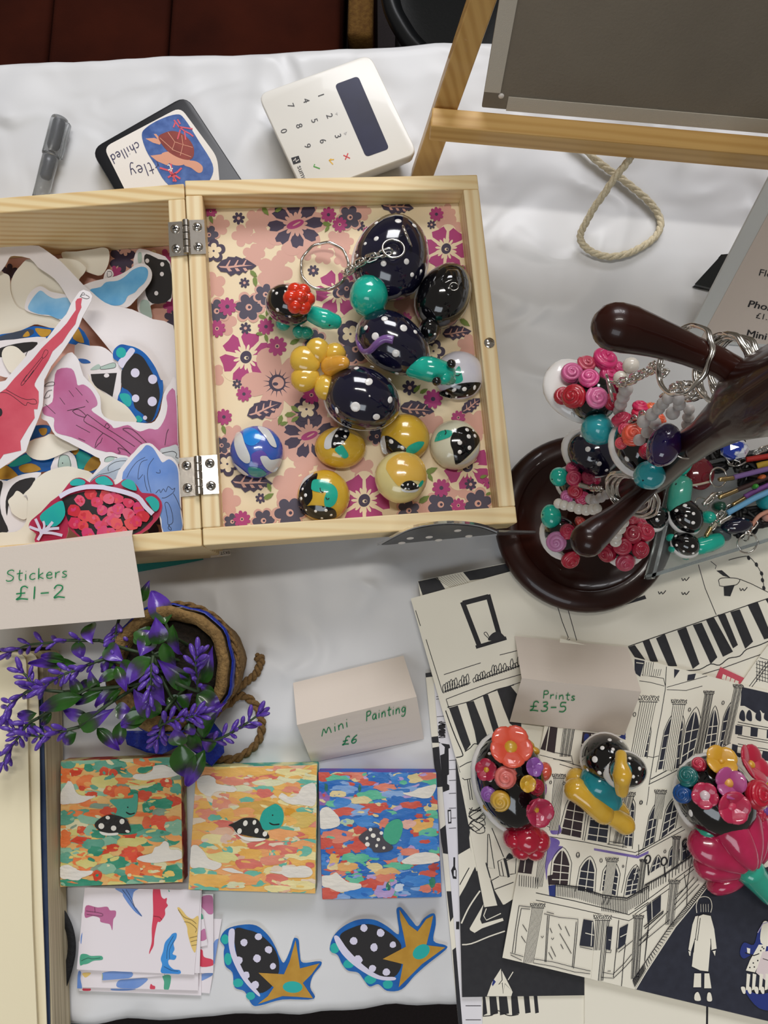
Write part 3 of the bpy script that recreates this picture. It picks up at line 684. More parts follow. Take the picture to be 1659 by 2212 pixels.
# canvas board resting on the ledge, its back towards the camera
B0 = at(1040, 239, LZ + .0005) ; B0 = B0 + dy * .0015
bd = thing('canvas_board', B0 + dx * .12, 'grey canvas board with white folded edges standing on the easel ledge', 'board')
BWd, BHt = .245, .235
nb = dx.cross(up).normalized()
if nb.y > 0: nb = -nb
R3 = Matrix((dx, -nb, up)).transposed()
mb = MB(); mb.box(B0 + dx * BWd / 2 + up * BHt / 2 - nb * .002, (BWd, .003, BHt), mat('grey_board', '#8a8172', .75, col2='#7b7265', nscale=15, bump=.2, bscale=600), R3); mb.build('panel', bd, sharp=True, bevel=.0006)
tape = mat('canvas_fold', '#c9c2b4', .8, bump=.2, bscale=1500)
for cc, ss in ((dx * .0045 + up * (BHt / 2 + .005), (.009, .0006, BHt - .012)), (dx * (BWd - .0045) + up * (BHt / 2), (.009, .0006, BHt - .02)), (dx * (BWd / 2 + .006) + up * .0045, (BWd - .016, .0006, .009)), (dx * BWd / 2 + up * (BHt - .0045), (BWd - .02, .0006, .009))):
    mb = MB(); mb.box(B0 + cc - nb * .0000, ss, tape, R3); mb.build('canvas_fold', bd, sharp=True)
mb = MB(); mb.lathe([(.0001, 0), (.0017, 0), (.0016, .0004), (.0001, .0005)], PAPER, B0 + dx * .0098 + up * .009 - nb * .0003, Matrix((dx, up, nb)).transposed(), 16); mb.build('white_dot', bd)
# ------------------------------------------------------------------ price sign at the right
S0 = at(1478, 735, .0005); sx = Vector((math.cos(-.06), math.sin(-.06), 0)); r_ = ray(1659, 383)
nrm = Vector((0, 1, 0))
# point on that ray in the vertical plane through S0 perpendicular to sx
t = (S0 - CAM).dot(sx) / r_.dot(sx); S1 = CAM + r_ * t; sl = (S1 - S0).normalized(); 
SP = Plane(S0, sx.cross(sl)); SPn = SP.n if SP.n.z > 0 else -SP.n
sg = thing('price_sign', S0 + sx * .06, 'white printed price sign leaning back behind the mug tree', 'sign')
SH = (S1 - S0).length * 1.1; SW = .15; R4 = Matrix((sx, sl, SPn)).transposed()
acr = mat('clear_acrylic', '#f4f8f8', .04, trans=.92, ior=1.3, spec=.4)
mb = MB(); mb.box(S0 + sx * SW / 2 + sl * SH / 2, (SW, SH, .0018), mat('sign_edge', '#d9dad6', .35), R4); mb.build('holder', sg, sharp=True, bevel=.0004)
mb = MB(); mb.box(S0 + sx * (SW / 2 + .0045) + sl * SH / 2 + SPn * .0011, (SW - .009, SH - .006, .0003), mat('sign_paper', '#dccdc0', .6), R4); shp = mb.build('printed_sheet', sg, sharp=True)
SPP = Plane(S0 + SPn * .00128, SPn); zs = Z(1200, 330, 3.614); mb = MB(); blk2 = mat('print_black', '#222022', .6)
text(mb, 'Flower', zs((1580, 955))[0], (25, 4.5), (5.5, -20), SPP, blk2)
text(mb, 'Phone', zs((1492, 1200))[0], (27, 5), (5.5, -21), SPP, blk2, shear=.1); text(mb, 'Phone', (zs((1492, 1200))[0][0] + .9, zs((1492, 1200))[0][1] + .2), (27, 5), (5.5, -21), SPP, blk2, .0002, shear=.1)
text(mb, '£1.50', zs((1558, 1288))[0], (21, 4), (4.5, -17), SPP, blk2); text(mb, 'Mini', zs((1482, 1430))[0], (26, 5), (5.5, -21), SPP, blk2); text(mb, 'Mini', (zs((1482, 1430))[0][0] + .9, zs((1482, 1430))[0][1] + .2), (26, 5), (5.5, -21), SPP, blk2, .0002)
mb.build('sign_lettering', shp, sharp=True)
mb = MB(); mb.slab(zs((1075, 1045), (1275, 820), (1345, 815), (1420, 900), (1260, 1090)), zplane(.0005), mat('black_acrylic', '#1e2224', .2, coat=.5), .004); o = mb.build('foot', sg, sharp=True, bevel=.0004); o['label'] = 'black stand foot'
# ------------------------------------------------------------------ stickers heaped in the box base
za, zb_, zc_, zd = Z(0, 500, 6.636), Z(180, 500, 6.636), Z(0, 800, 5.82), Z(180, 800, 5.82)
def hump(z0): return Bent(lambda x, y: z0 + .0016 * noise.noise(Vector((x * 22, y * 22, 3.1))) + .0010 * noise.noise(Vector((x * 45, y * 45, 7.7))), 12)
WP = mat('sticker_paper', '#e9e4e6', .45); WB = mat('sticker_backing', '#e8e2d3', .6)
pal = {}
def pm(name, c, c2=None, sc=90, amt=.5): return mat('print_' + name, c, .42, col2=c2, nscale=sc, namt=amt, detail=5)
SKY = pm('sky', '#4f9fd6', '#79bde6'); RED = pm('red', '#d9606f', '#c43f55', 45); PNK = pm('pink', '#cc88b4', '#b45583', 28); BLU = pm('watercolour_blue', '#5a86d0', '#86a4dc', 50)
PB = pm('black', '#1e1d28'); PBL = pm('royal', '#0f6ec0', '#0a4f9f', 120); PT = pm('teal', '#1fa9ac', '#23b5a8', 120); PG = pm('gold', '#c89a3a', '#b58526', 150); PL = pm('lilac_white', '#dcd8ee'); PGR = pm('grey_green', '#aec4bb'); PCR = pm('crimson', '#b02a4a', '#c0305a', 80)
ROS = [pm('rose%d' % i, c) for i, c in enumerate(('#d8335c', '#e14a50', '#d83d74', '#e05c7a', '#cf2f3f'))]
zi = [.0105]
def sticker(name, outline, label, prints=(), paper=None, sm=3, dz=.00105, cat='sticker', group='stickers heaped in the wooden box', z=None):
    if z is None: zi[0] += dz; z = zi[0]
    sf = hump(z); P = smooth(outline, True, sm) if sm > 1 else outline
    mb = MB(); mb.slab(P, sf, paper or WP, .0003, side=WB)
    n = len(P); cx, cy = sum(p[0] for p in P) / n, sum(p[1] for p in P) / n
    base = sf(cx, cy)[0]
    if prints:
        t = thing(name, base, label, cat, group); mb.build('paper', t, sharp=True); pr = MB(); k = 0
        for it in prints:
            k += 1; off = .0004 + k * 1.5e-5
            if it[0] == 'f': pr.fill(smooth(it[1], True, 3), sf, it[2], off)
            elif it[0] == 'F': pr.fill(it[1], sf, it[2], off)
            else: pr.line(it[1], it[3] if len(it) > 3 else 1.0, sf, it[2], off, sm=3)
        pr.build('print', t, sharp=True); return t
    o = mb.build(name, base=base, sharp=True); return tag(o, label, cat, group)
# dark floral lining on the bottom of the base
mb = MB(); Q = [topx(p.xy.to_3d() + Vector((0, 0, BASEFLOOR))) for p in [o0 + ex * u + ey * v for u, v in ((.0098, .0098), (BW - .0098, .0098), (BW - .0098, LEN - .0098), (.0098, LEN - .0098))]]
bl = zplane(BASEFLOOR); mb.fill(Q, bl, PINK, .0001); k = 0
for x, y, r, m in ((265, 560, 30, NV), (300, 590, 24, PINK), (330, 560, 20, CREAM), (250, 590, 16, MAG), (360, 560, 22, MAG), (380, 690, 26, NV), (370, 660, 18, MAG), (20, 590, 20, NV), (320, 1120, 40, NV), (330, 1090, 12, CREAM), (270, 540, 14, PINK)):
    k += 1; P = clip(flower2(x, y, r, 6, x), Q)
    if len(P) > 2: mb.fill(P, bl, m, .0001 + k * 4e-5)
mb.build('base_lining', box, sharp=True)
sticker('turned_sticker', zb_((-300, 300), (-100, 290), (150, 255), (300, 232), (372, 290), (360, 470), (260, 630), (100, 600), (-20, 545), (-160, 480), (-280, 400)), 'plain cream sticker back against the rear wall of the box', paper=WB)
T2 = zb_((770, 275), (860, 258), (1000, 300), (1245, 440), (1270, 960), (1180, 1000), (1010, 1040), (960, 1090), (985, 1250), (800, 1180), (780, 950), (850, 860), (720, 500))
sticker('shell_sticker', T2, 'black dotted shell sticker tucked under the upper box hinge', [('f', zb_((905, 325), (1080, 400), (1240, 470), (1262, 955), (990, 1035), (890, 850), (985, 650), (880, 440)), PB), ('f', zb_((785, 320), (835, 310), (840, 440), (790, 450)), PGR), ('f', zb_((830, 1000), (920, 990), (960, 1060), (980, 1240), (820, 1160)), PGR)] + [('F', circ(*zb_(c)[0], 4.3, 4.8), WP) for c in ((920, 425), (1135, 475), (1130, 615), (1050, 890))])
sticker('tiny_sticker', zb_((290, 690), (310, 600), (350, 548), (400, 555), (432, 595), (425, 650), (330, 690)), 'tiny hand sticker beside the blue cloud sticker', [('l', zb_((345, 580), (400, 580), (405, 640), (350, 655), (345, 590)), INK)])
sticker('turned_sticker', za((820, 400), (1000, 400), (1130, 430), (1230, 520), (1210, 600), (1135, 690), (1150, 780), (900, 780), (760, 560)), 'plain cream sticker back beneath the curled white strip', paper=WB)
sticker('turned_sticker', za((440, 400), (300, 490), (190, 640), (145, 820), (180, 950), (250, 1080), (370, 1160), (700, 1240), (1020, 1200), (1050, 800), (800, 560)), 'round plain sticker back under the pale blue sticker', paper=WB)
sticker('turned_sticker', za((-120, 560), (60, 600), (140, 650), (150, 820), (180, 950), (250, 1080), (370, 1140), (560, 1195), (780, 1220), (890, 1270), (790, 1390), (540, 1335), (440, 1360), (200, 1465), (-120, 1490)), 'large plain sticker back below the pale blue sticker', paper=WB)
sticker('cloud_sticker', za((360, 1060), (400, 930), (470, 840), (560, 790), (630, 803), (720, 860), (850, 890), (1000, 930), (1030, 1050), (900, 1270), (780, 1225), (560, 1195), (380, 1140)), 'pale blue watercolour sticker under the red figure sticker', [('f', za((410, 1120), (440, 1010), (540, 880), (600, 855), (690, 925), (800, 968), (950, 950), (1015, 1040), (890, 1258), (700, 1200), (560, 1188)), pm('pale_sky', '#a9d7f3', '#4f9fd6', 40))])
sticker('cloud_sticker', zb_((-80, 830), (90, 735), (300, 680), (480, 640), (640, 560), (750, 480), (840, 462), (930, 495), (985, 590), (970, 710), (880, 840), (760, 970), (620, 1095), (400, 1075), (230, 1000), (60, 900)), 'bright blue watercolour sticker beside the black dotted shell', [('f', zb_((90, 850), (250, 800), (330, 730), (490, 710), (600, 650), (700, 560), (830, 508), (920, 540), (928, 640), (880, 740), (800, 810), (740, 880), (640, 930), (600, 1010), (530, 1060), (400, 1062), (270, 1010)), SKY)])
BG = za((-60, 90), (200, 120), (350, 145), (450, 205), (560, 210), (700, 300), (860, 420), (1000, 560), (1200, 770), (1330, 880)) + zb_((250, 980), (400, 1060), (700, 1120), (1000, 1260), (1290, 1350), (1330, 1800), (1360, 2350), (900, 2300), (600, 2000), (410, 1740), (200, 1480), (0, 1245)) + za((1020, 1040), (900, 830), (780, 680), (640, 580), (540, 510), (430, 390), (200, 350), (130, 390), (80, 490), (-60, 600))
sticker('turned_sticker', BG, 'big white sticker back with a long curling strip', sm=2)
sticker('star_sticker', za((-60, 1500), (250, 1440), (480, 1360), (790, 1390), (1130, 1365), (1290, 1640), (1000, 1610), (660, 1540), (-60, 1640)), 'blue edged gold star sticker below the red figure sticker', [('f', za((-40, 1520), (430, 1400), (440, 1500), (-40, 1600)), pm('navy_grey', '#3c4556')), ('f', za((505, 1395), (640, 1400), (740, 1420), (690, 1500), (590, 1510)), PG), ('f', za((1090, 1420), (1130, 1400), (1210, 1600), (1050, 1540)), PG), ('f', za((330, 1510), (400, 1430), (430, 1500)), PG)], paper=PBL)
sticker('shell_sticker', za((-60, 1620), (200, 1550), (660, 1518), (560, 1700), (420, 2050), (-60, 2050)), 'black shell sticker with a white rim at the left wall of the box', [('f', za((-50, 1700), (240, 1610), (540, 1590), (450, 1700), (200, 1780), (-50, 1800)), PB), ('l', za((455, 1660), (400, 1720), (370, 1790)), INK, 1.3)])
sticker('turned_sticker', za((28, 1780), (60, 1680), (150, 1640), (240, 1660), (310, 1720), (372, 1800), (300, 1950), (170, 2035), (80, 1930)), 'small round cream sticker back left of the red figure sticker', paper=WB)
sticker('crate_sticker', zb_((-120, 1640), (90, 1640), (270, 1655), (400, 1740), (490, 1860), (558, 1990), (540, 2250)) + zd((430, 380), (360, 345), (160, 220), (-60, 150)), 'white sticker with a black box and grey green leaves', [('F', zd((95, 50), (425, 35), (370, 335), (290, 285), (160, 215), (110, 130)), PB), ('F', circ(*zd((295, 68))[0], 5.8, 4.4, -.15), WP), ('f', zb_((105, 1990), (150, 1940), (220, 1905), (252, 1940), (245, 1972)), PGR), ('f', zb_((250, 1945), (430, 1885), (470, 1920), (440, 1960), (260, 1980)), PGR), ('l', zb_((250, 1945), (430, 1885), (470, 1920), (440, 1960), (260, 1980), (250, 1945)), INK, .8), ('f', zb_((-70, 1830), (40, 1835), (108, 1880), (60, 1895), (-20, 1890)), PBL)])
OT = zb_((425, 1770), (440, 1700), (500, 1640), (560, 1620), (650, 1638), (740, 1660), (850, 1720), (940, 1810), (1040, 1960), (1110, 2124)) + zd((1000, 130), (1005, 270), (970, 430), (930, 560), (870, 640), (760, 662), (650, 640), (560, 500), (430, 380)) + zb_((570, 2200), (555, 1970), (500, 1870), (440, 1830))
sticker('shell_sticker', OT, 'black dotted shell sticker with royal blue border', [
    ('f', zb_((640, 1850), (740, 1750), (850, 1800), (920, 1900), (1010, 2060)) + zd((930, 130), (965, 300), (935, 450), (870, 628), (790, 645), (760, 560), (650, 470), (620, 330), (560, 250), (485, 200), (480, 40)) + zb_((565, 1980),), PB),
    ('f', zb_((500, 1870), (600, 1770), (680, 1672), (745, 1720), (620, 1880), (560, 1965)), PL), ('F', circ(*zb_((545, 1740))[0], 11, 11.5), PT),
    ('f', zd((455, 320), (500, 290), (580, 310), (610, 400), (580, 460), (520, 430)), PT), ('f', zd((650, 600), (700, 570), (750, 620), (720, 655), (660, 640)), PT)] + [('F', circ(*zd(c)[0], r, r * 1.04), PL) for c, r in (((655, 35), 9.5), ((875, 115), 9.8), ((870, 395), 10), ((660, 355), 8), ((780, 600), 4.5))], paper=PBL)
sticker('turned_sticker', zd((60, 60), (110, 150), (210, 250), (380, 350), (520, 430), (620, 540), (665, 660), (400, 700), (280, 640), (180, 560)), 'leaf shaped white sticker back under the pink figure sticker', paper=WB)
sticker('star_sticker', zc_((-40, 1200), (100, 1190), (320, 1040), (560, 1020), (850, 1000), (1000, 985), (1250, 1090), (1285, 1220), (1120, 1300), (870, 1230), (700, 1260), (520, 1280), (290, 1320), (265, 1390), (-40, 1410)), 'blue sticker with teal and gold star arms in the lower heap', [('f', zc_((-40, 1210), (95, 1200), (235, 1330), (180, 1360), (-40, 1365)), PG), ('f', zc_((120, 1180), (320, 1060), (390, 1110), (380, 1150), (180, 1215)), PT), ('f', zc_((240, 1215), (400, 1170), (520, 1250), (310, 1290)), PG), ('f', zc_((960, 1070), (1000, 1010), (1150, 1090), (1100, 1190), (1020, 1250), (980, 1220)), PT), ('f', zc_((1160, 1090), (1245, 1110), (1275, 1210), (1100, 1280), (1060, 1230)), PG), ('f', zc_((900, 1010), (1000, 995), (950, 1070)), PG)], paper=PBL)
sticker('star_sticker', zc_((340, 900), (430, 730), (480, 690), (625, 700), (620, 800), (440, 860)), 'blue and gold scrap of sticker beside the red figure sticker', [('f', zc_((490, 740), (590, 730), (585, 800), (530, 820)), PG)], paper=PBL)
sticker('eye_sticker', zc_((640, 1260), (690, 1100), (760, 1030), (850, 1013), (940, 1080), (972, 1200), (965, 1260), (800, 1280)), 'small white sticker with a grey green thumb shape', [('f', zc_((735, 1230), (750, 1095), (800, 1065), (870, 1090), (897, 1225)), PGR), ('l', zc_((735, 1220), (750, 1095), (800, 1065), (870, 1090), (895, 1220)), INK, 1), ('F', circ(*zc_((790, 1168))[0], 1.3), INK)])
sticker('turned_sticker', zc_((325, 1020), (370, 900), (560, 835), (640, 800), (800, 860), (990, 985), (850, 1020), (700, 1088), (560, 1130), (420, 1112)), 'oval cream sticker back between the red and pink figures', paper=WB)
sticker('shell_sticker', zc_((-40, 1420), (90, 1390), (280, 1310), (520, 1285), (440, 1400), (400, 1600), (380, 1900), (140, 2050), (-40, 2020)), 'black shell sticker with white border in the lower heap', [('f', zc_((-30, 1440), (40, 1420), (5, 1600), (20, 1800), (110, 2020), (-30, 2000)), PB), ('f', zc_((130, 1490), (250, 1385), (445, 1352), (385, 1470), (300, 1560), (220, 1540), (125, 1650), (90, 1830), (75, 1650)), PB)])
sticker('turned_sticker', zc_((105, 1640), (170, 1572), (215, 1515), (290, 1560), (352, 1650), (345, 1840), (280, 1875), (160, 1800), (130, 1720)), 'knobbly cream sticker back over the black shell', paper=WB)
sticker('turned_sticker', zc_((390, 1470), (440, 1385), (560, 1290), (700, 1235), (860, 1208), (1000, 1240), (1160, 1300), (1200, 1500), (900, 1900), (450, 2180), (-40, 2220), (-40, 2050), (200, 2030), (330, 1900), (350, 1600), (300, 1560)), 'large cream sticker back under the rose shell sticker', paper=WB)
PK = za((900, 1800), (1020, 1735), (1060, 1760), (1130, 1850)) + zc_((1050, 70), (1150, 170), (1260, 330), (1270, 480), (1310, 580)) + zd((400, 640), (640, 650), (800, 668), (900, 640), (970, 500), (1010, 300), (1090, 170), (1165, 110), (1195, 900), (1190, 1000), (950, 1060), (600, 1130), (400, 1130), (210, 1110)) + zc_((1140, 1050), (1000, 980), (850, 900), (700, 820), (640, 720), (590, 640), (515, 600), (540, 450), (545, 200), (600, 80))
PKI = zc_((720, 0), (900, -20), (960, 100), (980, 190), (1050, 180), (1140, 240), (1210, 350), (1225, 440), (1150, 500), (1280, 600), (1400, 690)) + zd((400, 730), (560, 690), (640, 740), (720, 770), (830, 735), (940, 740), (1030, 600), (1060, 450), (1050, 320), (1155, 260), (1188, 900), (1185, 985), (950, 1045), (560, 1095), (300, 1030)) + zc_((1200, 990), (1080, 920), (900, 840), (720, 790), (680, 700), (680, 600), (560, 560), (540, 470), (660, 400), (680, 200))
ln = [((870, 255), (930, 335)), ((955, 220), (1040, 318)), ((755, 345), (820, 432)), ((575, 430), (700, 548)), ((960, 690), (1135, 785)), ((990, 855), (1075, 892)), ((1085, 375), (1115, 408)), ((850, 508), (920, 495), (1075, 458)), ((915, 512), (990, 492), (1080, 565), (1060, 590), (960, 555), (915, 512)), ((1100, 555), (1320, 715), (1455, 800), (1700, 960)), ((1100, 555), (1060, 640), (1200, 725), (1300, 790), (1455, 885), (1640, 1050)), ((1300, 790), (1225, 880), (1200, 975), (1240, 930), (1270, 905), (1290, 850)), ((1320, 715), (1345, 670), (1370, 690), (1380, 720), (1345, 735)), ((555, 205), (610, 160), (680, 150), (680, 190), (560, 205)), ((560, 350), (600, 270), (660, 250)), ((560, 355), (620, 340), (635, 310))]
sticker('figure_sticker', PK, 'pink watercolour figure sticker with ink lines', [('f', PKI, PNK)] + [('l', zc_(*l), INK, 1.0) for l in ln] + [('l', zd(*l), INK, 1.0) for l in (((800, 910), (620, 745), (500, 738), (570, 790), (740, 920)), ((1075, 740), (1050, 800), (1030, 945)), ((600, 1060), (540, 1010), (470, 980), (440, 985), (470, 1040), (440, 1040)))], sm=2)
sticker('foil_sticker', zd((50, 1400), (130, 1300), (220, 1180), (205, 1110), (260, 1040), (360, 1030), (440, 1060), (580, 1095), (520, 1240), (400, 1400), (200, 1420)), 'silvery sticker peeking out between the pink figure and rose shell', [('f', zd((100, 1390), (200, 1280), (300, 1200), (420, 1110), (560, 1110), (500, 1240), (380, 1380)), pm('silver', '#c3cdd6', '#aab8cc', 60)), ('l', zd((90, 1400), (190, 1320), (330, 1290), (480, 1230)), INK, 1.1), ('l', zd((320, 1270), (320, 1210), (420, 1150), (540, 1140)), INK, 1.1), ('l', zd((270, 1150), (280, 1110), (340, 1085), (430, 1100)), INK, 1.1), ('f', zd((275, 1150), (285, 1112), (340, 1090), (400, 1110), (330, 1150)), PGR)])
sticker('foil_sticker', zd((960, 1010), (1080, 960), (1190, 950), (1200, 1180), (1100, 1160)), 'grey sticker corner beside the lower box hinge', [('l', zd((990, 1045), (1120, 1020), (1175, 1050), (1165, 1095), (1195, 1105)), INK, 1.2)], paper=pm('pale_grey', '#c3c9cd'))
sticker('figure_sticker', zd((390, 1420), (550, 1130), (640, 1030), (720, 940), (800, 915), (870, 930), (960, 1020), (1040, 1080), (1110, 1090), (1190, 1180), (1215, 1350), (1235, 1750), (1245, 2030), (1000, 2060), (960, 1850), (700, 1700)), 'blue watercolour cow sticker below the lower hinge', [('f', zd((490, 1360), (600, 1150), (740, 1000), (800, 940), (880, 980), (950, 1090), (1000, 1160), (1080, 1120), (1160, 1180), (1195, 1290), (1210, 1600), (1225, 1800), (1235, 2010), (1010, 2030), (960, 1800), (700, 1650)), BLU)] + [('l', zd(*l), INK, 1.0) for l in (((780, 1095), (680, 1150), (600, 1250), (550, 1350)), ((810, 1125), (740, 1150), (705, 1220), (690, 1340), (700, 1370), (750, 1310)), ((890, 1105), (830, 1190), (810, 1290), (820, 1400), (855, 1540)), ((770, 1320), (780, 1420), (810, 1520)), ((965, 1250), (970, 1290), (930, 1290), (920, 1280)), ((915, 1545), (960, 1500), (975, 1540), (1010, 1490), (1040, 1530), (1070, 1460), (1120, 1500), (1155, 1480), (1130, 1540), (1040, 1600), (990, 1605)), ((1135, 1550), (1180, 1630), (1235, 1760)), ((1040, 1660), (1030, 1690), (1060, 1850), (1070, 1940), (1130, 1905), (1110, 1760), (1070, 1670), (1040, 1660)), ((1075, 1950), (1110, 1990), (1100, 2010), (1070, 1985), (1085, 1945)))], sm=2)
RS = zc_((365, 1950), (400, 1880), (520, 1780), (640, 1650), (750, 1570), (860, 1430), (920, 1370), (1000, 1350), (1070, 1370), (1130, 1410), (1180, 1370), (1270, 1320), (1360, 1330), (1430, 1390)) + zd((400, 1440), (460, 1410), (520, 1370), (620, 1390), (690, 1470), (740, 1540), (880, 1550), (960, 1610), (995, 1700), (960, 1830), (880, 1930), (740, 2050), (300, 2150)) + zc_((1010, 2110), (860, 1970), (835, 2110), (450, 2180), (460, 2060), (380, 2000))
BKP = zc_((790, 1620), (1050, 1530), (1240, 1505)) + zd((300, 1540), (500, 1560), (680, 1650), (800, 1760), (880, 1850), (820, 1930), (640, 2060), (200, 2130)) + zc_((1020, 2090), (880, 1920), (840, 1840))
rr = random.Random(8); ros = []
for x, y in ((1010, 1640), (1140, 1560), (1220, 1660), (1330, 1580), (940, 1770), (1080, 1830), (1190, 1880), (1290, 1760), (950, 1920), (1060, 1960), (1270, 1960), (1370, 1900), (1120, 2070), (1300, 2080), (1430, 1610), (1440, 1800)): ros.append((zc_((x, y))[0]))
for x, y in ((440, 1620), (580, 1670), (450, 1750), (580, 1810), (710, 1740), (760, 1840), (610, 1940), (380, 1900), (500, 2040), (680, 1900), (340, 2060), (430, 1930), (330, 1620)): ros.append(zd((x, y))[0])
rp_ = []
for x, y in ros:
    r = rr.uniform(11.5, 15); rp_.append(('F', circ(x, y, r * 1.05, r * .88, rr.random(), 11, .14, rr), rr.choice(ROS)))
    for k in range(3): a = rr.uniform(0, 6.28); rp_.append(('F', circ(x + 4.5 * math.cos(a), y + 4 * math.sin(a), rr.uniform(3, 6), rr.uniform(2.2, 3.6), a, 8, .2, rr), rr.choice(ROS)))
sticker('shell_sticker', RS, 'rose covered shell sticker with crimson border and teal feet', [('f', BKP, PB)] + rp_ + [
    ('l', zc_((770, 1600), (900, 1530), (1100, 1480), (1300, 1480)) + zd((300, 1490), (500, 1530), (700, 1600), (800, 1720), (890, 1810)), PL, 10),
    ('f', zc_((900, 1420), (980, 1375), (1080, 1400), (1075, 1450), (930, 1465)), PT), ('f', zc_((1220, 1380), (1330, 1340), (1420, 1410), (1420, 1455), (1250, 1440)), PT), ('f', zd((490, 1430), (560, 1380), (650, 1410), (685, 1520), (540, 1480)), PT), ('f', zd((800, 1620), (880, 1590), (960, 1650), (965, 1740), (910, 1780), (840, 1680)), PT),
    ('f', zc_((525, 1840), (660, 1720), (790, 1650), (830, 1700), (840, 1830), (740, 1960), (600, 1950)), PT)] + [('l', zc_(*l), PL, w) for l, w in ((((470, 1870), (520, 1980), (545, 2060)), 6), (((390, 1970), (500, 2010), (560, 2020)), 6), (((570, 1900), (585, 1960), (570, 2020)), 5), (((690, 1910), (640, 1970), (570, 2030)), 6), (((770, 1990), (650, 2000), (560, 2040)), 6), (((810, 2080), (680, 2050), (560, 2045)), 6), (((560, 2040), (500, 2140)), 6))], paper=PCR, sm=2)
RD = za((1100, 920), (1140, 865), (1200, 838), (1290, 870), (1325, 930), (1310, 1000), (1180, 1240), (1130, 1370), (980, 1600), (880, 1750), (740, 1930), (660, 2090)) + zc_((560, 120), (550, 300), (540, 450), (490, 600), (380, 860), (330, 1020), (200, 1110), (-60, 1280), (-60, 160)) + za((80, 2140), (170, 2030), (370, 1800), (540, 1620), (680, 1530), (780, 1400), (880, 1270), (960, 1180), (1020, 1040))
RDI = za((1150, 960), (1180, 960), (1165, 1050), (1172, 1090), (1120, 1200), (1085, 1330), (990, 1450), (900, 1590), (760, 1720), (700, 1850), (620, 1980), (530, 2124)) + zc_((510, 20), (440, 170), (440, 200), (490, 270), (492, 400), (475, 490), (430, 490), (440, 600), (360, 720), (260, 890), (270, 1010), (50, 1060), (-50, 1200), (-50, 320), (80, 230)) + za((210, 2110), (480, 1830), (600, 1680), (700, 1580), (860, 1430), (960, 1320), (1040, 1200), (1090, 1130), (1085, 1010), (1110, 970))
sticker('figure_sticker', RD, 'red watercolour figure sticker with a long pointed neck', [('F', RDI, RED)] + [('l', za(*l), INK, .9) for l in (((1150, 945), (1190, 880), (1220, 910), (1160, 920), (1180, 950), (1250, 970), (1285, 945), (1230, 912)), ((690, 1710), (650, 1705), (610, 1800), (640, 1815), (690, 1750), (690, 1710)), ((610, 1800), (360, 2110), (400, 2124), (625, 1815)))] + [('l', zc_(*l), INK, 1.0) for l in (((80, 245), (250, 340), (350, 370), (440, 365), (465, 420), (400, 425), (350, 405), (320, 445), (180, 340), (80, 285), (-20, 285)), ((345, 60), (270, 170), (300, 180), (430, 0)))] + [('F', circ(*zc_((0, 530))[0], 6, 9), INK)], sm=1)
# ------------------------------------------------------------------ teal sheet peeping out under the box
mb = MB(); mb.slab([(120, 1215), (120, 1252), (297, 1236), (380, 1221), (440, 1209), (430, 1190)], zplane(.0001), mat('teal_card', '#2f9c9c', .5), .0005)
tag(mb.build('teal_card_sheet', base=at(300, 1220), sharp=True), 'teal card sheet lying under the front of the wooden box', 'card')
# ------------------------------------------------------------------ handwritten tent cards
CARD = mat('cream_card', '#e4d8cc', .6, bump=.06, bscale=700); GI = mat('green_marker', '#168a52', .5)
def plane3(a, b, c):
    n = (b - a).cross(c - a); n = n if n.z > 0 else -n; return Plane(a, n)
def tent(bl, br, fl, fr, dl, dr, zb, zr, zf, label, words, cut=True):
    A, B = at(*bl, zb), at(*br, zb); C_, D_ = at(*fl, zr), at(*fr, zr); E_, G_ = at(*dl, zf), at(*dr, zf)
    t = thing('folded_price_card', ((C_ + D_) / 2).xy.to_3d() + Vector((0, 0, zf)), label, 'price card', 'folded price cards')
    def flap(p, q, r, s, nm):
        mb = MB(); n = (q - p).cross(s - p).normalized(); n = n if n.z > 0 else -n; N_ = 6
        vs = []
        for i in range(N_ + 1):
            a, b = p.lerp(s, i / N_), q.lerp(r, i / N_); vs += [a, b]
        fs = [(2 * i, 2 * i + 1, 2 * i + 3, 2 * i + 2) for i in range(N_)]
        k = len(vs); V2 = vs + [v - n * .0003 for v in vs]
        fs2 = fs + [tuple(k + j for j in f[::-1]) for f in fs] + [(2 * i, 2 * i + 2, k + 2 * i + 2, k + 2 * i) for i in range(N_)] + [(2 * i + 3, 2 * i + 1, k + 2 * i + 1, k + 2 * i + 3) for i in range(N_)] + [(1, 0, k, k + 1), (2 * N_, 2 * N_ + 1, k + 2 * N_ + 1, k + 2 * N_)]
        mb.add(V2, fs2, CARD); return mb.build(nm, t, sharp=True)
    flap(A, B, D_, C_, 'back_flap'); ff = flap(C_, D_, G_, E_, 'front_flap')
    pl = plane3((C_ + D_) / 2, E_, G_); mb = MB()
    for s, o_, r_, u_, w in words: hand(mb, s, o_, r_, u_, w, pl, GI, .0006)
    mb.build('handwriting', ff, sharp=True); return t
tent((-70, 1190), (287, 1145), (-70, 1190), (285, 1157), (-60, 1365), (313, 1333), .0500, .0680, .0585, 'cream folded card reading Stickers on the rim of the wooden box', [('Stickers', (12.5, 1256), (34, -2.4), (1.5, -24), 2.1), ('£1-2', (32, 1296), (49, -2.2), (2, -29), 2.8)])
tent((633, 1475), (871.6, 1416), (641.5, 1566), (900, 1505), (673.5, 1647.6), (916, 1596.5), .0006, .0200, .0006, 'cream folded card reading Mini Painting above the small canvases', [('Mini', (694, 1590), (29, -10.5), (-1, -21), 2.0), ('Painting', (789, 1557), (22.5, -5.2), (1, -21), 2.0), ('£6', (737, 1609), (27, -5), (4, -18), 2.2)])
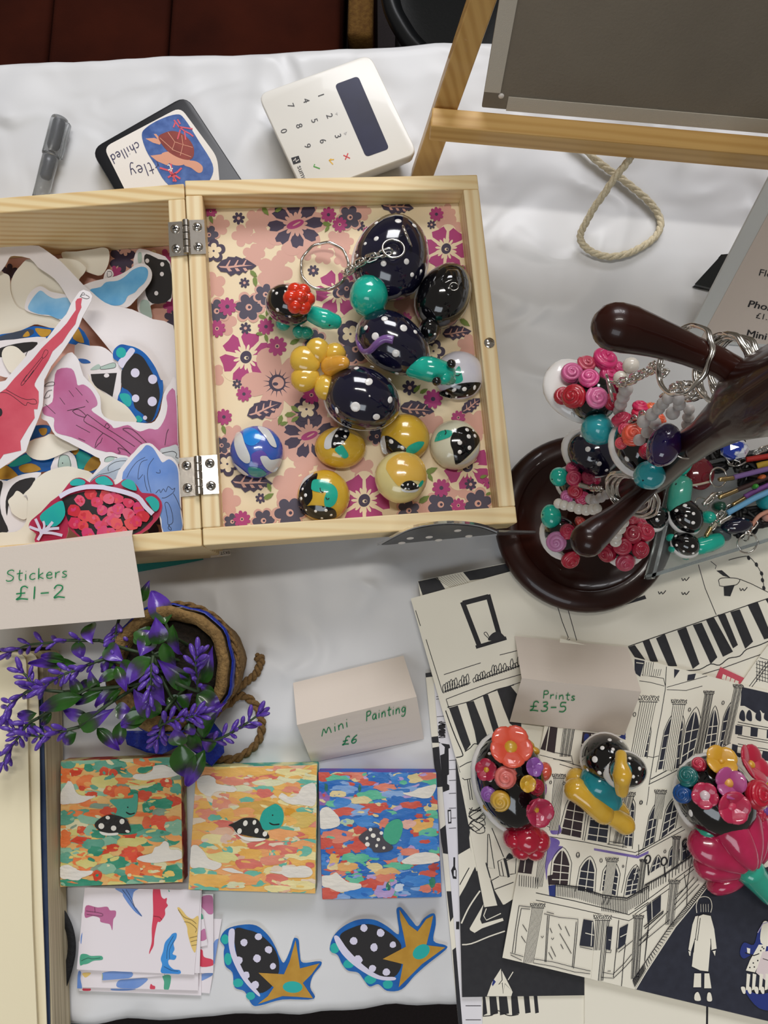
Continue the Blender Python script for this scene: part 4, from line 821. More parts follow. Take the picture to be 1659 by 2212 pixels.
tent((1112, 1374), (1356, 1398), (1127, 1465), (1385, 1494), (1101, 1559), (1349, 1588), .0062, .0290, .0080, 'cream folded card reading Prints on the ink drawings', [('Prints', (1171, 1507), (25, 1.8), (2, -17), 1.9), ('£3-5', (1142, 1534), (34, 1.2), (3, -21), 2.3)])
# ------------------------------------------------------------------ open sketchbook at the left
PGM = mat('page_cream', '#eee3c2', .65, bump=.04, bscale=500)
nb_ = thing('open_sketchbook', at(20, 1800), 'thick open sketchbook with cream pages and black elastic strap', 'sketchbook')
mb = MB(); mb.slab(rpoly([(-120, 1412), (116, 1396), (131, 2300), (-120, 2300)], 26), zplane(.0003), mat('black_cover', '#15161b', .5), .0022); mb.build('cover', nb_, sharp=True)
edge = mat('page_edges', '#e3d6b6', .7, col2='#a89a7c', nscale=60, namt=.25, stretch=(1, .02, 40))
def pgs(P, z0, z1, m): 
    mb = MB(); W_ = ccw([at(x, y, z1) for x, y in P]); mb.prism([Vector((p.x, p.y, z0)) for p in W_], W_, m); return mb
pgs(rpoly([(-140, 1413), (92, 1406), (99, 1600), (104, 1900), (116, 2300), (-140, 2300)], 10), .0027, .0255, edge).build('page_block', nb_, sharp=True)
pgs([(60, 1500), (92, 1500), (99, 1750), (103, 1940), (110, 2300), (60, 2300)], .0262, .0266, mat('indigo_wash', '#1c2f52', .6, col2='#3a4a66', nscale=60)).build('painted_page', nb_, sharp=True)
pgs(rpoly([(-140, 1413), (80, 1408), (85, 1600), (87, 1800), (91, 1950), (104, 2300), (-140, 2300)], 24), .0294, .0300, PGM).build('page', nb_, sharp=True)
pgs(rpoly([(-140, 1414), (56, 1410), (62, 1700), (70, 2000), (84, 2300), (-140, 2300)], 24), .0325, .0335, PGM).build('page', nb_, sharp=True)
mb = MB(); P = [at(x, y, z) for x, y, z in ((124, 1955, .001), (140, 1978, .004), (153, 2010, .006), (157, 2050, .006), (148, 2095, .005), (134, 2135, .003), (126, 2150, .001))]; P = smooth([tuple(p) for p in P], False, 5)
vs = []; 
for i, p in enumerate(P): p = Vector(p); d = (Vector(P[min(i + 1, len(P) - 1)]) - Vector(P[max(i - 1, 0)])).normalized(); s_ = d.cross(Vector((0, 0, 1))).normalized(); vs += [p - s_ * .0025 + Vector((0, 0, .0018)), p + s_ * .0025, p + s_ * .0025 + Vector((0, 0, .0006)), p - s_ * .0025 + Vector((0, 0, .0024))]
fs = []
for i in range(len(P) - 1):
    for k in range(4): fs.append((4 * i + k, 4 * i + (k + 1) % 4, 4 * i + 4 + (k + 1) % 4, 4 * i + 4 + k))
mb.add(vs, fs, mat('black_elastic', '#141518', .8, bump=.6, bscale=600)); mb.build('elastic_strap', nb_)
# ------------------------------------------------------------------ lavender in a burlap pot
pb = at(414, 1436, 0); PH = .053; PR = .0322
pot = thing('potted_lavender', pb, 'artificial purple lavender in a burlap wrapped pot with blue ribbon', 'plant')
burl = mat('burlap', '#9c7c4c', .95, col2='#6a5230', nscale=420, namt=.5, bump=1, bscale=700)
def fz(a, z): return 1 + .02 * math.sin(a * 5 + z * 90) + .012 * math.sin(a * 13)
mb = MB(); mb.lathe([(.030, .0004), (PR * 1.01, .004), (PR * 1.03, .018), (PR * 1.0, .034), (PR * .985, PH - .006), (PR, PH), (PR * .93, PH + .0008), (PR * .82, PH - .001), (PR * .78, PH - .010)], burl, pb, None, 48, fz, False); mb.build('burlap_wrap', pot)
mb = MB(); mb.lathe([(PR * 1.03, PH - .013), (PR * 1.055, PH - .012), (PR * 1.06, PH - .0055), (PR * 1.03, PH - .005)], mat('blue_ribbon', '#14247e', .4, col2='#1c33a0', nscale=700, bump=.3, bscale=900), pb, None, 48, fz, False); mb.build('ribbon', pot)
mb = MB(); mb.ball(pb + Vector((0, 0, PH - .011)), (PR * .8, PR * .8, .006), mat('dark_soil', '#15110c', .95, col2='#2a2016', nscale=300, bump=1.5, bscale=500), None, 24, 10); mb.build('soil', pot)
z3 = Z(280, 1230, 4.706); z2 = Z(0, 1280, 5.027)
RIB = mat('blue_ribbon')
for P, zz in ((((-60, 1640), (200, 1640), (480, 1700), (490, 1800), (330, 1880), (170, 1860), (-20, 1780)), .012), (((640, 1640), (790, 1500), (860, 1560), (940, 1660), (960, 1860), (840, 2000), (790, 1960), (620, 1830)), .016)):
    mb = MB(); mb.slab(z3(*P), Bent(lambda x, y, zz=zz: zz + .002 * math.sin(x * 400), 10), RIB, .0005); mb.build('ribbon_bow', pot)
tw = mat('jute_twine', '#8a6b40', .95, col2='#6b5130', nscale=500, bump=1, bscale=800)
def rope_(P, r, nm, par, m):
    P = smooth([tuple(p) for p in P], False, 6); mb = MB()
    for ph in (0, math.pi):
        Q = []
        for i, p in enumerate(P):
            t = (Vector(P[min(i + 1, len(P) - 1)]) - Vector(P[max(i - 1, 0)])).normalized(); s1 = t.cross(Vector((0, 0, 1))).normalized(); s2 = s1.cross(t); a_ = ph + i * .8
            Q.append(Vector(p) + (s1 * math.cos(a_) + s2 * math.sin(a_)) * r * .55)
        mb.tube(Q, r * .62, m, 7)
    return mb.build(nm, par)
rope_([at(*z3((x, y))[0], .0022 + h) for x, y, h in ((1000, 1390, .012), (1060, 1310, .006), (1140, 1285, .001), (1260, 1350, 0), (1325, 1480, 0), (1345, 1600, 0), (1310, 1740, 0), (1210, 1850, 0), (1080, 1920, 0), (920, 1930, .0), (780, 1900, 0))], .0023, 'twine', pot, tw)
rope_([at(*z3((x, y))[0], .0022 + h) for x, y, h in ((1030, 1260, .008), (1120, 1190, .003), (1200, 1130, 0), (1280, 1070, 0), (1315, 990, 0), (1340, 910, 0), (1290, 890, .001))], .0023, 'twine', pot, tw)
rope_([pb + Vector((PR * 1.06 * math.cos(a), PR * 1.06 * math.sin(a), PH - .0145)) for a in [i * .3 for i in range(22)]], .0016, 'twine', pot, tw)
# leaves: one mesh, coloured green to purple along its length
lm_ = bpy.data.materials.new('leaf_green_purple'); lm_.use_nodes = True; nt = lm_.node_tree; I = nt.nodes['Principled BSDF'].inputs
tc = nt.nodes.new('ShaderNodeTexCoord'); sx_ = nt.nodes.new('ShaderNodeSeparateXYZ'); nt.links.new(tc.outputs['Object'], sx_.inputs[0])
nz = nt.nodes.new('ShaderNodeTexNoise'); nz.inputs['Scale'].default_value = 6; nt.links.new(tc.outputs['Object'], nz.inputs['Vector'])
oi = nt.nodes.new('ShaderNodeObjectInfo')
ad = nt.nodes.new('ShaderNodeMath'); ad.operation = 'MULTIPLY_ADD'; nt.links.new(nz.outputs['Fac'], ad.inputs[0]); ad.inputs[1].default_value = .25; nt.links.new(sx_.outputs['X'], ad.inputs[2])
ad2 = nt.nodes.new('ShaderNodeMath'); ad2.operation = 'MULTIPLY_ADD'; nt.links.new(oi.outputs['Random'], ad2.inputs[0]); ad2.inputs[1].default_value = .38; nt.links.new(ad.outputs[0], ad2.inputs[2])
rp2 = nt.nodes.new('ShaderNodeValToRGB'); rp2.color_ramp.elements[0].position = .60; rp2.color_ramp.elements[0].color = lin('#2d5a1e'); rp2.color_ramp.elements[1].position = 1.0; rp2.color_ramp.elements[1].color = lin('#5e3aa6')
e_ = rp2.color_ramp.elements.new(.78); e_.color = lin('#39403a'); e_ = rp2.color_ramp.elements.new(.88); e_.color = lin('#4d3a78')
nt.links.new(ad2.outputs[0], rp2.inputs[0]); nt.links.new(rp2.outputs[0], I['Base Color']); I['Roughness'].default_value = .3; I['Coat Weight'].default_value = .3
mb = MB(); vs = []; fs = []
for i in range(11):
    t = i / 10; w = .5 * math.sin(math.pi * t ** .72) ** .9 if 0 < t < 1 else .004; w *= (1 - .25 * t)
    for j in (-1, -.5, 0, .5, 1): vs.append((t, j * w, .10 * (j * j) * (1 if 0 < t < 1 else 0) + .16 * math.sin(math.pi * t) - .04 * (j == 0)))
for i in range(10):
    for j in range(4): fs.append((5 * i + j, 5 * i + j + 1, 5 * i + j + 6, 5 * i + j + 5))
mb.add(vs, fs, lm_); LEAF = unlinked(mb, 'leaf')
def leaf3(a, b, w, za_, zb2, tilt=0):
    A, B = at(*a, za_), at(*b, zb2); d = B - A; L = d.length; x = d.normalized(); n = Vector((0, 0, 1)); n = (n - x * n.dot(x)).normalized(); n = Matrix.Rotation(tilt, 3, x) @ n; y = n.cross(x)
    wm = 1.6 * w * pxm(*a, za_); M = Matrix((x * L, y * wm, n * min(L, .02))).transposed().to_4x4(); M.translation = A
    place(LEAF, 'leaf', pot, M)
for a, b, w, h0, h1 in (((370, 560), (220, 215), 165, 52, 47), ((300, 760), (260, 480), 135, 66, 70), ((440, 560), (535, 870), 100, 62, 56), ((340, 740), (482, 1000), 110, 66, 60), ((230, 900), (-10, 1180), 150, 74, 70), ((600, 1210), (280, 915), 135, 60, 68), ((680, 1270), (940, 1445), 150, 60, 56), ((735, 1700), (990, 1345), 125, 52, 60), ((520, 1770), (600, 2100), 185, 52, 40), ((765, 1830), (578, 2205), 120, 50, 38), ((230, 1440), (-40, 1565), 140, 62, 58), ((310, 1470), (40, 1210), 160, 60, 66), ((520, 1390), (640, 1260), 110, 58, 60), ((520, 1790), (480, 1590), 140, 54, 56), ((620, 1650), (740, 1860), 110, 48, 44), ((380, 1310), (540, 1400), 110, 58, 55), ((250, 1050), (380, 1390), 130, 64, 62), ((100, 760), (210, 620), 150, 62, 60), ((130, 330), (205, 110), 70, 45, 45), ((860, 1290), (720, 1180), 70, 56, 52), ((560, 1150), (480, 1030), 120, 62, 66), ((740, 1150), (845, 775), 110, 58, 66), ((880, 1780), (720, 1720), 140, 46, 48), ((600, 1560), (660, 1680), 90, 56, 52)):
    leaf3(z3(a)[0], z3(b)[0], w / 4.706, h0 / 1000, h1 / 1000, (a[0] % 7 - 3) * .12)
for a, b, w, h0, h1 in (((900, 1130), (430, 1275), 130, 60, 52), ((865, 1455), (1245, 1258), 150, 55, 58), ((1050, 1470), (1300, 1718), 95, 52, 46), ((1310, 1400), (1300, 1655), 105, 52, 46), ((1600, 1330), (1310, 1450), 130, 62, 58), ((1260, 800), (1372, 1080), 90, 70, 68), ((1300, 860), (1075, 975), 90, 66, 64), ((1150, 590), (1350, 748), 140, 60, 62), ((830, 770), (300, 772), 85, 52, 44), ((720, 750), (440, 700), 80, 52, 48), ((880, 1120), (760, 880), 90, 58, 60), ((1300, 1030), (1040, 1255), 85, 58, 54), ((1320, 1050), (1130, 1285), 60, 60, 56), ((980, 1340), (690, 1240), 110, 56, 54), ((1060, 1060), (980, 830), 90, 58, 62), ((1000, 330), (1010, 560), 150, 50, 54), ((850, 520), (900, 720), 110, 52, 48), ((1500, 400), (1650, 560), 170, 54, 50), ((1250, 1260), (1440, 1290), 130, 58, 56), ((1020, 980), (860, 1060), 90, 56, 52), ((830, 1520), (700, 1640), 110, 50, 46), ((400, 1310), (190, 1320), 90, 52, 48), ((380, 1420), (340, 1500), 120, 52, 48), ((1130, 1060), (820, 1215), 80, 58, 52), ((1640, 480), (1520, 700), 150, 60, 64), ((1250, 700), (1100, 830), 100, 58, 56), ((1450, 760), (1300, 900), 140, 64, 66), ((560, 1300), (450, 1440), 60, 50, 46)):
    leaf3(z2(a)[0], z2(b)[0], w / 5.027, h0 / 1000, h1 / 1000, (a[0] % 7 - 3) * .12)
# flower spikes
PUR = mat('lavender_purple', '#6a46b4', .35, col2='#4a3090', nscale=200, coat=.2, sub=.1); STG = mat('stem_green', '#34472c', .5)
mb = MB(); mb.ball((0, 0, .62), (.16, .16, .4), PUR, None, 8, 6); mb.tube([(0, 0, 0), (0, 0, .5)], [.07, .1], PUR, 6); BUD = unlinked(mb, 'floret')
rb = random.Random(3)
def spike(P, zf, hs, n, size=1.0):
    W_ = [at(*p, h / 1000) for p, h in zip(zf(*P), hs)]; S_ = smooth([tuple(p) for p in W_], False, 6)
    mb = MB(); mb.tube(S_, [.0009 - .0004 * i / len(S_) for i in range(len(S_))], STG, 6); sp = mb.build('flower_spike', pot)
    n = max(4, int(n * .8))
    for i in range(n):
        t = (i + .5) / n; k = min(int((.12 + .88 * t) * (len(S_) - 1)), len(S_) - 2); p = Vector(S_[k]); d = (Vector(S_[k + 1]) - p).normalized()
        for q in range(2 if i < n - 1 else 3):
            a = i * 2.4 + q * (math.pi if i < n - 1 else 2.1); s1 = d.orthogonal().normalized(); s2 = d.cross(s1)
            dirn = d * (.75 if i < n - 1 else 1.5) + (s1 * math.cos(a) + s2 * math.sin(a)) * .8; place(BUD, 'floret', sp, frame(p, dirn, 0, rb.uniform(.0066, .0092) * size))
def core(p): return None
spike([(1080, 520), (880, 520), (700, 520), (540, 545), (330, 565), (200, 612), (60, 668)], z2, (50, 52, 53, 52, 50, 48, 45), 9)
spike([(1150, 720), (1000, 765), (850, 835), (700, 885), (560, 965), (440, 1050)], z2, (60, 63, 65, 66, 66, 64), 10)
spike([(700, 1080), (500, 1060), (390, 1020), (330, 970), (290, 910), (220, 840)], z2, (54, 56, 57, 58, 58, 58), 7)
spike([(480, 1050), (330, 1060), (230, 1120), (140, 1190), (70, 1260), (20, 1400)], z2, (54, 55, 54, 53, 51, 48), 8)
spike([(860, 1460), (700, 1500), (560, 1530), (420, 1560), (250, 1530), (130, 1480)], z2, (54, 56, 57, 57, 56, 54), 10)
spike([(420, 1360), (300, 1430), (220, 1540), (150, 1640), (80, 1740), (30, 1870)], z2, (52, 52, 51, 50, 48, 45), 9)
spike([(1300, 250), (1270, 380), (1250, 500), (1210, 620), (1190, 720)], z2, (48, 50, 52, 55, 56), 9, 1.15)
spike([(240, 880), (225, 1000), (215, 1120), (205, 1240), (195, 1370)], z3, (78, 80, 80, 78, 75), 8)
spike([(700, 1240), (690, 1150), (675, 1040), (675, 930), (700, 860)], z3, (64, 68, 72, 75, 76), 8, 1.1)
spike([(300, 1590), (400, 1545), (520, 1520), (620, 1500), (710, 1475)], z3, (58, 62, 65, 67, 68), 10, 1.1)
spike([(740, 1730), (880, 1730), (1000, 1680), (1100, 1620), (1210, 1550), (1320, 1470)], z3, (48, 52, 54, 56, 57, 57), 9)
spike([(380, 1540), (330, 1600), (300, 1680), (275, 1740)], z3, (56, 57, 56, 55), 4)
# stems out of the pot
for p, zf, h in (((1080, 520), z2, 50), ((1150, 720), z2, 60), ((860, 1460), z2, 54), ((700, 1080), z2, 54), ((240, 880), z3, 78), ((700, 1240), z3, 64), ((300, 1590), z3, 58), ((740, 1730), z3, 48), ((370, 560), z3, 52), ((420, 1360), z2, 52)):
    e_ = at(*zf(p)[0], h / 1000); r0 = pb + Vector((rb.uniform(-.012, .012), rb.uniform(-.012, .012), PH - .008)); md = (r0 + e_) / 2 + Vector((0, 0, .012)); md.z = max(md.z, PH + .003)
    mb = MB(); mb.tube(smooth([tuple(r0), tuple(md), tuple(e_)], False, 6), .0009, STG, 6); mb.build('stem', pot)
# ------------------------------------------------------------------ three small painted canvases
def mixhex(a, b, t):
    A_, B_ = [[int(x.lstrip('#')[i:i + 2], 16) for i in (0, 2, 4)] for x in (a, b)]; return '#%02x%02x%02x' % tuple(int(p + (q - p) * t) for p, q in zip(A_, B_))
def pcol(i, c): return mat('acrylic_' + c.lstrip('#'), mixhex(c, '#3a3020', .06), .42, col2=mixhex(c, '#f2e4c4', .20), nscale=190, namt=.45, bump=.7, bscale=420, spec=.4, detail=6, stretch=(.45, 1, 1))
def painting(corn, zt, pal, sidecol, side2, patches, zf, sc, clouds, motif, label, seed):
    q = [at(x, y, zt) for x, y in corn]; c = sum(q, Vector()) / 4; rr = random.Random(seed)
    t = thing('painted_canvas', (c.x, c.y, 0), label, 'painting', 'small square canvases in a row')
    sm_ = mat('canvas_side_' + sidecol.lstrip('#'), sidecol, .6, col2=side2, nscale=70, namt=.12, bump=.4, bscale=500)
    bq = [Vector((p.x, p.y, .0004)) for p in q]; mb = MB(); W_ = ccw(q); mb.prism([Vector((p.x, p.y, .0004)) for p in W_], W_, sm_); mb.build('stretched_canvas', t, sharp=True, bevel=.0007)
    pl = zplane(zt); cx, cy = sum(p[0] for p in corn) / 4, sum(p[1] for p in corn) / 4
    Q = [(cx + (x - cx) * .992, cy + (y - cy) * .992) for x, y in corn]
    mb = MB(); k = [0]
    def dab(x, y, rx, ry, col, rot=0, jit=.22, n=13):
        P = clip(circ(x, y, rx, ry, rot, n, jit, rr), Q)
        if len(P) > 2: k[0] += 1; mb.fill(P, pl, pcol(0, col), .00012 + k[0] * 6e-7)
    mb.fill(Q, pl, pcol(0, pal[0]), .0001)
    x0, x1, y0, y1 = min(p[0] for p in Q), max(p[0] for p in Q), min(p[1] for p in Q), max(p[1] for p in Q)
    for i in range(260): dab(rr.uniform(x0, x1), rr.uniform(y0, y1), rr.uniform(12, 30), rr.uniform(5, 11), rr.choice(pal), rr.uniform(-.2, .2))
    for x, y, rx, ry, cc in patches:
        X, Y = zf((x, y))[0]
        dab(X, Y, rx / sc, ry / sc, cc, 0, .2, 15)
        for j in range(3): dab(X + rr.uniform(-.8, .8) * rx / sc, Y + rr.uniform(-.9, .9) * ry / sc, rr.uniform(.25, .5) * rx / sc, rr.uniform(.2, .4) * ry / sc, rr.choice([cc, cc, rr.choice(pal)]), rr.uniform(-.4, .4))
    for i in range(26): dab(rr.uniform(x0, x1), rr.uniform(y0, y1), rr.uniform(3, 9), rr.uniform(2, 4), rr.choice(pal), rr.uniform(-.5, .5))
    mb.build('brush_strokes', t, sharp=True)
    for P in clouds:
        m2 = MB(); Pc = clip([(a + rr.uniform(-.5, .5), b + rr.uniform(-.5, .5)) for a, b in smooth(zf(*P))], Q)
        m2.slab(Pc, pl, pcol(0, '#e9e4dd'), .0003, .0003); m2.build('painted_cloud', t, sharp=True)
    m2 = MB(); kk = 0
    for P, col, smo in motif:
        kk += 1; PP = smooth(P) if smo else P; m2.fill(PP, pl, mat('acrylic_' + col.lstrip('#'), col, .42, bump=.3, bscale=420), .0007 + kk * 2e-5)
    m2.build('painted_turtle', t, sharp=True)
    return t
z1 = Z(120, 1620, 5.53)
def spots(zf, L, r=None): return [(circ(*zf((x, y))[0], rx, ry, .3, 9), '#ece8de', False) for x, y, rx, ry in L]
G1, G2, G3, O1, O2, R1, Y1, Y2 = '#1f8a6c', '#4f9f88', '#86bda0', '#ee7436', '#f2a052', '#d53a1e', '#d9cf78', '#efc765'
painting([(131, 1643.5), (391.5, 1633.5), (395.5, 1906), (129.5, 1916.5)], .0115, ['#e8b46a', G1, G2, G3, O1, O1, O2, R1, Y1, Y2, '#7d9a86', '#e3ddb0'], '#cfc184', '#9e1f14',
 [(150, 170, 110, 50, G2), (380, 130, 180, 40, G3), (650, 190, 190, 70, G2), (760, 240, 90, 40, '#27705c'), (110, 290, 70, 60, O1), (250, 265, 75, 45, R1), (360, 390, 110, 80, O1), (580, 260, 60, 55, R1), (690, 280, 50, 50, R1), (1050, 130, 110, 70, O1), (1300, 120, 170, 60, G2), (580, 380, 150, 80, Y1), (650, 490, 80, 60, '#e05028'), (430, 530, 70, 40, R1), (800, 500, 90, 70, O1), (1020, 390, 180, 40, Y1), (1100, 480, 110, 35, G1), (1325, 395, 70, 55, R1), (1440, 460, 70, 65, G2), (1060, 540, 80, 60, R1), (1250, 640, 170, 60, G1), (1100, 690, 70, 60, G1), (120, 820, 110, 90, G2), (500, 760, 150, 50, O1), (640, 730, 100, 50, R1), (1090, 880, 60, 90, '#e0582f'), (1250, 860, 110, 90, '#e8452a'), (1420, 920, 110, 90, G3), (1150, 990, 200, 60, G2), (310, 960, 60, 50, R1), (420, 960, 80, 60, G3), (510, 1010, 90, 50, G1), (120, 1050, 60, 110, O1), (450, 1130, 130, 80, G2), (270, 1240, 110, 45, Y1), (480, 1200, 90, 60, G1), (680, 1170, 80, 50, R1), (900, 1100, 180, 50, Y1), (900, 1240, 90, 90, '#e8452a'), (730, 1340, 130, 70, G1), (120, 1290, 90, 70, G2), (380, 1350, 120, 60, Y1), (620, 1420, 110, 60, G3), (920, 1450, 90, 90, O1), (1150, 1450, 120, 60, O1), (1400, 1470, 130, 90, G1), (1100, 1540, 180, 40, G2), (250, 1580, 190, 50, G1), (500, 1500, 60, 60, R1)], z1, 5.53,
 [((930, 330), (960, 285), (1080, 280), (1160, 240), (1180, 190), (1290, 175), (1400, 220), (1490, 230), (1495, 280), (1380, 320), (1200, 345), (1050, 360)), ((65, 640), (70, 500), (120, 420), (160, 370), (210, 400), (250, 500), (320, 545), (470, 550), (400, 590), (300, 630), (180, 640)), ((985, 1310), (1010, 1270), (1150, 1230), (1190, 1160), (1250, 1140), (1300, 1085), (1350, 1110), (1370, 1180), (1470, 1190), (1515, 1230), (1510, 1290), (1400, 1320), (1150, 1345)), ((65, 1520), (60, 1400), (150, 1370), (240, 1410), (300, 1440), (440, 1440), (430, 1480), (330, 1520), (270, 1555), (150, 1540))],
 [(z1((720, 790), (740, 700), (650, 600), (790, 580), (920, 570), (940, 520), (985, 530), (985, 640), (960, 760), (870, 805)), '#4da48e', True), (z1((470, 890), (560, 800), (680, 770), (830, 810), (890, 900), (890, 985), (750, 990), (560, 975)), '#24211f', True), (z1((530, 970), (640, 990), (750, 985), (730, 1015), (580, 1015)), '#ece8de', True), (z1((850, 735), (900, 755), (950, 745), (945, 760), (890, 772), (850, 750)), '#141414', True), (circ(*z1((868, 682))[0], 1.6), '#141414', False)] + spots(z1, ((630, 805, 5, 4), (800, 850, 5.5, 6), (553, 905, 6.5, 6.5), (700, 930, 6, 6), (865, 968, 5, 3))),
 'small square canvas of a turtle among orange and green dabs', 11)
zp = Z(400, 1640, 5.53); a1, a2, a3, a4, a5, a6, a7, a8 = '#efb455', '#f0a263', '#e68a72', '#dd6a5e', '#f0e2a0', '#dfe0b8', '#5fb8a4', '#eec96c'
painting([(423.5, 1656), (685.5, 1651.5), (682, 1931), (406, 1922)], .0115, [a1, a1, a2, a2, a3, a4, a5, a5, a6, a7, a8, '#e8b79a', '#e9d6c0'], '#3f9f8c', '#e0d9a0',
 [(700, 150, 350, 60, a1), (620, 260, 220, 50, a3), (780, 230, 90, 40, a4), (1300, 150, 200, 50, a5), (1000, 280, 180, 40, a6), (1450, 270, 110, 30, a7), (950, 410, 100, 55, a4), (1270, 360, 110, 40, a3), (430, 520, 110, 70, a3), (740, 480, 90, 30, a7), (860, 580, 250, 80, '#d6a348'), (250, 650, 120, 60, a3), (350, 700, 80, 40, a7), (700, 640, 130, 60, a2), (1430, 610, 100, 40, a7), (1250, 640, 80, 60, '#dd9a24'), (1400, 720, 170, 90, '#d9b75a'), (430, 770, 150, 40, a4), (250, 800, 140, 50, a1), (350, 950, 150, 60, a5), (500, 950, 90, 60, '#e3c0b0'), (1150, 900, 200, 70, a2), (950, 1020, 230, 60, a4), (1180, 1080, 180, 60, a4), (640, 1080, 120, 50, a5), (510, 1090, 60, 50, a7), (770, 1130, 140, 70, a1), (450, 1170, 180, 60, '#e2dc90'), (760, 1250, 180, 60, a4), (1050, 1140, 40, 60, a7), (1170, 1230, 50, 60, a7), (1050, 1210, 150, 60, a3), (1420, 1100, 90, 60, a7), (160, 1330, 90, 40, a7), (330, 1370, 60, 40, a7), (800, 1370, 90, 40, a7), (350, 1450, 300, 80, a1), (700, 1440, 200, 70, a2), (1100, 1430, 140, 70, a4), (1350, 1500, 200, 60, a5), (250, 1550, 150, 30, a7), (1100, 1540, 160, 40, a5), (600, 1500, 120, 40, a6)], zp, 5.53,
 [((150, 330), (150, 230), (270, 190), (360, 230), (380, 290), (560, 320), (620, 360), (560, 390), (380, 380), (300, 440), (200, 400)), ((1115, 450), (1160, 400), (1250, 450), (1350, 420), (1400, 330), (1550, 290), (1550, 540), (1400, 540), (1250, 530), (1150, 480)), ((70, 1280), (70, 1060), (130, 1020), (220, 1090), (290, 1190), (430, 1240), (420, 1290), (340, 1320), (200, 1290)), ((1010, 1340), (1150, 1330), (1170, 1270), (1300, 1280), (1440, 1270), (1520, 1330), (1480, 1400), (1250, 1410), (1150, 1370)), ((440, 1310), (560, 1300), (700, 1360), (560, 1350))],
 [(zp((890, 750), (930, 620), (1010, 560), (1090, 530), (1160, 590), (1180, 690), (1140, 800), (1010, 840), (930, 830)), '#22a596', True), (zp((520, 785), (600, 750), (700, 700), (830, 700), (890, 740), (930, 830), (1000, 900), (990, 945), (850, 930), (700, 900), (620, 880), (570, 810)), '#24221f', True), (zp((570, 815), (640, 895), (760, 930), (960, 945), (900, 975), (740, 970), (640, 910)), '#ece8de', True), (zp((1010, 750), (1060, 770), (1125, 765), (1120, 782), (1050, 785), (1010, 765)), '#141414', True), (circ(*zp((1047, 665))[0], 1.6), '#141414', False)] + spots(zp, ((722, 760, 5, 6.5), (830, 750, 4, 5.5), (652, 855, 5, 6.5), (855, 850, 4.5, 6), (955, 887, 5, 6))),
 'small square canvas of a turtle in yellow and peach dabs', 22)
zq = Z(680, 1650, 5.72); b1, b2, b3, b4, b5, b6, b7, b8, b9 = '#1a66c2', '#2f7fd6', '#7aa6e2', '#b49ad6', '#8a56ac', '#d04a3e', '#e07a66', '#55bd9a', '#e3cf98'
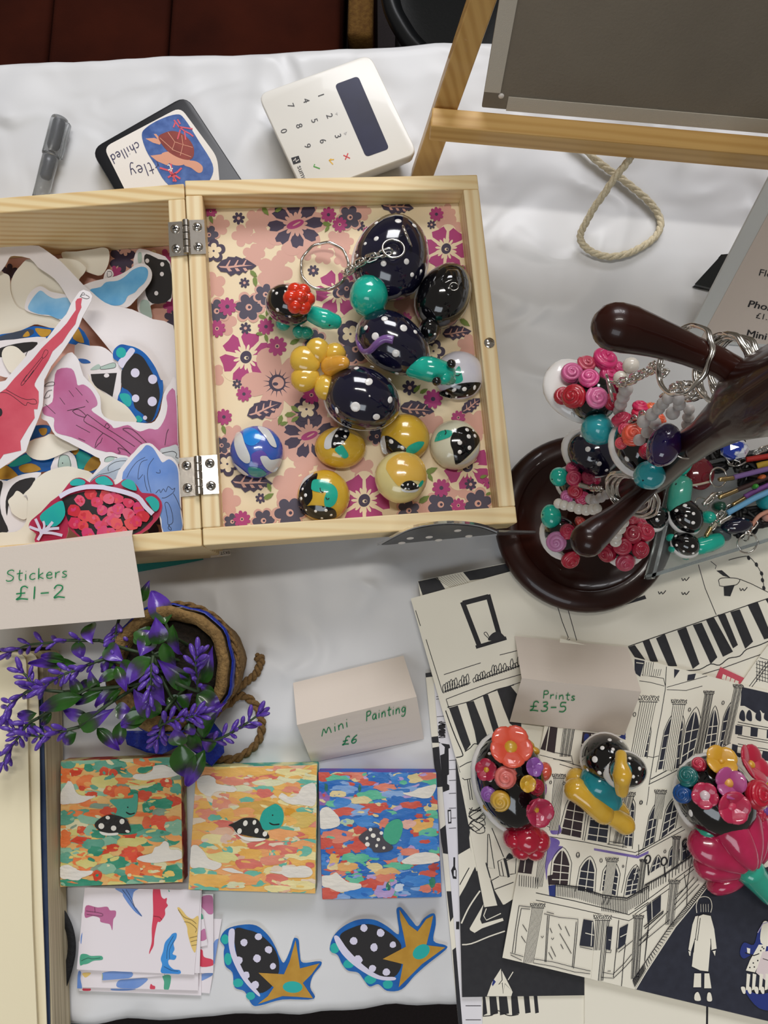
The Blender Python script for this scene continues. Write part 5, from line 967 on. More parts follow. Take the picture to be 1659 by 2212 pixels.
painting([(687, 1666.5), (943, 1667.5), (954.5, 1938.5), (695.7, 1943.5)], .0115, [b1, b1, b1, b2, b2, b3, b4, b6, b6, b7, b8, b9, b1], '#6a45a0', '#2c62c0',
 [(120, 150, 90, 60, b6), (270, 190, 150, 50, b8), (600, 170, 100, 50, b7), (650, 230, 110, 40, b6), (790, 170, 140, 60, b1), (1090, 190, 150, 70, b2), (1250, 180, 100, 60, b9), (1400, 150, 120, 50, b7), (300, 260, 220, 60, b1), (370, 310, 170, 45, b3), (100, 440, 90, 90, b5), (280, 370, 110, 40, b9), (700, 390, 200, 60, b8), (560, 450, 130, 50, b9), (880, 290, 140, 45, b7), (960, 370, 150, 45, b3), (1020, 460, 110, 60, b1), (1300, 470, 150, 50, b1), (220, 490, 90, 40, b8), (330, 470, 110, 60, b2), (750, 540, 160, 60, b6), (370, 590, 130, 50, b6), (560, 600, 100, 40, b3), (600, 700, 130, 70, b2), (1130, 600, 130, 60, b1), (1200, 510, 130, 40, b6), (1440, 540, 90, 50, b9), (1440, 610, 80, 40, b8), (400, 720, 80, 50, '#b7d0b0'), (880, 680, 100, 40, b1), (1300, 750, 170, 80, '#e8ad58'), (1160, 740, 90, 60, '#e9b5a8'), (850, 740, 60, 50, b7), (280, 890, 190, 80, b7), (520, 1000, 120, 90, b6), (150, 970, 70, 60, b6), (1130, 930, 80, 110, b1), (1400, 850, 130, 50, b8), (1350, 970, 190, 90, b2), (310, 1090, 160, 50, b6), (440, 1160, 100, 70, b8), (590, 1150, 80, 55, b8), (240, 1170, 70, 60, '#e6b862'), (130, 1180, 60, 80, b2), (900, 1130, 130, 60, b1), (1180, 1090, 120, 50, b7), (400, 1270, 140, 60, '#e6a860'), (1050, 1260, 180, 45, b8), (740, 1280, 110, 60, b9), (600, 1310, 90, 50, b1), (900, 1330, 150, 50, '#e2b070'), (1330, 1290, 140, 60, b1), (1470, 1290, 70, 60, '#a83030'), (1400, 1360, 120, 45, b6), (500, 1410, 110, 60, b8), (760, 1480, 110, 60, b6), (880, 1410, 120, 50, b7), (1250, 1440, 200, 70, b2), (1370, 1540, 70, 50, b7), (1510, 1540, 60, 60, b6), (190, 1590, 120, 80, b6), (850, 1580, 130, 80, b4), (560, 1590, 190, 70, b2), (1040, 1530, 60, 50, '#c9d8f0'), (1450, 1460, 40, 60, '#1f7a5f'), (910, 1510, 28, 60, '#1f6a55'), (140, 290, 20, 50, '#1d6a60'), (555, 300, 18, 45, '#1d6a60'), (1090, 1600, 90, 40, b3)], zq, 5.72,
 [((65, 780), (70, 580), (150, 530), (220, 570), (300, 660), (300, 760), (160, 800)), ((1090, 360), (1200, 340), (1280, 300), (1400, 270), (1500, 260), (1440, 400), (1320, 420), (1160, 390)), ((1070, 1210), (1180, 1130), (1320, 1090), (1500, 1110), (1545, 1190), (1400, 1230), (1200, 1240)), ((90, 1500), (85, 1390), (200, 1370), (270, 1340), (330, 1400), (420, 1460), (560, 1480), (560, 1530), (400, 1570), (300, 1580), (180, 1530))],
 [(zq((850, 950), (860, 800), (930, 710), (1040, 680), (1090, 760), (1060, 900), (1000, 985), (910, 985)), '#45a886', True), (zq((540, 910), (620, 830), (720, 785), (800, 810), (860, 930), (920, 980), (970, 1030), (900, 1080), (740, 1090), (700, 1040), (620, 990)), '#4a4850', True)] + spots(zq, ((688, 808, 4, 4), (722, 882, 5.5, 5), (645, 915, 3.2, 4), (650, 990, 5.3, 5), (785, 930, 4, 4), (765, 1005, 3, 4), (853, 1033, 3.2, 3.5), (822, 850, 4, 4))),
 'small square canvas of a turtle in blue and purple dabs', 33)
# ------------------------------------------------------------------ watercolour postcards
zk = Z(150, 1890, 4.88); KP = mat('postcard_paper', '#ece5ea', .55)
wc = {'p': PNK, 'b': BLU, 'r': pm('card_red', '#e04a62', '#d03a55', 60), 'g': pm('card_green', '#5ab292', '#3f9f80', 60), 'y': pm('card_yellow', '#eed183', '#e4c06a', 60), 'B': pm('card_blue', '#1f78d2', '#46a0e6', 40), 'o': pm('card_olive', '#b9bd7f')}
kz = [.0004]
def card(P, prints, label):
    kz[0] += .0006; pl = zplane(kz[0]); mb = MB(); W_ = zk(*P); mb.slab(W_, pl, KP, .0004); c = at(sum(p[0] for p in W_) / 4, sum(p[1] for p in W_) / 4, kz[0])
    t = thing('postcard', c, label, 'postcard', 'watercolour postcards in a pile'); mb.build('card', t, sharp=True); m2 = MB()
    for i, it in enumerate(prints):
        if it[0] in wc: PP = clip(smooth(zk(*it[1])), W_); m2.fill(PP, pl, wc[it[0]], .00048 + i * 1e-5)
        else: m2.line(zk(*it[1]), .7, pl, INK, .0007, sm=3)
    m2.build('watercolour_print', t, sharp=True)
card(((300, 440), (1607, 462), (1480, 1245), (250, 1140)), [('b', ((1520, 720), (1580, 680), (1545, 880), (1520, 930))), ('b', ((1370, 1060), (1420, 1035), (1510, 1030), (1500, 1060), (1400, 1110), (1370, 1100)))], 'postcard at the bottom of the pile with blue at its right edge')
card(((130, 400), (1400, 430), (1392, 1268), (105, 1216)), [('r', ((148, 1190), (220, 1190), (222, 1216), (148, 1216))), ('b', ((470, 1190), (700, 1200), (600, 1215), (450, 1212)))], 'postcard poking out at the front edge of the pile')
card(((100, 700), (1100, 720), (1090, 1200), (85, 1192)), [('b', ((95, 1020), (125, 1020), (120, 1090), (135, 1190), (85, 1190)))], 'postcard with a blue left corner in the pile')
card(((300, 195), (1518, 198), (1518, 1030), (300, 1030)), [('p', ((1395, 230), (1500, 215), (1518, 300), (1516, 400), (1470, 410), (1430, 370), (1395, 330))), ('r', ((1372, 800), (1405, 790), (1420, 860), (1510, 890), (1513, 950), (1372, 955)))], 'postcard with pink and red shapes along its right edge')
card(((150, 400), (1366, 420), (1360, 1214), (136, 1180)), [('b', ((510, 1180), (520, 1110), (620, 1095), (820, 1085), (790, 1140), (690, 1195))), ('g', ((985, 1060), (1070, 1060), (1050, 1200), (1000, 1200), (1000, 1120))), ('r', ((852, 1195), (860, 1145), (880, 1160), (905, 1170), (900, 1200))), ('y', ((145, 1030), (230, 1030), (180, 1075), (150, 1060)))], 'postcard with a green seahorse shape near the front of the pile')
card(((600, 420), (1405, 400), (1460, 738), (700, 900)), [('p', ((1370, 610), (1430, 565), (1448, 670), (1365, 690))), ('g', ((1380, 460), (1395, 400), (1415, 455)))], 'postcard turned askew at the right of the pile')
card(((350, 500), (1000, 480), (1000, 1058), (345, 1108)), [('b', ((350, 1030), (500, 1010), (660, 1020), (630, 1085), (350, 1105))), ('o', ((300, 1030), (348, 1030), (348, 1105), (300, 1100)))], 'postcard with a broad blue wash under the top card')
card(((165, 132), (1396, 150), (1374, 1032), (80, 992)), [('b', ((125, 640), (148, 600), (140, 700), (122, 720)))], 'postcard second from the top of the pile')
card(((190, 130), (1388, 160), (1318, 1048), (100, 995)), [('p', ((180, 320), (300, 340), (400, 332), (430, 370), (490, 375), (490, 430), (465, 470), (455, 580), (430, 520), (380, 505), (330, 490), (320, 450), (250, 430), (168, 445))), ('b', ((488, 135), (730, 135), (680, 180), (670, 290), (720, 360), (770, 435), (700, 390), (630, 310), (570, 220), (560, 190))), ('r', ((885, 135), (950, 135), (970, 220), (1000, 250), (1030, 240), (1025, 290), (1040, 320), (1010, 360), (1010, 420), (960, 490), (930, 500), (900, 640), (890, 740), (860, 800), (845, 830), (845, 800), (870, 700), (870, 560), (885, 400))), ('y', ((1140, 350), (1160, 340), (1200, 380), (1240, 430), (1300, 460), (1360, 430), (1360, 560), (1350, 640), (1330, 810), (1290, 760), (1250, 620), (1240, 540), (1190, 440))), ('B', ((1090, 615), (1130, 610), (1130, 660), (1100, 720), (1110, 780), (1090, 830), (1130, 850), (1110, 890), (1050, 890), (1050, 940), (1100, 990), (1165, 1000), (1160, 1040), (975, 1030), (980, 940), (965, 880), (990, 800), (1010, 710), (1060, 650))), ('g', ((115, 945), (120, 840), (180, 830), (230, 850), (340, 850), (350, 890), (260, 900), (200, 930), (150, 940))), ('g', ((1045, 150), (1060, 170), (1050, 175))),
    ('l', ((180, 375), (340, 400), (340, 430), (185, 410))), ('l', ((270, 335), (275, 390))), ('l', ((560, 150), (630, 240), (700, 350), (765, 430))), ('l', ((600, 150), (660, 250), (690, 330))), ('l', ((890, 430), (950, 440), (980, 470))), ('l', ((1150, 360), (1210, 440), (1290, 470), (1340, 510))), ('l', ((1210, 490), (1270, 500), (1340, 560), (1330, 600))), ('l', ((1270, 660), (1350, 640))), ('l', ((1280, 700), (1350, 680))), ('l', ((1290, 740), (1345, 730))), ('l', ((1100, 640), (1040, 750), (1030, 880))), ('l', ((1110, 680), (1060, 780), (1060, 880))), ('l', ((1000, 960), (1080, 1000), (1150, 1010))), ('l', ((130, 900), (200, 870), (240, 880), (330, 870)))], 'top postcard of the pile with red, yellow and blue shapes')
# ------------------------------------------------------------------ two shell and star stickers at the front
zs2 = Z(460, 1950, 3.19)
def starst(out, gold, black, band, sp, tl, ell, label):
    pl = zplane(.0005); P = smooth(zs2(*out)); mb = MB(); mb.slab(P, pl, PBL, .0004, side=WB); c = at(sum(p[0] for p in P) / len(P), sum(p[1] for p in P) / len(P))
    t = thing('shell_star_sticker', c, label, 'sticker', 'shell and star stickers at the front'); mb.build('paper', t, sharp=True); m = MB()
    for x, y, rx, ry in tl: m.fill(circ(*zs2((x, y))[0], rx / 3.19, ry / 3.19, 0, 14, .06, rg), pl, PT, .0005)
    m.fill(smooth(zs2(*black)), pl, PB, .00052); m.fill(smooth(zs2(*band)), pl, PL, .00054)
    for i, (x, y, r) in enumerate(sp): m.fill(circ(*zs2((x, y))[0], r / 3.19, r * 1.05 / 3.19, i, 9, .08, rg), pl, PL, .00056)
    m.fill(zs2(*gold), pl, PG, .00058); x, y, rx, ry, ro = ell; m.fill(circ(*zs2((x, y))[0], rx / 3.19, ry / 3.19, ro), pl, PT, .0006); m.build('print', t, sharp=True)
starst(((50, 250), (95, 180), (200, 150), (300, 155), (380, 220), (430, 300), (460, 370), (490, 410), (530, 330), (555, 250), (572, 240), (592, 260), (600, 350), (620, 410), (735, 400), (745, 430), (690, 500), (670, 580), (695, 660), (480, 665), (330, 705), (270, 700), (220, 610), (150, 580), (135, 480), (85, 430), (75, 340), (80, 300)),
 ((570, 255), (590, 380), (600, 450), (735, 415), (680, 490), (620, 550), (690, 655), (580, 645), (480, 640), (310, 695), (380, 640), (420, 580), (315, 480), (490, 490), (530, 400)), ((150, 185), (240, 185), (330, 220), (420, 310), (455, 400), (450, 490), (400, 500), (410, 570), (320, 620), (240, 530), (170, 380)),
 ((112, 190), (150, 185), (150, 300), (180, 400), (240, 520), (320, 620), (310, 637), (210, 530), (140, 400), (110, 290)), ((215, 272, 25), (315, 232, 25), (385, 322, 25), (305, 382, 27), (415, 435, 22), (175, 395, 30), (230, 497, 25), (290, 565, 28)), ((85, 250, 27, 36), (105, 385, 26, 42), (175, 550, 36, 30), (260, 640, 32, 28)), (550, 578, 68, 40, .05), 'blue edged shell and gold star sticker beside the postcards')
starst(((805, 310), (830, 230), (900, 160), (1000, 115), (1110, 115), (1200, 160), (1280, 215), (1270, 100), (1265, 45), (1285, 28), (1310, 45), (1370, 120), (1410, 160), (1450, 110), (1500, 75), (1530, 80), (1535, 150), (1520, 260), (1600, 290), (1605, 320), (1480, 420), (1390, 500), (1300, 595), (1200, 605), (1140, 560), (1080, 575), (1040, 530), (1000, 480), (930, 465), (890, 420), (860, 360), (820, 340)),
 ((1285, 45), (1350, 150), (1410, 195), (1470, 110), (1518, 85), (1500, 170), (1470, 290), (1600, 305), (1440, 420), (1280, 580), (1310, 420), (1170, 385), (1330, 300), (1310, 200), (1290, 110)), ((875, 225), (960, 170), (1070, 145), (1180, 180), (1280, 260), (1295, 320), (1240, 380), (1300, 420), (1250, 508), (1150, 500), (1000, 400), (920, 310)),
 ((835, 240), (865, 230), (930, 320), (1040, 430), (1150, 500), (1252, 510), (1245, 532), (1130, 522), (1000, 450), (890, 350)), ((1040, 172, 25), (970, 262, 27), (1155, 205, 27), (1110, 305, 27), (1240, 287, 22), (1000, 390, 30), (1100, 450, 25), (1195, 475, 25)), ((840, 312, 32, 36), (935, 420, 36, 30), (1085, 525, 40, 32), (1205, 560, 36, 30)), (1435, 335, 64, 46, -.6), 'blue edged shell and gold star sticker under the blue canvas')
# ------------------------------------------------------------------ ink prints at the right
ya, yb, yc, yd, ye, yf, yg = Z(1100, 1540, 5.53), Z(1370, 1420, 5.74), Z(1080, 1820, 5.184), Z(1370, 1740, 4.685), Z(900, 1400, 5.53), Z(900, 1780, 5.12), Z(860, 1150, 2.0764)
IVORY = mat('ivory_print_paper', '#f3eede', .65); WHT = mat('white_print_paper', '#eceaf0', .65); DK = mat('print_ink_black', '#25252a', .6, col2='#2d2d31', nscale=300); DN = mat('print_ink_navy', '#252734', .6, col2='#2f3240', nscale=200)
BR = mat('print_ink_brown', '#33252a', .6); VI = mat('violet_ink', '#6a55a8', .6, col2='#8f80bb', nscale=120); RDP = mat('print_red', '#c8353d', .6); UB = mat('blue_ink', '#27367e', .6)
class Sheet:
    def __init__(s, name, corn, z, label, paper=None, each=False):
        s.pl = zplane(z); s.q = corn; mb = MB(); mb.slab(corn, s.pl, paper or IVORY, .0005); c = at(sum(p[0] for p in corn) / len(corn), sum(p[1] for p in corn) / len(corn), z)
        s.t = thing('ink_print', c, label, 'print', 'ink prints in a loose pile'); mb.build('sheet', s.t, sharp=True); s.mb = MB(); s.k = 0; s.each = each
    def f(s, P, m=None, sm=0):
        P = smooth(P) if sm else P; P = clip(P, s.q)
        if len(P) > 2: s.k += 1; s.mb.fill(P, s.pl, m or DK, .00055 + s.k * 1e-6); s.cut('ink_patch')
    def l(s, P, w=1.1, m=None, sm=0):
        P = [p for p in (smooth(P, False, 3) if sm else P)]
        run = []
        for p in P + [None]:
            if p is not None and inpoly(p[0], p[1], s.q): run.append(p)
            else:
                if len(run) > 1: s.k += 1; s.mb.line(run, w * 1.25, s.pl, m or INK, .00055 + s.k * 1e-6); s.cut('ink_line')
                run = []
    def cut(s, nm):
        if s.each: s.mb.build(nm, s.t, sharp=True); s.mb = MB()
    def part(s, nm): s.mb.build(nm, s.t, sharp=True); s.mb = MB()
    def done(s):
        if s.mb.f: s.mb.build('ink_drawing', s.t, sharp=True)
A = Sheet('a', [(919, 1454), (1110, 1425), (1210, 2240), (993, 2240)], .0004, 'ink print with patchy black left edge at the bottom of the pile', None, True)
A.f(ye((175, 1060), (260, 1050), (270, 1130), (185, 1130))); A.f(ye((185, 1190), (290, 1170), (330, 1650), (240, 1660))); A.f(ye((100, 300), (170, 280), (190, 340), (110, 350))); A.f(yf((255, 60), (330, 0), (350, 330), (290, 320))); A.f(yf((330, 740), (400, 740), (420, 1000), (370, 1080))); A.f(yf((395, 1390), (470, 1330), (520, 2230), (460, 2230)))
A.l(ye((160, 965), (260, 975)), 1); A.l(ye((110, 360), (200, 300)), 1); A.done()
B = Sheet('b', [(937, 1475), (1110, 1448), (1255, 2240), (1001, 2240)], .0012, 'white print with small black cartoon panels at the left of the pile', WHT, True)
B.f(ye((255, 1130), (390, 1150), (400, 1190), (380, 1200), (390, 1690), (310, 1720), (280, 1280), (330, 1260), (335, 1180), (270, 1120)), INK); B.f(ye((365, 1520), (395, 1500), (395, 1640), (365, 1620)), WHT)
for y in (580, 610, 820, 860): B.l(ye((215 + y * .03, y), (340, y - 10)), 1)
for i in range(26): B.l(ye(*[(300 + 45 * math.sin(i * 1.7 + k * 2.1), 900 + i * 6 + 26 * math.cos(i * 2.3 + k)) for k in range(4)]), 1.2, None, 1)
for y in (1340, 1450, 1580, 1735, 1910, 2030, 2150): B.l(ye((385, y), (470, y - 4)), 1)
B.f(ye((368, 1930), (410, 1925), (415, 2090), (375, 2095)), INK); B.f(ye((380, 1950), (402, 1945), (405, 2070), (385, 2075)), WHT)
B.f(yf((405, 365), (425, 365), (425, 470), (440, 510), (440, 605), (400, 600), (380, 510), (405, 460)), INK); B.f(yf((410, 510), (430, 505), (430, 580), (410, 570)), WHT); B.f(yf((435, 1075), (470, 1075), (470, 1160), (435, 1160)), INK)
for y in (2005, 2160): B.l(yf((540, y), (710, y)), 1.2)
B.done()
C = Sheet('c', [(1037, 1990), (1290, 1985), (1296, 2245), (1043, 2245)], .0020, 'ink print of a striped awning showing below the canoe print')
for a, b in ((725, 770), (800, 890), (905, 1010), (1040, 1126)): C.f(yf((a, 1880), (b - 15, 1880), (b + 10, 2090), (a + 15, 2110)))
C.l(yf((735, 2120), (830, 2110), (900, 2060), (980, 2100), (1040, 2115), (1126, 2100)), 1.6, None, 1); C.l(yf((735, 1900), (735, 2125)), 1.6)
for a, b in ((1180, 1240), (1290, 1330)): C.f(yf((a, 1880), (b, 1880), (b + 20, 2080), (a + 20, 2090)))
C.done()
D_ = Sheet('d', [(1262, 2040), (1740, 2060), (1740, 2260), (1262, 2260)], .0028, 'plain ivory print with one black line under the building print')
D_.l([(1527, 2150), (1526, 2250)], 3.6); D_.done()
E_ = Sheet('e', [(984, 1640), (1262, 1640), (1262, 2149), (998, 2153)], .0036, 'dark ink print of a canoe and a pointed tent')
E_.f([(984, 1640), (1262, 1640), (1262, 2149), (998, 2153)], DK)
E_.f(yf((445, 345), (590, 260), (650, 460), (540, 680), (460, 820)), IVORY); E_.f(yf((600, 0), (740, 0), (760, 420), (660, 520), (590, 250), (580, 150)), IVORY)
for P in (((455, 430), (510, 405)), ((455, 540), (530, 480)), ((475, 670), (580, 480))): E_.l(yf(*P), 1.6)
E_.l(yf((470, 1150), (560, 950), (640, 820), (700, 735)), 2.6, IVORY, 1); E_.f(yf((585, 1150), (740, 880), (700, 1050), (720, 1100), (950, 1035), (960, 1065), (720, 1150), (640, 1200), (590, 1170)), IVORY); E_.l(yf((770, 930), (740, 1010), (770, 1060), (930, 985)), 1.6, IVORY)
E_.l(yf((470, 1330), (600, 1320), (800, 1240), (975, 1180)), 2.2, IVORY, 1); E_.f(yf((930, 1595), (1060, 1850), (1045, 1900), (775, 1900), (830, 1750)), IVORY); E_.l(yf((935, 1600), (945, 1720), (905, 1770), (945, 1750), (955, 1870), (975, 1760), (1060, 1850), (1010, 1720)), 1.4); E_.l(yf((1010, 1720), (1065, 1630)), 1.6, IVORY); E_.f(yf((830, 1770), (850, 1710), (875, 1740), (840, 1790)), UB)
E_.done()
G = Sheet('g', [(903, 1255), (1110, 1213), (1330, 1168), (1350, 1220), (915, 1330)], .0036, 'black and ivory print edge showing behind the window print')
G.f([(903, 1256), (945, 1247), (965, 1278), (915, 1293)]); G.f([(1000, 1236), (1110, 1214), (1120, 1240), (1015, 1254)])
for i in range(10): G.l([(940 + i * 6, 1248 - i), (975 + i * 5, 1270)], .6, mat('print_grey', '#8a8272', .6))
G.done()
WQ = [(887, 1293), (1720, 1066), (1810, 1490), (1090, 1953), (1046, 1959), (985, 1640)]
Hs = Sheet('h', WQ, .0044, 'ivory ink print of a window, plants and a striped awning')
for P in (((290, 318), (405, 288)), ((288, 312), (365, 512)), ((402, 280), (458, 478))): Hs.l(yg(*P), 8.5)
Hs.l(yg((348, 515), (485, 474)), 6); Hs.f(yg((405, 485), (420, 455), (450, 445), (475, 465), (480, 478)), DK, 1); Hs.l(yg((410, 480), (385, 455), (395, 448), (408, 470)), 1.2, None, 1)
Hs.part('window_drawing'); Hs.each = True
for P in (((205, 638), (370, 585)), ((455, 550), (535, 530)), ((215, 748), (300, 715), (400, 680), (555, 635)), ((220, 785), (330, 755), (420, 715), (560, 668)), ((215, 748), (228, 790)), ((710, 320), (735, 400), (762, 470), (755, 485), (770, 480)), ((755, 325), (800, 485)), ((1345, 145), (1375, 250), (1425, 370)), ((78, 350), (100, 420)), ((125, 480), (200, 720))): Hs.l(yg(*P), 1.2)
Hs.each = False; rq = random.Random(5)
for i in range(34):
    t = i / 33; x, y = 205 + 345 * t, 722 - 120 * t
    if .33 < t < .38: continue
    h = rq.uniform(18, 55); Hs.l(yg((x, y), (x - 6, y - h * .6), (x + 2, y - h), (x + 8, y - h * .5), (x + 3, y - 4), (x + 14, y - 14)), 1.3, None, 1)
Hs.part('plant_drawing')
for P in (((385, 715), (490, 685), (560, 900), (645, 1150), (580, 1235), (520, 1090)), ((590, 650), (680, 630), (770, 860), (860, 1090), (790, 1160), (720, 1150), (690, 990)), ((790, 570), (850, 550), (930, 800), (1000, 1020), (920, 1020), (860, 820)), ((960, 500), (1120, 450), (1240, 600), (1250, 1000), (1110, 900), (1030, 700))): Hs.f(ye(*P))
Hs.l(ye((345, 745), (400, 900), (470, 1080), (545, 1250), (540, 1290), (470, 1305)), 1.8, None, 1); Hs.l(ye((575, 1235), (640, 1190), (690, 1140), (760, 1160), (830, 1165), (880, 1060), (940, 1030), (1060, 1040)), 1.5, None, 1); Hs.l(ye((370, 700), (430, 690), (620, 640), (780, 570), (960, 490), (1161, 440)), 1.2)
Hs.part('awning_drawing')
for P in (((510, 1420), (600, 1370), (715, 1330)), ((545, 1550), (570, 1570), (640, 1560), (705, 1545)), ((605, 1570), (640, 1810)), ((630, 1570), (665, 1810))): Hs.l(ye(*P), 1.3)
Hs.f(ye((470, 1320), (520, 1480), (470, 1530), (560, 1640), (680, 2100), (640, 2212), (700, 2400), (560, 1800), (470, 1520))); 
for i in range(9): Hs.l(ye(*[(720 + 100 * math.sin(i * 1.3 + k * 1.1), 1900 + i * 34 + 50 * math.cos(i + k * 1.9)) for k in range(5)]), 1.3, None, 1)
for P in (((785, 110), (800, 110), (860, 490), (780, 480), (785, 110)), ((830, 40), (960, 360)), ((895, 410), (960, 380), (1010, 580), (920, 570), (895, 410)), ((930, 410), (960, 575)), ((990, 400), (1100, 360), (1090, 545), (1030, 555)), ((830, 620), (910, 575)), ((860, 720), (1070, 640)), ((910, 720), (980, 955))): Hs.l(yf(*P), 1.4)
Hs.f(yf((960, 370), (990, 380), (1030, 580), (1005, 590))); Hs.f(yf((985, 380), (1020, 320), (1060, 350), (1055, 375)), DK, 1); Hs.f(yf((660, 520), (770, 420), (860, 730), (960, 900), (930, 1000), (745, 920))); Hs.f(yf((725, 680), (760, 600), (810, 590), (820, 620), (770, 690)), mat('print_mauve', '#b5a89c', .6), 1)
Hs.part('figure_drawing')
for P in (((1030, 515), (1060, 505), (1120, 590), (1060, 560)), ((1095, 490), (1125, 480), (1165, 580), (1130, 580)), ((1155, 475), (1195, 455), (1250, 600), (1210, 600)), ((1250, 440), (1290, 425), (1350, 590), (1320, 612)), ((1320, 415), (1360, 405), (1430, 560), (1400, 590)), ((1378, 390), (1415, 382), (1500, 535), (1455, 558)), ((1430, 370), (1465, 365), (1522, 505), (1500, 520)), ((1488, 357), (1530, 345), (1590, 490), (1555, 522)), ((1565, 325), (1610, 310), (1675, 470), (1640, 480)), ((1645, 300), (1690, 285), (1720, 420))): Hs.f(yg(*P))
Hs.l(yg((1030, 512), (1150, 470), (1320, 412), (1500, 350), (1690, 285)), 1.4); Hs.l(yg((1290, 620), (1350, 615), (1400, 590), (1440, 595), (1480, 565), (1530, 555), (1560, 525), (1620, 505), (1680, 478)), 1.6, None, 1); Hs.l(yg((1350, 640), (1450, 610), (1560, 570), (1660, 535)), 1.2)
Hs.part('awning_drawing')
for x, y in ((1165, 265), (1270, 205), (1270, 268), (1530, 250)): Hs.l(yg((x, y), (x + 6, y + 12), (x + 14, y + 2), (x + 20, y + 12), (x + 34, y - 4)), 1.5, None, 1)
Hs.f(yg((1425, 172), (1450, 170), (1490, 205), (1455, 195))); Hs.f(yg((1458, 242), (1508, 235), (1488, 287), (1460, 285))); Hs.l(yg((1435, 215), (1450, 205), (1500, 205), (1530, 212), (1520, 232), (1500, 240)), 1.2, None, 1); Hs.l(yg((1435, 215), (1440, 240), (1465, 245)), 1.2)
Hs.l(yg((1480, 125), (1530, 112), (1570, 110), (1600, 140), (1625, 180), (1635, 220), (1640, 260)), 1.1, None, 1)
for x, y in ((1570, 115), (1605, 145), (1628, 185), (1632, 215), (1638, 250)): Hs.f(circ(*yg((x, y))[0], 3.4, 5, -.3))
Hs.l(yg((1400, 130), (1425, 150), (1420, 165)), 1.1); Hs.l(yg((1530, 210), (1580, 230), (1660, 270)), 1.1); Hs.f(yg((945, 345), (1105, 282), (1112, 298), (1000, 330)))
Hs.done()
R_s = Sheet('r', [(1546, 1464), (1556, 1441), (1640, 1480), (1620, 1520)], .0052, 'red bus print corner beside the building print', RDP)
for a, b in ((0, 1), (1, 2), (2, 3), (3, 4)): R_s.f([(1561 + a * 9, 1456 + a * 4.2), (1568 + a * 9, 1459 + a * 4.2), (1566 + a * 9, 1470 + a * 3.4), (1558 + a * 9, 1466 + a * 3.4)], IVORY)
R_s.done()
O_s = Sheet('o', [(1597, 1480), (1641, 1416), (1730, 1300), (1760, 1520)], .0060, 'ivory print of a wire globe at the edge of the pile')
for i in range(7): O_s.l([(1634 + i * 6, 1420 + 8 * math.cos(k * .5) + k * 6) for k in range(10)], 1); O_s.l([(1632 + k * 4, 1418 + i * 8 + k * 1.2) for k in range(9)], 1)
O_s.l(yb((1420, 360), (1659, 40)), 1.2); O_s.l(yb((1450, 370), (1680, 60)), 1.2); O_s.done()
# ---- the building print on top
BQ = [(1210, 1379), (1730, 1511), (1730, 2222), (1085, 2068)]
T = Sheet('t', BQ, .0068, 'ink print of a corner building with columns and a street, topmost of the pile')
T.f(yd((5, 1855), (100, 1690), (420, 1210), (540, 1050), (760, 770), (1100, 700), (1700, 500), (1700, 2400), (600, 2000)), DN)
T.f(yb((1330, 365), (2100, 540), (2100, 760), (1659, 690), (1590, 690), (1560, 655), (1500, 690), (1430, 640), (1360, 600), (1310, 600)), DN)
for x in (1335, 1420, 1535, 1640): T.f(yb((x - 35, 760), (x - 30, 690), (x, 650), (x + 30, 690), (x + 30, 790)), DN, 1)
for y0, dy_ in ((800, 0), (960, 0), (1070, 10)): T.l(yb((1280, y0), (1480, y0 + 40), (1659, y0 + 70), (2000, y0 + 130)), 1.2); T.l(yb((1270, y0 + 30), (1659, y0 + 100), (2000, y0 + 150)), 1)
for x in (1250, 1440, 1640): T.f(yb((x, 840 + (x - 1250) * .13), (x + 90, 850 + (x - 1250) * .13), (x + 80, 960 + (x - 1250) * .13), (x - 5, 950 + (x - 1250) * .13)), DN)
T.f(yb((1210, 1070), (1280, 1090), (1270, 1180), (1380, 1200), (1300, 1240), (1200, 1180)), DN); T.f(yb((1370, 1110), (1480, 1130), (1480, 1190), (1370, 1170)), mat('print_hatch', '#5a5a78', .6)); T.f(yb((1590, 1160), (1700, 1180), (1700, 1290), (1560, 1270)), DN)
def lerp(a, b, t): return (a[0] + (b[0] - a[0]) * t, a[1] + (b[1] - a[1]) * t)
def arch(zf, L0, R0, L1, R1, Ap, m=None, bars=3):
    L0, R0, L1, R1, Ap = zf(L0, R0, L1, R1, Ap); m = m or DN
    def shape(k):
        c = ((L0[0] + R0[0] + L1[0] + R1[0]) / 4, (L0[1] + R0[1] + L1[1] + R1[1]) / 4); g = lambda p: (c[0] + (p[0] - c[0]) * k, c[1] + (p[1] - c[1]) * (k * .5 + .5))
        pts = [g(L0), g(L1)]
        for t in (.25, .5, .75): pts.append(g(((1 - t) ** 2 * L1[0] + 2 * t * (1 - t) * (L1[0] * .55 + Ap[0] * .45 + (Ap[0] - lerp(L0, R0, .5)[0]) * .1) + t * t * Ap[0], (1 - t) ** 2 * L1[1] + 2 * t * (1 - t) * (Ap[1] * .85 + L1[1] * .15) + t * t * Ap[1])))
        pts.append(g(Ap))
        for t in (.25, .5, .75): pts.append(g(((1 - t) ** 2 * Ap[0] + 2 * t * (1 - t) * (R1[0] * .6 + Ap[0] * .4) + t * t * R1[0], (1 - t) ** 2 * Ap[1] + 2 * t * (1 - t) * (Ap[1] * .85 + R1[1] * .15) + t * t * R1[1])))
        return pts + [g(R1), g(R0)]
    T.f(shape(1), m); T.l(shape(1.26), 1.1); T.l(lerp_line(lerp(L0, R0, .5), Ap), 1.4, IVORY)
    for i in range(bars):
        t = (i + .7) / bars; T.l([lerp(L0, L1, t), lerp(R0, R1, t)], 1.5, IVORY)
def lerp_line(a, b): return [a, lerp(a, b, .5), b]
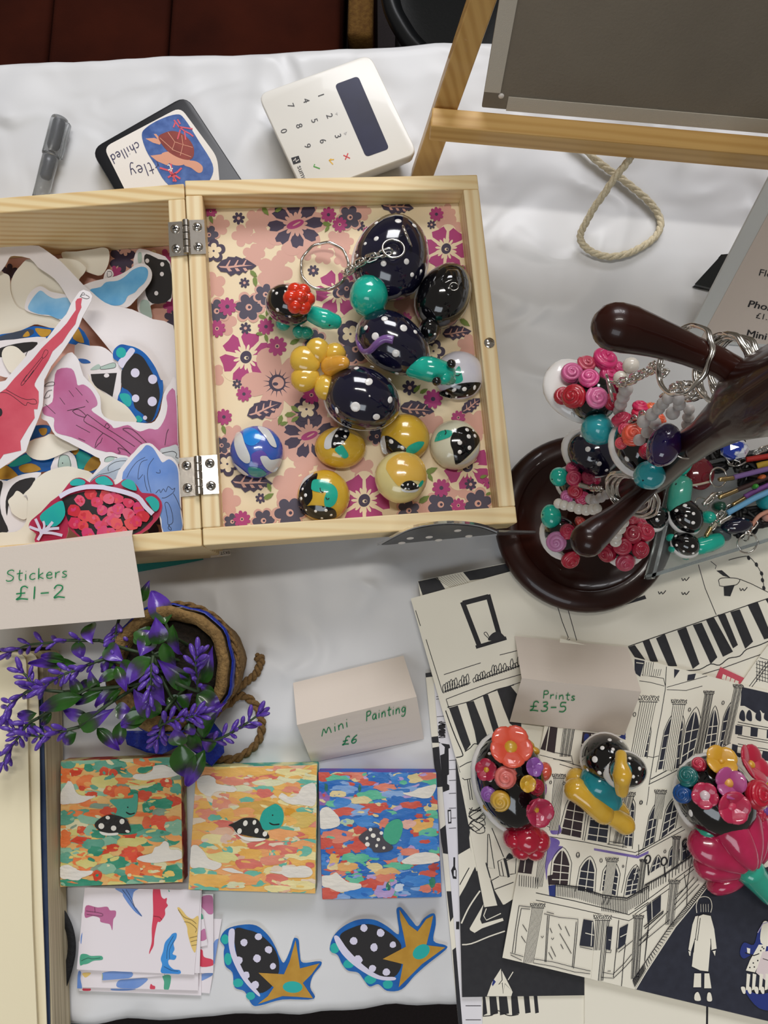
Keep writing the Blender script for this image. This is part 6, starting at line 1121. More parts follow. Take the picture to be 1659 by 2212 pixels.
def column(zf, top, bot, w, n=8, dark=False, cap=True):
    a, b = zf(top)[0], zf(bot)[0]; s = {id(ya): 5.53, id(yb): 5.74, id(yc): 5.184, id(yd): 4.685}[id(zf)]; w = w / s
    T.f([(a[0] - w / 2, a[1]), (a[0] + w / 2, a[1]), (b[0] + w * .45, b[1]), (b[0] - w * .45, b[1])], IVORY)
    for i in range(n):
        x = (i / (n - 1) - .5) * w; T.l([(a[0] + x, a[1]), lerp((a[0] + x, a[1]), (b[0] + x * .9, b[1]), .5), (b[0] + x * .9, b[1])], 1.5 if dark and i % 3 else .9)
    if cap:
        T.f([(a[0] - w * .7, a[1] - w * .45), (a[0] + w * .7, a[1] - w * .4), (a[0] + w * .55, a[1]), (a[0] - w * .55, a[1])], IVORY)
        for k in range(3): T.l([(a[0] - w * .7 + w * 1.4 * j / 8, a[1] - w * (.22 + .2 * math.sin(j * 2.2 + k * 1.8))) for j in range(9)], 1.0, None, 1)
        T.l([(a[0] - w * .6, a[1] + .5), (a[0] + w * .6, a[1] + 1.5)], 1.3)
# floor bands
for zf, P, w in ((ya, ((340, 565), (600, 610), (860, 690)), 1.1), (ya, ((360, 500), (520, 540), (700, 590), (860, 640)), 1), (ya, ((450, 1470), (900, 1540), (1500, 1665), (1659, 1590)), 1.2), (ya, ((450, 1350), (500, 1370)), 1), (yc, ((150, 480), (400, 560), (810, 645), (1240, 750), (1440, 805), (1659, 665)), 1.4), (yc, ((135, 560), (400, 640), (800, 725), (1000, 770), (1440, 872), (1659, 740)), 1.2), (yd, ((0, 1045), (200, 900), (400, 750), (660, 560)), 1.3), (yd, ((0, 1100), (180, 960), (420, 790), (650, 600)), 1.1), (yd, ((45, 465), (250, 350), (480, 210)), 1.3), (yd, ((0, 510), (60, 480), (300, 350), (510, 240)), 1.1), (yb, ((180, 1570), (350, 1490), (560, 1380), (750, 1260)), 1.3), (yb, ((200, 1510), (420, 1390), (660, 1290)), 1.6), (yb, ((395, 115), (380, 400), (330, 700), (280, 950), (235, 1240), (180, 1580)), 1.2), (yb, ((400, 370), (650, 300), (900, 230)), 1), (yb, ((400, 400), (640, 410), (840, 355)), 1), (yb, ((60, 290), (200, 310), (370, 355)), 1), (yb, ((90, 215), (360, 260)), 1), (yb, ((360, 260), (380, 350)), 1), (yb, ((150, 1225), (230, 1238), (300, 1220)), 1), (yb, ((1050, 1130), (1190, 1060)), 1.2), (yc, ((1550, 20), (1550, 165)), 1.2), (yc, ((1060, 70), (1540, 155), (1659, 100)), 1.1), (yc, ((1425, 140), (1390, 400), (1355, 560)), 1), (yb, ((180, 1600), (170, 1700), (150, 1830)), 1)): T.l(zf(*P), w)
T.f(yc((1050, 60), (1540, 145), (1659, 90), (1659, 120), (1540, 175), (1050, 85)), VI); T.f(ya((460, 1500), (560, 1500), (600, 1560), (500, 1690), (430, 1690)), VI, 1); T.f(yc((520, 60), (700, 40), (640, 110), (540, 250), (520, 420), (500, 200)), VI, 1); T.f(yc((540, 480), (620, 470), (620, 600), (550, 590)), UB); T.f(yc((530, 370), (640, 340), (640, 470), (540, 470)), BR)
T.f(ya((490, 1340), (560, 1300), (620, 1380), (600, 1440), (500, 1440)), VI, 1)
# windows
T.f(yc((180, 330), (350, 350), (385, 145), (210, 115)), BR); T.l(yc((200, 205), (360, 230)), 1.5, IVORY); T.l(yc((290, 130), (265, 330)), 1.5, IVORY)
arch(yc, (575, 470), (755, 470), (600, 210), (775, 240), (695, 82), BR); arch(yc, (865, 530), (1040, 560), (905, 290), (1055, 310), (1000, 180)); arch(yc, (1140, 530), (1290, 590), (1165, 330), (1320, 360), (1255, 225)); arch(yc, (1400, 590), (1520, 560), (1430, 400), (1550, 380), (1512, 270))
arch(ya, (615, 1440), (850, 1490), (690, 1120), (890, 1160), (805, 940), BR); arch(ya, (930, 1510), (1160, 1550), (970, 1240), (1190, 1260), (1100, 1120)); arch(ya, (1370, 1580), (1460, 1590), (1420, 1120), (1490, 1120), (1455, 1050))
T.f(ya((370, 430), (540, 480), (575, 175), (470, 155)), BR); T.l(ya((480, 160), (430, 500)), 1.6, IVORY); T.l(ya((385, 270), (560, 310)), 1.6, IVORY); T.l(ya((370, 415), (550, 445)), 1.6, IVORY)
T.f(ya((830, 600), (875, 225), (1140, 250), (960, 420), (900, 600)), BR); T.f(ya((900, 250), (950, 260), (930, 340), (890, 330)), UB, 1); T.l(ya((860, 370), (980, 390)), 1.8, IVORY); T.l(ya((985, 250), (960, 400)), 1.8, IVORY); T.l(ya((1300, 280), (1390, 290)), 1.2); T.f(ya((1310, 290), (1385, 200), (1385, 320)), UB)
arch(yb, (290, 1390), (400, 1370), (370, 930), (470, 900), (465, 745)); arch(yb, (575, 1330), (720, 1210), (640, 880), (800, 850), (750, 665)); arch(yb, (865, 1140), (1000, 1100), (925, 830), (1030, 820), (990, 640)); arch(yb, (1050, 1130), (1120, 1080), (1105, 760), (1205, 740), (1190, 590)); arch(yb, (60, 1230), (150, 1230), (140, 950), (190, 940), (180, 840)); arch(yb, (470, 1380), (540, 1370), (520, 900), (600, 830), (570, 740))
T.f(yb((0, 20), (125, 45), (70, 240), (0, 190)), DN); T.l(yb((20, 65), (110, 75)), 1.6, IVORY); T.f(yb((490, 145), (560, 160), (490, 260)), DN); T.f(yb((660, 215), (760, 200), (740, 270), (650, 290)), DN)
arch(yd, (100, 420), (190, 370), (150, 120), (230, 90), (215, 0)); arch(yd, (270, 330), (400, 220), (320, 60), (430, 30), (400, -60)); arch(yd, (160, 680), (250, 620), (190, 580), (260, 560), (235, 510), None, 1); arch(yd, (340, 620), (440, 550), (360, 470), (440, 450), (400, 410), None, 1); arch(yd, (480, 560), (560, 500), (490, 420), (560, 390), (530, 360), None, 1); arch(yd, (-30, 760), (20, 740), (0, 660), (35, 650), (25, 620), None, 1)
# columns
for args in ((yb, (235, 60), (205, 230), 230, 9, False, False), (ya, (590, 770), (530, 1400), 115, 9), (ya, (710, 185), (660, 520), 130, 9, True, False), (ya, (1425, 985), (1290, 1560), 115, 8, True), (yb, (170, 545), (35, 1230), 190, 8), (yb, (550, 575), (420, 1400), 140, 7), (yb, (920, 450), (790, 1190), 95, 8, True), (yb, (1285, 370), (1130, 1070), 95, 7, True), (yc, (420, 720), (315, 1340), 120, 9), (yc, (1145, 860), (1080, 1540), 145, 9, True), (yc, (1250, 205), (1180, 690), 105, 8), (yc, (485, 60), (430, 490), 85, 7, False, False), (yc, (1545, 840), (1505, 1520), 90, 8, True), (yc, (1600, 205), (1560, 560), 60, 6, True), (yd, (400, 780), (350, 1200), 85, 7, True), (yd, (420, 330), (400, 640), 65, 6, True), (yb, (320, 1680), (280, 2000), 110, 8)): column(*args)
for P in (((540, 470), (740, 510), (760, 620)), ((520, 545), (740, 580)), ((1190, 1530), (1370, 1560)), ((1165, 1560), (1400, 1600))): T.l(ya(*P), 1.1)
# balustrades
for zf, P, h, n in ((yc, ((165, 350), (420, 385)), 125, 11), (yc, ((620, 460), (860, 490), (1140, 580)), 130, 26), (yc, ((1140, 580), (1280, 600), (1420, 615)), 180, 16), (yc, ((1420, 615), (1659, 480)), 150, 12), (yd, ((100, 800), (300, 690), (580, 500)), 90, 18)):
    Q = zf(*P); T.l(Q, 2.0); hh = h / (5.184 if zf is yc else 4.685); T.l([(x, y + hh * .14) for x, y in Q], .9)
    for i in range(n):
        t = i / (n - 1) * (len(Q) - 1); k = min(int(t), len(Q) - 2); p = lerp(Q[k], Q[k + 1], t - k); T.l([p, (p[0] - .6, p[1] + hh)], 1.0)
# shop front
for P in (((210, 700), (170, 960), (135, 1225)), ((235, 730), (190, 980), (165, 1230)), ((210, 700), (340, 715)), ((235, 730), (335, 740)), ((490, 790), (660, 830), (870, 850), (860, 1000), (820, 1400)), ((520, 770), (600, 790)), ((850, 880), (835, 1050), (805, 1390)), ((530, 810), (515, 1050), (500, 1330)), ((548, 810), (530, 1050), (512, 1330)), ((30, 1215), (110, 1225), (260, 1270)), ((30, 1240), (115, 1250), (240, 1310)), ((380, 1295), (600, 1330), (830, 1390), (1010, 1430)), ((370, 1340), (600, 1380), (830, 1440), (1005, 1460)), ((250, 910), (300, 990)), ((235, 1040), (285, 1115)), ((555, 950), (580, 1005)), ((650, 905), (685, 970)), ((725, 930), (775, 1040)), ((665, 1010), (730, 1120), (795, 1235)), ((565, 1155), (620, 1270)), ((675, 1130), (705, 1185)), ((540, 1220), (585, 1300)), ((455, 1040), (470, 1060), (485, 1038)), ((570, 1060), (585, 1080), (600, 1058)), ((1145, 1445), (1260, 1465), (1390, 1340), (1470, 1240)), ((1125, 1500), (1265, 1510), (1400, 1380), (1480, 1290)), ((1325, 860), (1300, 1150), (1265, 1500)), ((1200, 1430), (1235, 1430)), ((1400, 1130), (1380, 1300), (1355, 1600)), ((1320, 1220), (1480, 1090)), ((1550, 1150), (1659, 1030)), ((1560, 1090), (1659, 1000)), ((890, 1160), (1030, 1190)), ((1175, 1220), (1235, 1225), (1240, 1190)), ((1305, 1220), (1305, 1180), (1400, 1120))): T.l(yc(*P), 1.1)
for P in (((930, 850), (1040, 870), (1050, 1000), (1040, 1165), (885, 1145)), ((1195, 930), (1255, 935), (1230, 1200), (1175, 1185)), ((1335, 950), (1430, 900), (1395, 1130), (1315, 1190))): T.f(yc(*P), DN)
T.l(yc((1030, 880), (1015, 1150)), 1.5, IVORY); T.l(yc((950, 1005), (1050, 1030)), 1.5, IVORY); T.l(yc((1210, 1080), (1235, 1085)), 1.4, IVORY); T.l(yc((1340, 1050), (1420, 1010)), 1.4, IVORY)
for x, y, r in ((868, 135, 5.5), (1127, 195, 4), (1373, 260, 2.5)): T.l(circ(*yc((x, y))[0], r * .65, r, 0, 10) + [circ(*yc((x, y))[0], r * .65, r, 0, 10)[0]], 1.1)
for zf, x, y, r in ((yb, 678, 645, 3.4), (yb, 1093, 560, 3.4), (yb, 75, 1795, 3.6), (ya, 1290, 1005, 4), (ya, 1570, 1065, 3.6), (ya, 490, 825, 3), (ya, 648, 838, 3), (ya, 1490, 15, 4), (ya, 815, 1685, 4), (yd, 305, 460, 3)): c_ = circ(*zf((x, y))[0], r * .75, r * 1.1, .2, 10); T.l(c_ + [c_[0]], 1.1)
T.f(yd((120, 1010), (265, 900), (260, 1060), (130, 1180)), DN); T.l(yd((170, 960), (175, 1150)), 1.3, IVORY); T.l(yd((90, 1220), (290, 1060), (285, 1080), (100, 1240)), 1.6)
for P in (((50, 1400), (350, 1150)), ((40, 1360), (340, 1060)), ((400, 1050), (650, 790)), ((400, 1000), (640, 740)), ((400, 950), (600, 720)), ((420, 900), (520, 820)), ((130, 1250), (100, 1560)), ((165, 980), (130, 1300), (100, 1570)), ((570, 540), (530, 800), (525, 1010)), ((500, 690), (520, 820))): T.l(yd(*P), 1.1)
for x, y in ((130, 540), (295, 560), (510, 380)): c_ = circ(*yd((x, y))[0], 6, 9, .2, 12); T.l(c_ + [c_[0]], 2.6); T.l(yd((x + 5, y + 50), (x + 10, y + 160)), 2.2)
# kerb
ka, kb_ = [(-20, 1760), (90, 1600), (340, 1230), (520, 1010), (720, 770)], [(10, 1850), (110, 1680), (410, 1220), (560, 1040), (760, 780)]
T.l(yd(*ka), 1.3); T.l(yd(*kb_), 1.8, IVORY)
for i in range(60):
    t = i / 59 * 4; k = min(int(t), 3); a, b = lerp(ka[k], ka[k + 1], t - k), lerp(kb_[k], kb_[k + 1], t - k); T.l(yd(a, lerp(a, b, .75)), 1.3)
# walkers
T.f(yd((610, 1115), (690, 1095), (765, 1110), (800, 1240), (825, 1440), (770, 1455), (768, 1340), (740, 1670), (660, 1660), (575, 1620), (605, 1340), (565, 1470), (540, 1450), (580, 1200)), IVORY); T.f(yd((600, 1690), (668, 1690), (668, 1830), (590, 1830)), IVORY); T.f(yd((702, 1690), (750, 1690), (772, 1840), (700, 1840)), IVORY)
T.f(yd((605, 1900), (640, 1880), (665, 1960), (605, 1960)), IVORY, 1); T.f(yd((735, 1890), (765, 1890), (778, 1965), (730, 1965)), IVORY, 1); T.f(yd((540, 1465), (565, 1470), (560, 1515), (550, 1510)), IVORY); T.f(yd((785, 1465), (815, 1460), (808, 1515)), IVORY)
T.l(yd((625, 1080), (620, 1000), (650, 930), (710, 915), (760, 940), (778, 1010), (765, 1075)), 1.3, IVORY, 1)
for x in (665, 690, 715, 740): T.l(yd((x, 990), (x + 2, 1070)), .8, IVORY)
T.l(yd((640, 1110), (610, 1350), (630, 1360), (660, 1130)), 1.2); T.l(yd((765, 1340), (770, 1450)), 1.1); T.l(yd((605, 1340), (590, 1480)), 1.1); T.l(yd((640, 1110), (690, 1090), (760, 1100)), 1.6)
T.f(yd((1060, 1480), (1100, 1380), (1200, 1400), (1250, 1250), (1354, 1160), (1450, 1160), (1450, 1500), (1200, 1500), (1100, 1540)), UB, 1); T.f(yd((1110, 1860), (1250, 1900), (1450, 1880), (1450, 2050), (1250, 2040)), UB, 1)
T.f(yd((1120, 1660), (1160, 1560), (1250, 1400), (1330, 1400), (1310, 1500), (1210, 1680)), IVORY); T.f(yd((1220, 1680), (1290, 1470), (1400, 1460), (1450, 1800), (1340, 1780)), mat('print_blush', '#e3d4d4', .6)); T.f(yd((1130, 1430), (1165, 1440), (1160, 1490), (1135, 1490)), IVORY); T.f(yd((1290, 1180), (1354, 1190), (1400, 1400), (1270, 1380)), IVORY, 1)
for x in (1130, 1190, 1260, 1320): T.f(yd((x, 1690), (x + 35, 1700), (x + 20, 1850), (x - 10, 1860)), IVORY); T.f(yd((x - 60, 1830), (x - 20, 1830), (x - 15, 1890), (x - 40, 1890)), IVORY, 1)
for x, y in ((1285, 1425), (1300, 1440), (1270, 1460), (1195, 1585), (1240, 1560), (1205, 1625), (1160, 1630)): T.f(circ(*yd((x, y))[0], 1.7))
T.l(yd((1110, 1480), (1200, 1510), (1255, 1490)), 1.8); T.l(yd((1290, 1540), (1320, 1550), (1350, 1560)), 1.2); T.l(yd((1240, 1280), (1290, 1190), (1354, 1170)), 1.6, mat('print_lavender', '#b7aed0', .6))
T.done()
# ------------------------------------------------------------------ painted clay pieces: shared shapes
def clay(name, c, c2=None): return mat('clay_' + name, c, .2, col2=c2, nscale=110, coat=.85, bump=.18, bscale=160, spec=.5)
def lump(amp, fr, sd):
    def g(d): k = 1 + amp * noise.noise(Vector((d[0] * fr + sd, d[1] * fr, d[2] * fr))); return (d[0] * k, d[1] * k, d[2] * k)
    return g
def lidz(x, y): return LIDP(x, y)[0].z
def ell(parent, name, cx, cy, zc, a, b, hz, ang, m, taper=0, amp=.02, seg=28, rings=16, tilt=0, zmin=-1):
    c = at(cx, cy, zc); k = pxm(cx, cy, zc); sd = cx * .13 + cy * .07; L = lump(amp, 2.2, sd)
    def fn(d):
        x, y, z = L((d.x, d.y, d.z)); s = 1 - taper * x; return (x, y * s, z * s)
    R = Matrix.Rotation(-ang, 3, 'Z') @ Matrix.Rotation(tilt, 3, 'Y')
    mb = MB(); mb.ball(c, (a * k, b * k, hz), m, R, seg, rings, fn, zmin); return mb.build(name, parent) if parent else mb
def capsule(parent, name, pts, rs, m, amp=.05):   # pts: (px, py, z)
    P = smooth([tuple(at(x, y, z)) for x, y, z in pts], False, 5); n = len(P); R_ = []
    for i in range(n):
        t = i / (n - 1) * (len(rs) - 1); k = min(int(t), len(rs) - 2); R_.append(rs[k] + (rs[k + 1] - rs[k]) * (t - k))
    # round both ends
    a, b = Vector(P[0]), Vector(P[-1]); da = (a - Vector(P[1])).normalized(); db = (b - Vector(P[-2])).normalized(); Q = []; Rr = []
    for t in (90, 65, 40, 20): Q.append(a + da * rs[0] * math.sin(math.radians(t))); Rr.append(max(rs[0] * math.cos(math.radians(t)), 1e-5))
    Q += [Vector(p) for p in P]; Rr += R_
    for t in (20, 40, 65, 90): Q.append(b + db * rs[-1] * math.sin(math.radians(t))); Rr.append(max(rs[-1] * math.cos(math.radians(t)), 1e-5))
    mb = MB(); mb.tube(Q, Rr, m, 14)
    if amp: mb.v = [v + Vector((1, 1, 1)) * 0 + (v - sum(mb.v, Vector()) / len(mb.v)) * (amp * noise.noise(v * 180)) for v in mb.v]
    return mb.build(name, parent)
mb = MB(); mb.ball((0, 0, 0), (1, 1, 1), WHITEP, None, 12, 8); SPOT = unlinked(mb, 'spot')
mb = MB(); mb.ball((0, 0, 0), (1, 1, 1), INK, None, 8, 6); EYE = unlinked(mb, 'eye')
def dots(sk, parent, L, me=None, h=.00055, nm='spot'):
    for it in L:
        x, y, r = it[:3]; p, n = sk(x, y); k = pxm(x, y, p.z); ry = it[3] if len(it) > 3 else r
        place(me or SPOT, nm, parent, frame(p, n, (x * 1.7) % 3, (r * k, ry * k, h)))
RM = {}
def rose_me(c):
    if c in RM: return RM[c]
    m = clay('rose_' + c.lstrip('#'), c); mb = MB(); mb.ball((0, 0, .25), (.92, .92, .55), m, None, 16, 8)
    P = []; R_ = []
    for i in range(46):
        t = i / 45; a = t * 2 * math.pi * 2.35; r = .80 * (1 - t) + .10 * t; P.append((r * math.cos(a), r * math.sin(a), .30 + .52 * t ** .8)); R_.append(.23 - .09 * t)
    mb.tube(P, R_, m, 8); RM[c] = unlinked(mb, 'rose'); return RM[c]
BMs = {}
def bloom_me(c, cc, n=5, ctr=.28, cup=.35):
    k = (c, cc, n, ctr, cup)
    if k in BMs: return BMs[k]
    m, m2 = clay('petal_' + c.lstrip('#'), c), clay('centre_' + cc.lstrip('#'), cc); mb = MB()
    for i in range(n):
        a = i * 2 * math.pi / n; R = Matrix.Rotation(a, 3, 'Z') @ Matrix.Rotation(-cup, 3, 'Y'); w = min(.66, 2.5 / n + .1)
        mb.ball(R @ Vector((.52, 0, 0)) + Vector((0, 0, .16 + .02 * (i % 2))), (.55, w, .13), m, R, 14, 8)
    mb.ball((0, 0, .3), (ctr, ctr, ctr * .7), m2, None, 12, 8); BMs[k] = unlinked(mb, 'flower'); return BMs[k]
def flower(parent, me, sk, x, y, r, nm, lift=0, spin=None, tiltv=None):
    p, n = sk(x, y); k = pxm(x, y, p.z); n = (n + Vector(tiltv or (0, 0, .9))).normalized(); r *= 1.16
    return place(me, nm, parent, frame(p + n * lift, n, spin if spin is not None else x * .9, r * k))
# jewellery findings
mb = MB(); P = []
for i in range(96): a = i / 96 * 4 * math.pi; P.append((math.cos(a) * (1 + .012 * math.sin(a * 9)), math.sin(a) * (1 + .012 * math.sin(a * 9)), .05 * math.cos(a / 2) * (1 if i < 48 else 1) + .02 * math.sin(a * 9)))
mb.tube(P, .062, CHROME, 8, closed=True); SRING = unlinked(mb, 'split_ring')
mb = MB(); mb.tube([(math.cos(a), math.sin(a), 0) for a in [i / 28 * 6.2832 for i in range(28)]], .1, CHROME, 8, closed=True); JRING = unlinked(mb, 'jump_ring')
mb = MB(); mb.tube([(.62 * math.cos(a) + .42 * (1 if math.cos(a) > 0 else -1), .55 * math.sin(a), .12 * math.sin(2 * a)) for a in [i / 24 * 6.2832 for i in range(24)]], .17, CHROME, 7, closed=True); LINK = unlinked(mb, 'chain_link')
def chain(parent, pts, step=.0038, r=.0030):
    P = [Vector(p) for p in smooth([tuple(p) for p in pts], False, 10)]; acc = 0; nxt = step / 2; i = 0
    for a, b in zip(P[:-1], P[1:]):
        L = (b - a).length
        while acc + L >= nxt:
            p = a.lerp(b, (nxt - acc) / L); d = (b - a).normalized(); up = Vector((0, 0, 1)); y = up.cross(d); y = y.normalized() if y.length > .05 else d.orthogonal().normalized(); z_ = d.cross(y)
            ro = Matrix.Rotation((.6 if i % 2 else -.75), 3, d); M = Matrix((d, ro @ y, ro @ z_)).transposed().to_4x4() @ Matrix.Diagonal((r, r, r, 1)); M.translation = p
            place(LINK, 'chain_link', parent, M); i += 1; nxt += step
        acc += L
def ringat(parent, me, c, normal, R, nm): place(me, nm, parent, frame(c, normal, 0, R))
# ------------------------------------------------------------------ painted clay turtles in the lid
zA, zB, zC, zD = Z(430, 430, 4.74), Z(740, 430, 4.74), Z(430, 760, 4.74), Z(740, 760, 4.484)
def turtle(cx, cy, a, b, hz, ang, label, group, m=NAVY, lift=.004, taper=.08, belly=True, zfl=None, feet=TEAL):
    z0 = (lidz(cx, cy) if zfl is None else zfl); zc = z0 + lift + hz * .8
    t = thing('clay_turtle', at(cx, cy, z0 + .0002), label, 'clay turtle', group)
    sh = ell(t, 'shell', cx, cy, zc, a, b, hz, ang, m, taper)
    rm = 1.0 if zfl is None else 1.03
    if belly: ell(t, 'belly', cx - a * (.01 if zfl is None else .035), cy, zc - hz * (.42 if zfl is None else .3), a * 1.035 * rm, b * 1.045 * rm, hz * .55, ang, WHITEP, taper)
    if feet:
        ca, sa = math.cos(ang), math.sin(ang)
        for u, v in ((.55, .5), (.55, -.5), (-.55, .5), (-.55, -.5)):
            fx, fy = cx + u * a * ca - v * b * sa, cy + u * a * sa + v * b * ca; zz = (lidz(fx, fy) if zfl is None else zfl)
            ell(t, 'foot', fx, fy, zz + .0045, a * .2, a * .2, .0045, 0, feet, 0, .02, 14, 8)
    return t, sh, zc
GT = 'painted clay turtles in the box lid'
# large turtle on a key chain
t, sh, zc = turtle(846, 556, 98, 80, .0185, math.atan2(-910, 240), 'large navy dotted clay turtle with green head and key chain', GT, taper=.1)
ell(t, 'head', *zB((275, 980))[0], zc + .004, 47, 42, .012, 1.9, TEAL, -.12, .06)
sk = Skin([sh]); dots(sk, t, [(*zB((x, y))[0], r) for x, y, r in ((570, 225, 7.5), (345, 245, 5), (735, 272, 6), (345, 405, 6), (232, 457, 4), (862, 435, 4), (655, 640, 6.5), (420, 660, 6.5), (712, 775, 5), (803, 738, 4), (150, 580, 3.5), (280, 860, 5))])
lp = sk(*zB((640, 470))[0])[0]; ringat(t, JRING, lp + Vector((.001, .003, .004)), (.9, .35, .25), .0058, 'pin_loop'); ringat(t, JRING, sk(*zB((520, 535))[0])[0] + Vector((0, 0, .003)), (.1, .2, 1), .0060, 'jump_ring')
cp_ = [sk(*zB(p)[0])[0] + Vector((0, 0, .0025)) for p in ((480, 560), (380, 590), (270, 630), (160, 680))]
rc = at(*zA((1285, 688))[0], lidz(701, 575) + .006)
cp_ += [at(*zB((60, 740))[0], cp_[-1].z - .006), at(*zB((15, 760))[0], rc.z + .002)]
chain(t, cp_, .0042, .0036); ringat(t, SRING, rc, (-.12, -.1, 1), 52 * pxm(701, 575, rc.z), 'split_ring')
# small turtle with red flower
t, sh, zc = turtle(*zA((925, 1090))[0], 52, 41, .0125, .42, 'small black dotted clay turtle with a red flower on its shell', GT, m=BLACKG, lift=.006)
capsule(t, 'head', [(*zA((1170, 1180))[0], zc), (*zA((1290, 1230))[0], zc + .001), (*zA((1390, 1255))[0], zc - .001)], [.0048, .0056, .0042], TEAL)
sk = Skin([sh]); dots(sk, t, [(*zA((x, y))[0], r) for x, y, r in ((905, 898, 4.5), (795, 965, 3.6), (803, 1135, 4.4), (928, 1203, 3.2), (1050, 1303, 3), (760, 940, 3), (1175, 990, 5))])
RF = clay('scarlet', '#e03418'); fx = zA((1005, 1035))[0]; fp, fn_ = sk(*fx); fz_ = fp + fn_ * .003; kk = pxm(*fx, fp.z)
fr = MB(); s1 = fn_.orthogonal().normalized(); s2 = fn_.cross(s1)
for i in range(6): a = i * 1.047 + .4; fr.ball(fz_ + (s1 * math.cos(a) + s2 * math.sin(a)) * 19 * kk, (17 * kk, 17 * kk, .0048), RF, fn_.to_track_quat('Z', 'Y').to_matrix(), 14, 8)
fr.ball(fz_ + fn_ * .002, (18 * kk, 18 * kk, .005), RF, None, 12, 8); fr.ball(fz_ + fn_ * .0062, .0016, RF, None, 8, 6); fr.build('flower', t)
dots(Skin([c for c in t.children if c.name.startswith('head')]), t, [(*zA((1335, 1292))[0], 2.2)], EYE, .0006, 'eye')
for p in ((860, 1280), (1030, 1360), (1100, 1370)): ell(t, 'foot', *zA(p)[0], lidz(640, 690) + .0048, 16, 14, .0048, 0, TEAL, 0, .02, 14, 8)
# all black turtle
t, sh, zc = turtle(*zB((1035, 990))[0], 76, 56, .0150, math.atan2(-750, 330), 'unspotted glossy black clay turtle against the lid edge', GT, m=BLACKG, taper=.06, feet=BLACKG)
ell(t, 'head', *zB((890, 1340))[0], zc - .002, 30, 24, .009, 1.9, BLACKG, 0, .05); ell(t, 'shell_ridge', *zB((1080, 900))[0], zc + .0085, 42, 30, .0075, -1.2, BLACKG, 0, .12)
sk = Skin([sh]); ringat(t, JRING, Skin([sh, t.children[-1]])(*zB((1140, 900))[0])[0] + Vector((0, 0, .0006)), (0, .1, 1), .0024, 'pin_hole')
dots(Skin([c for c in t.children if c.name.startswith('head')]), t, [(*zB((795, 1365))[0], 1.8), (*zB((945, 1382))[0], 2.6, 3.4)], None, .0006, 'eye')
# mouse headed turtle with purple tail
t, sh, zc = turtle(850, 742, 86, 62, .0165, .62, 'navy dotted clay turtle with black ears and curling purple tail', GT)
hz0 = zc + .002; capsule(t, 'head', [(*zD((700, 150))[0], hz0), (*zD((850, 170))[0], hz0 + .003), (*zD((990, 200))[0], hz0 + .001)], [.0062, .0072, .0060], TEAL)
for p in ((1052, 118), (912, 285)): ell(t, 'ear', *zD(p)[0], hz0 + .009, 10.5, 10, .003, 0, BLACKG, 0, .03, 14, 8)
capsule(t, 'muzzle', [(*zD((985, 240))[0], hz0 + .002), (*zD((1050, 270))[0], hz0 - .003)], [.0050, .0030], TEAL)
sk = Skin([sh]); dots(sk, t, [(*zB((x, y))[0], r) for x, y, r in ((430, 1225, 7.5), (625, 1320, 8.5), (238, 1317, 6), (335, 1405, 8.5), (745, 1360, 5), (545, 1580, 8.5))] + [(*zD((525, 208))[0], 5)])
TP_ = [sk(*zB(p)[0])[0] + Vector((0, 0, .0012)) for p in ((520, 1452), (430, 1440), (350, 1490), (280, 1560), (215, 1565), (172, 1500))] + [at(*zB((150, 1420))[0], zc - .002), at(*zB((185, 1330))[0], zc - .001)]
mb = MB(); S_ = smooth([tuple(p) for p in TP_], False, 5); mb.tube(S_, [.0024 - .0012 * i / len(S_) for i in range(len(S_))], clay('purple', '#8a62a8', '#7a5598'), 10); mb.build('tail', t)
# yellow flower turtle
t, sh, zc = turtle(783, 862, 83, 68, .0175, .35, 'navy dotted clay turtle with a big yellow daffodil for a head', GT)
YL = clay('daffodil_yellow', '#e4bd4c', '#d6a834'); fc = at(*zC((1270, 180))[0], zc + .004); dirn = Vector((-.35, .35, .55)).normalized()
for i, (p, r) in enumerate((((1090, 90), 31), ((1215, -10), 26), ((1090, 270), 29), ((1300, 360), 26), ((1480, 270), 23), ((1380, 30), 24))): ell(t, 'petal', *zC(p)[0], zc + (.006 if i < 2 else .004), r * 1.12, r * 1.0, .0050, math.atan2(p[1] - 180, p[0] - 1270), YL, -.15, .05, 18, 10)
OR_ = clay('daffodil_orange', '#dd9220', '#e8b04a'); capsule(t, 'trumpet', [(*zC((1350, 150))[0], zc + .006), (*zC((1420, 120))[0], zc + .011), (*zC((1480, 110))[0], zc + .013)], [.0058, .0044, .0036], OR_)
sk = Skin([sh]); dots(sk, t, [(*zD((x, y))[0], r, q) for x, y, r, q in ((135, 158, 7.5, 5.5), (255, 290, 10, 8), (463, 265, 4.5, 5), (460, 465, 6.5, 8), (125, 533, 11, 11), (328, 630, 8.5, 7.5), (262, 428, 2.4, 2), (290, 135, 5, 3))] + [(*zC((1410, 600))[0], 5, 8)])
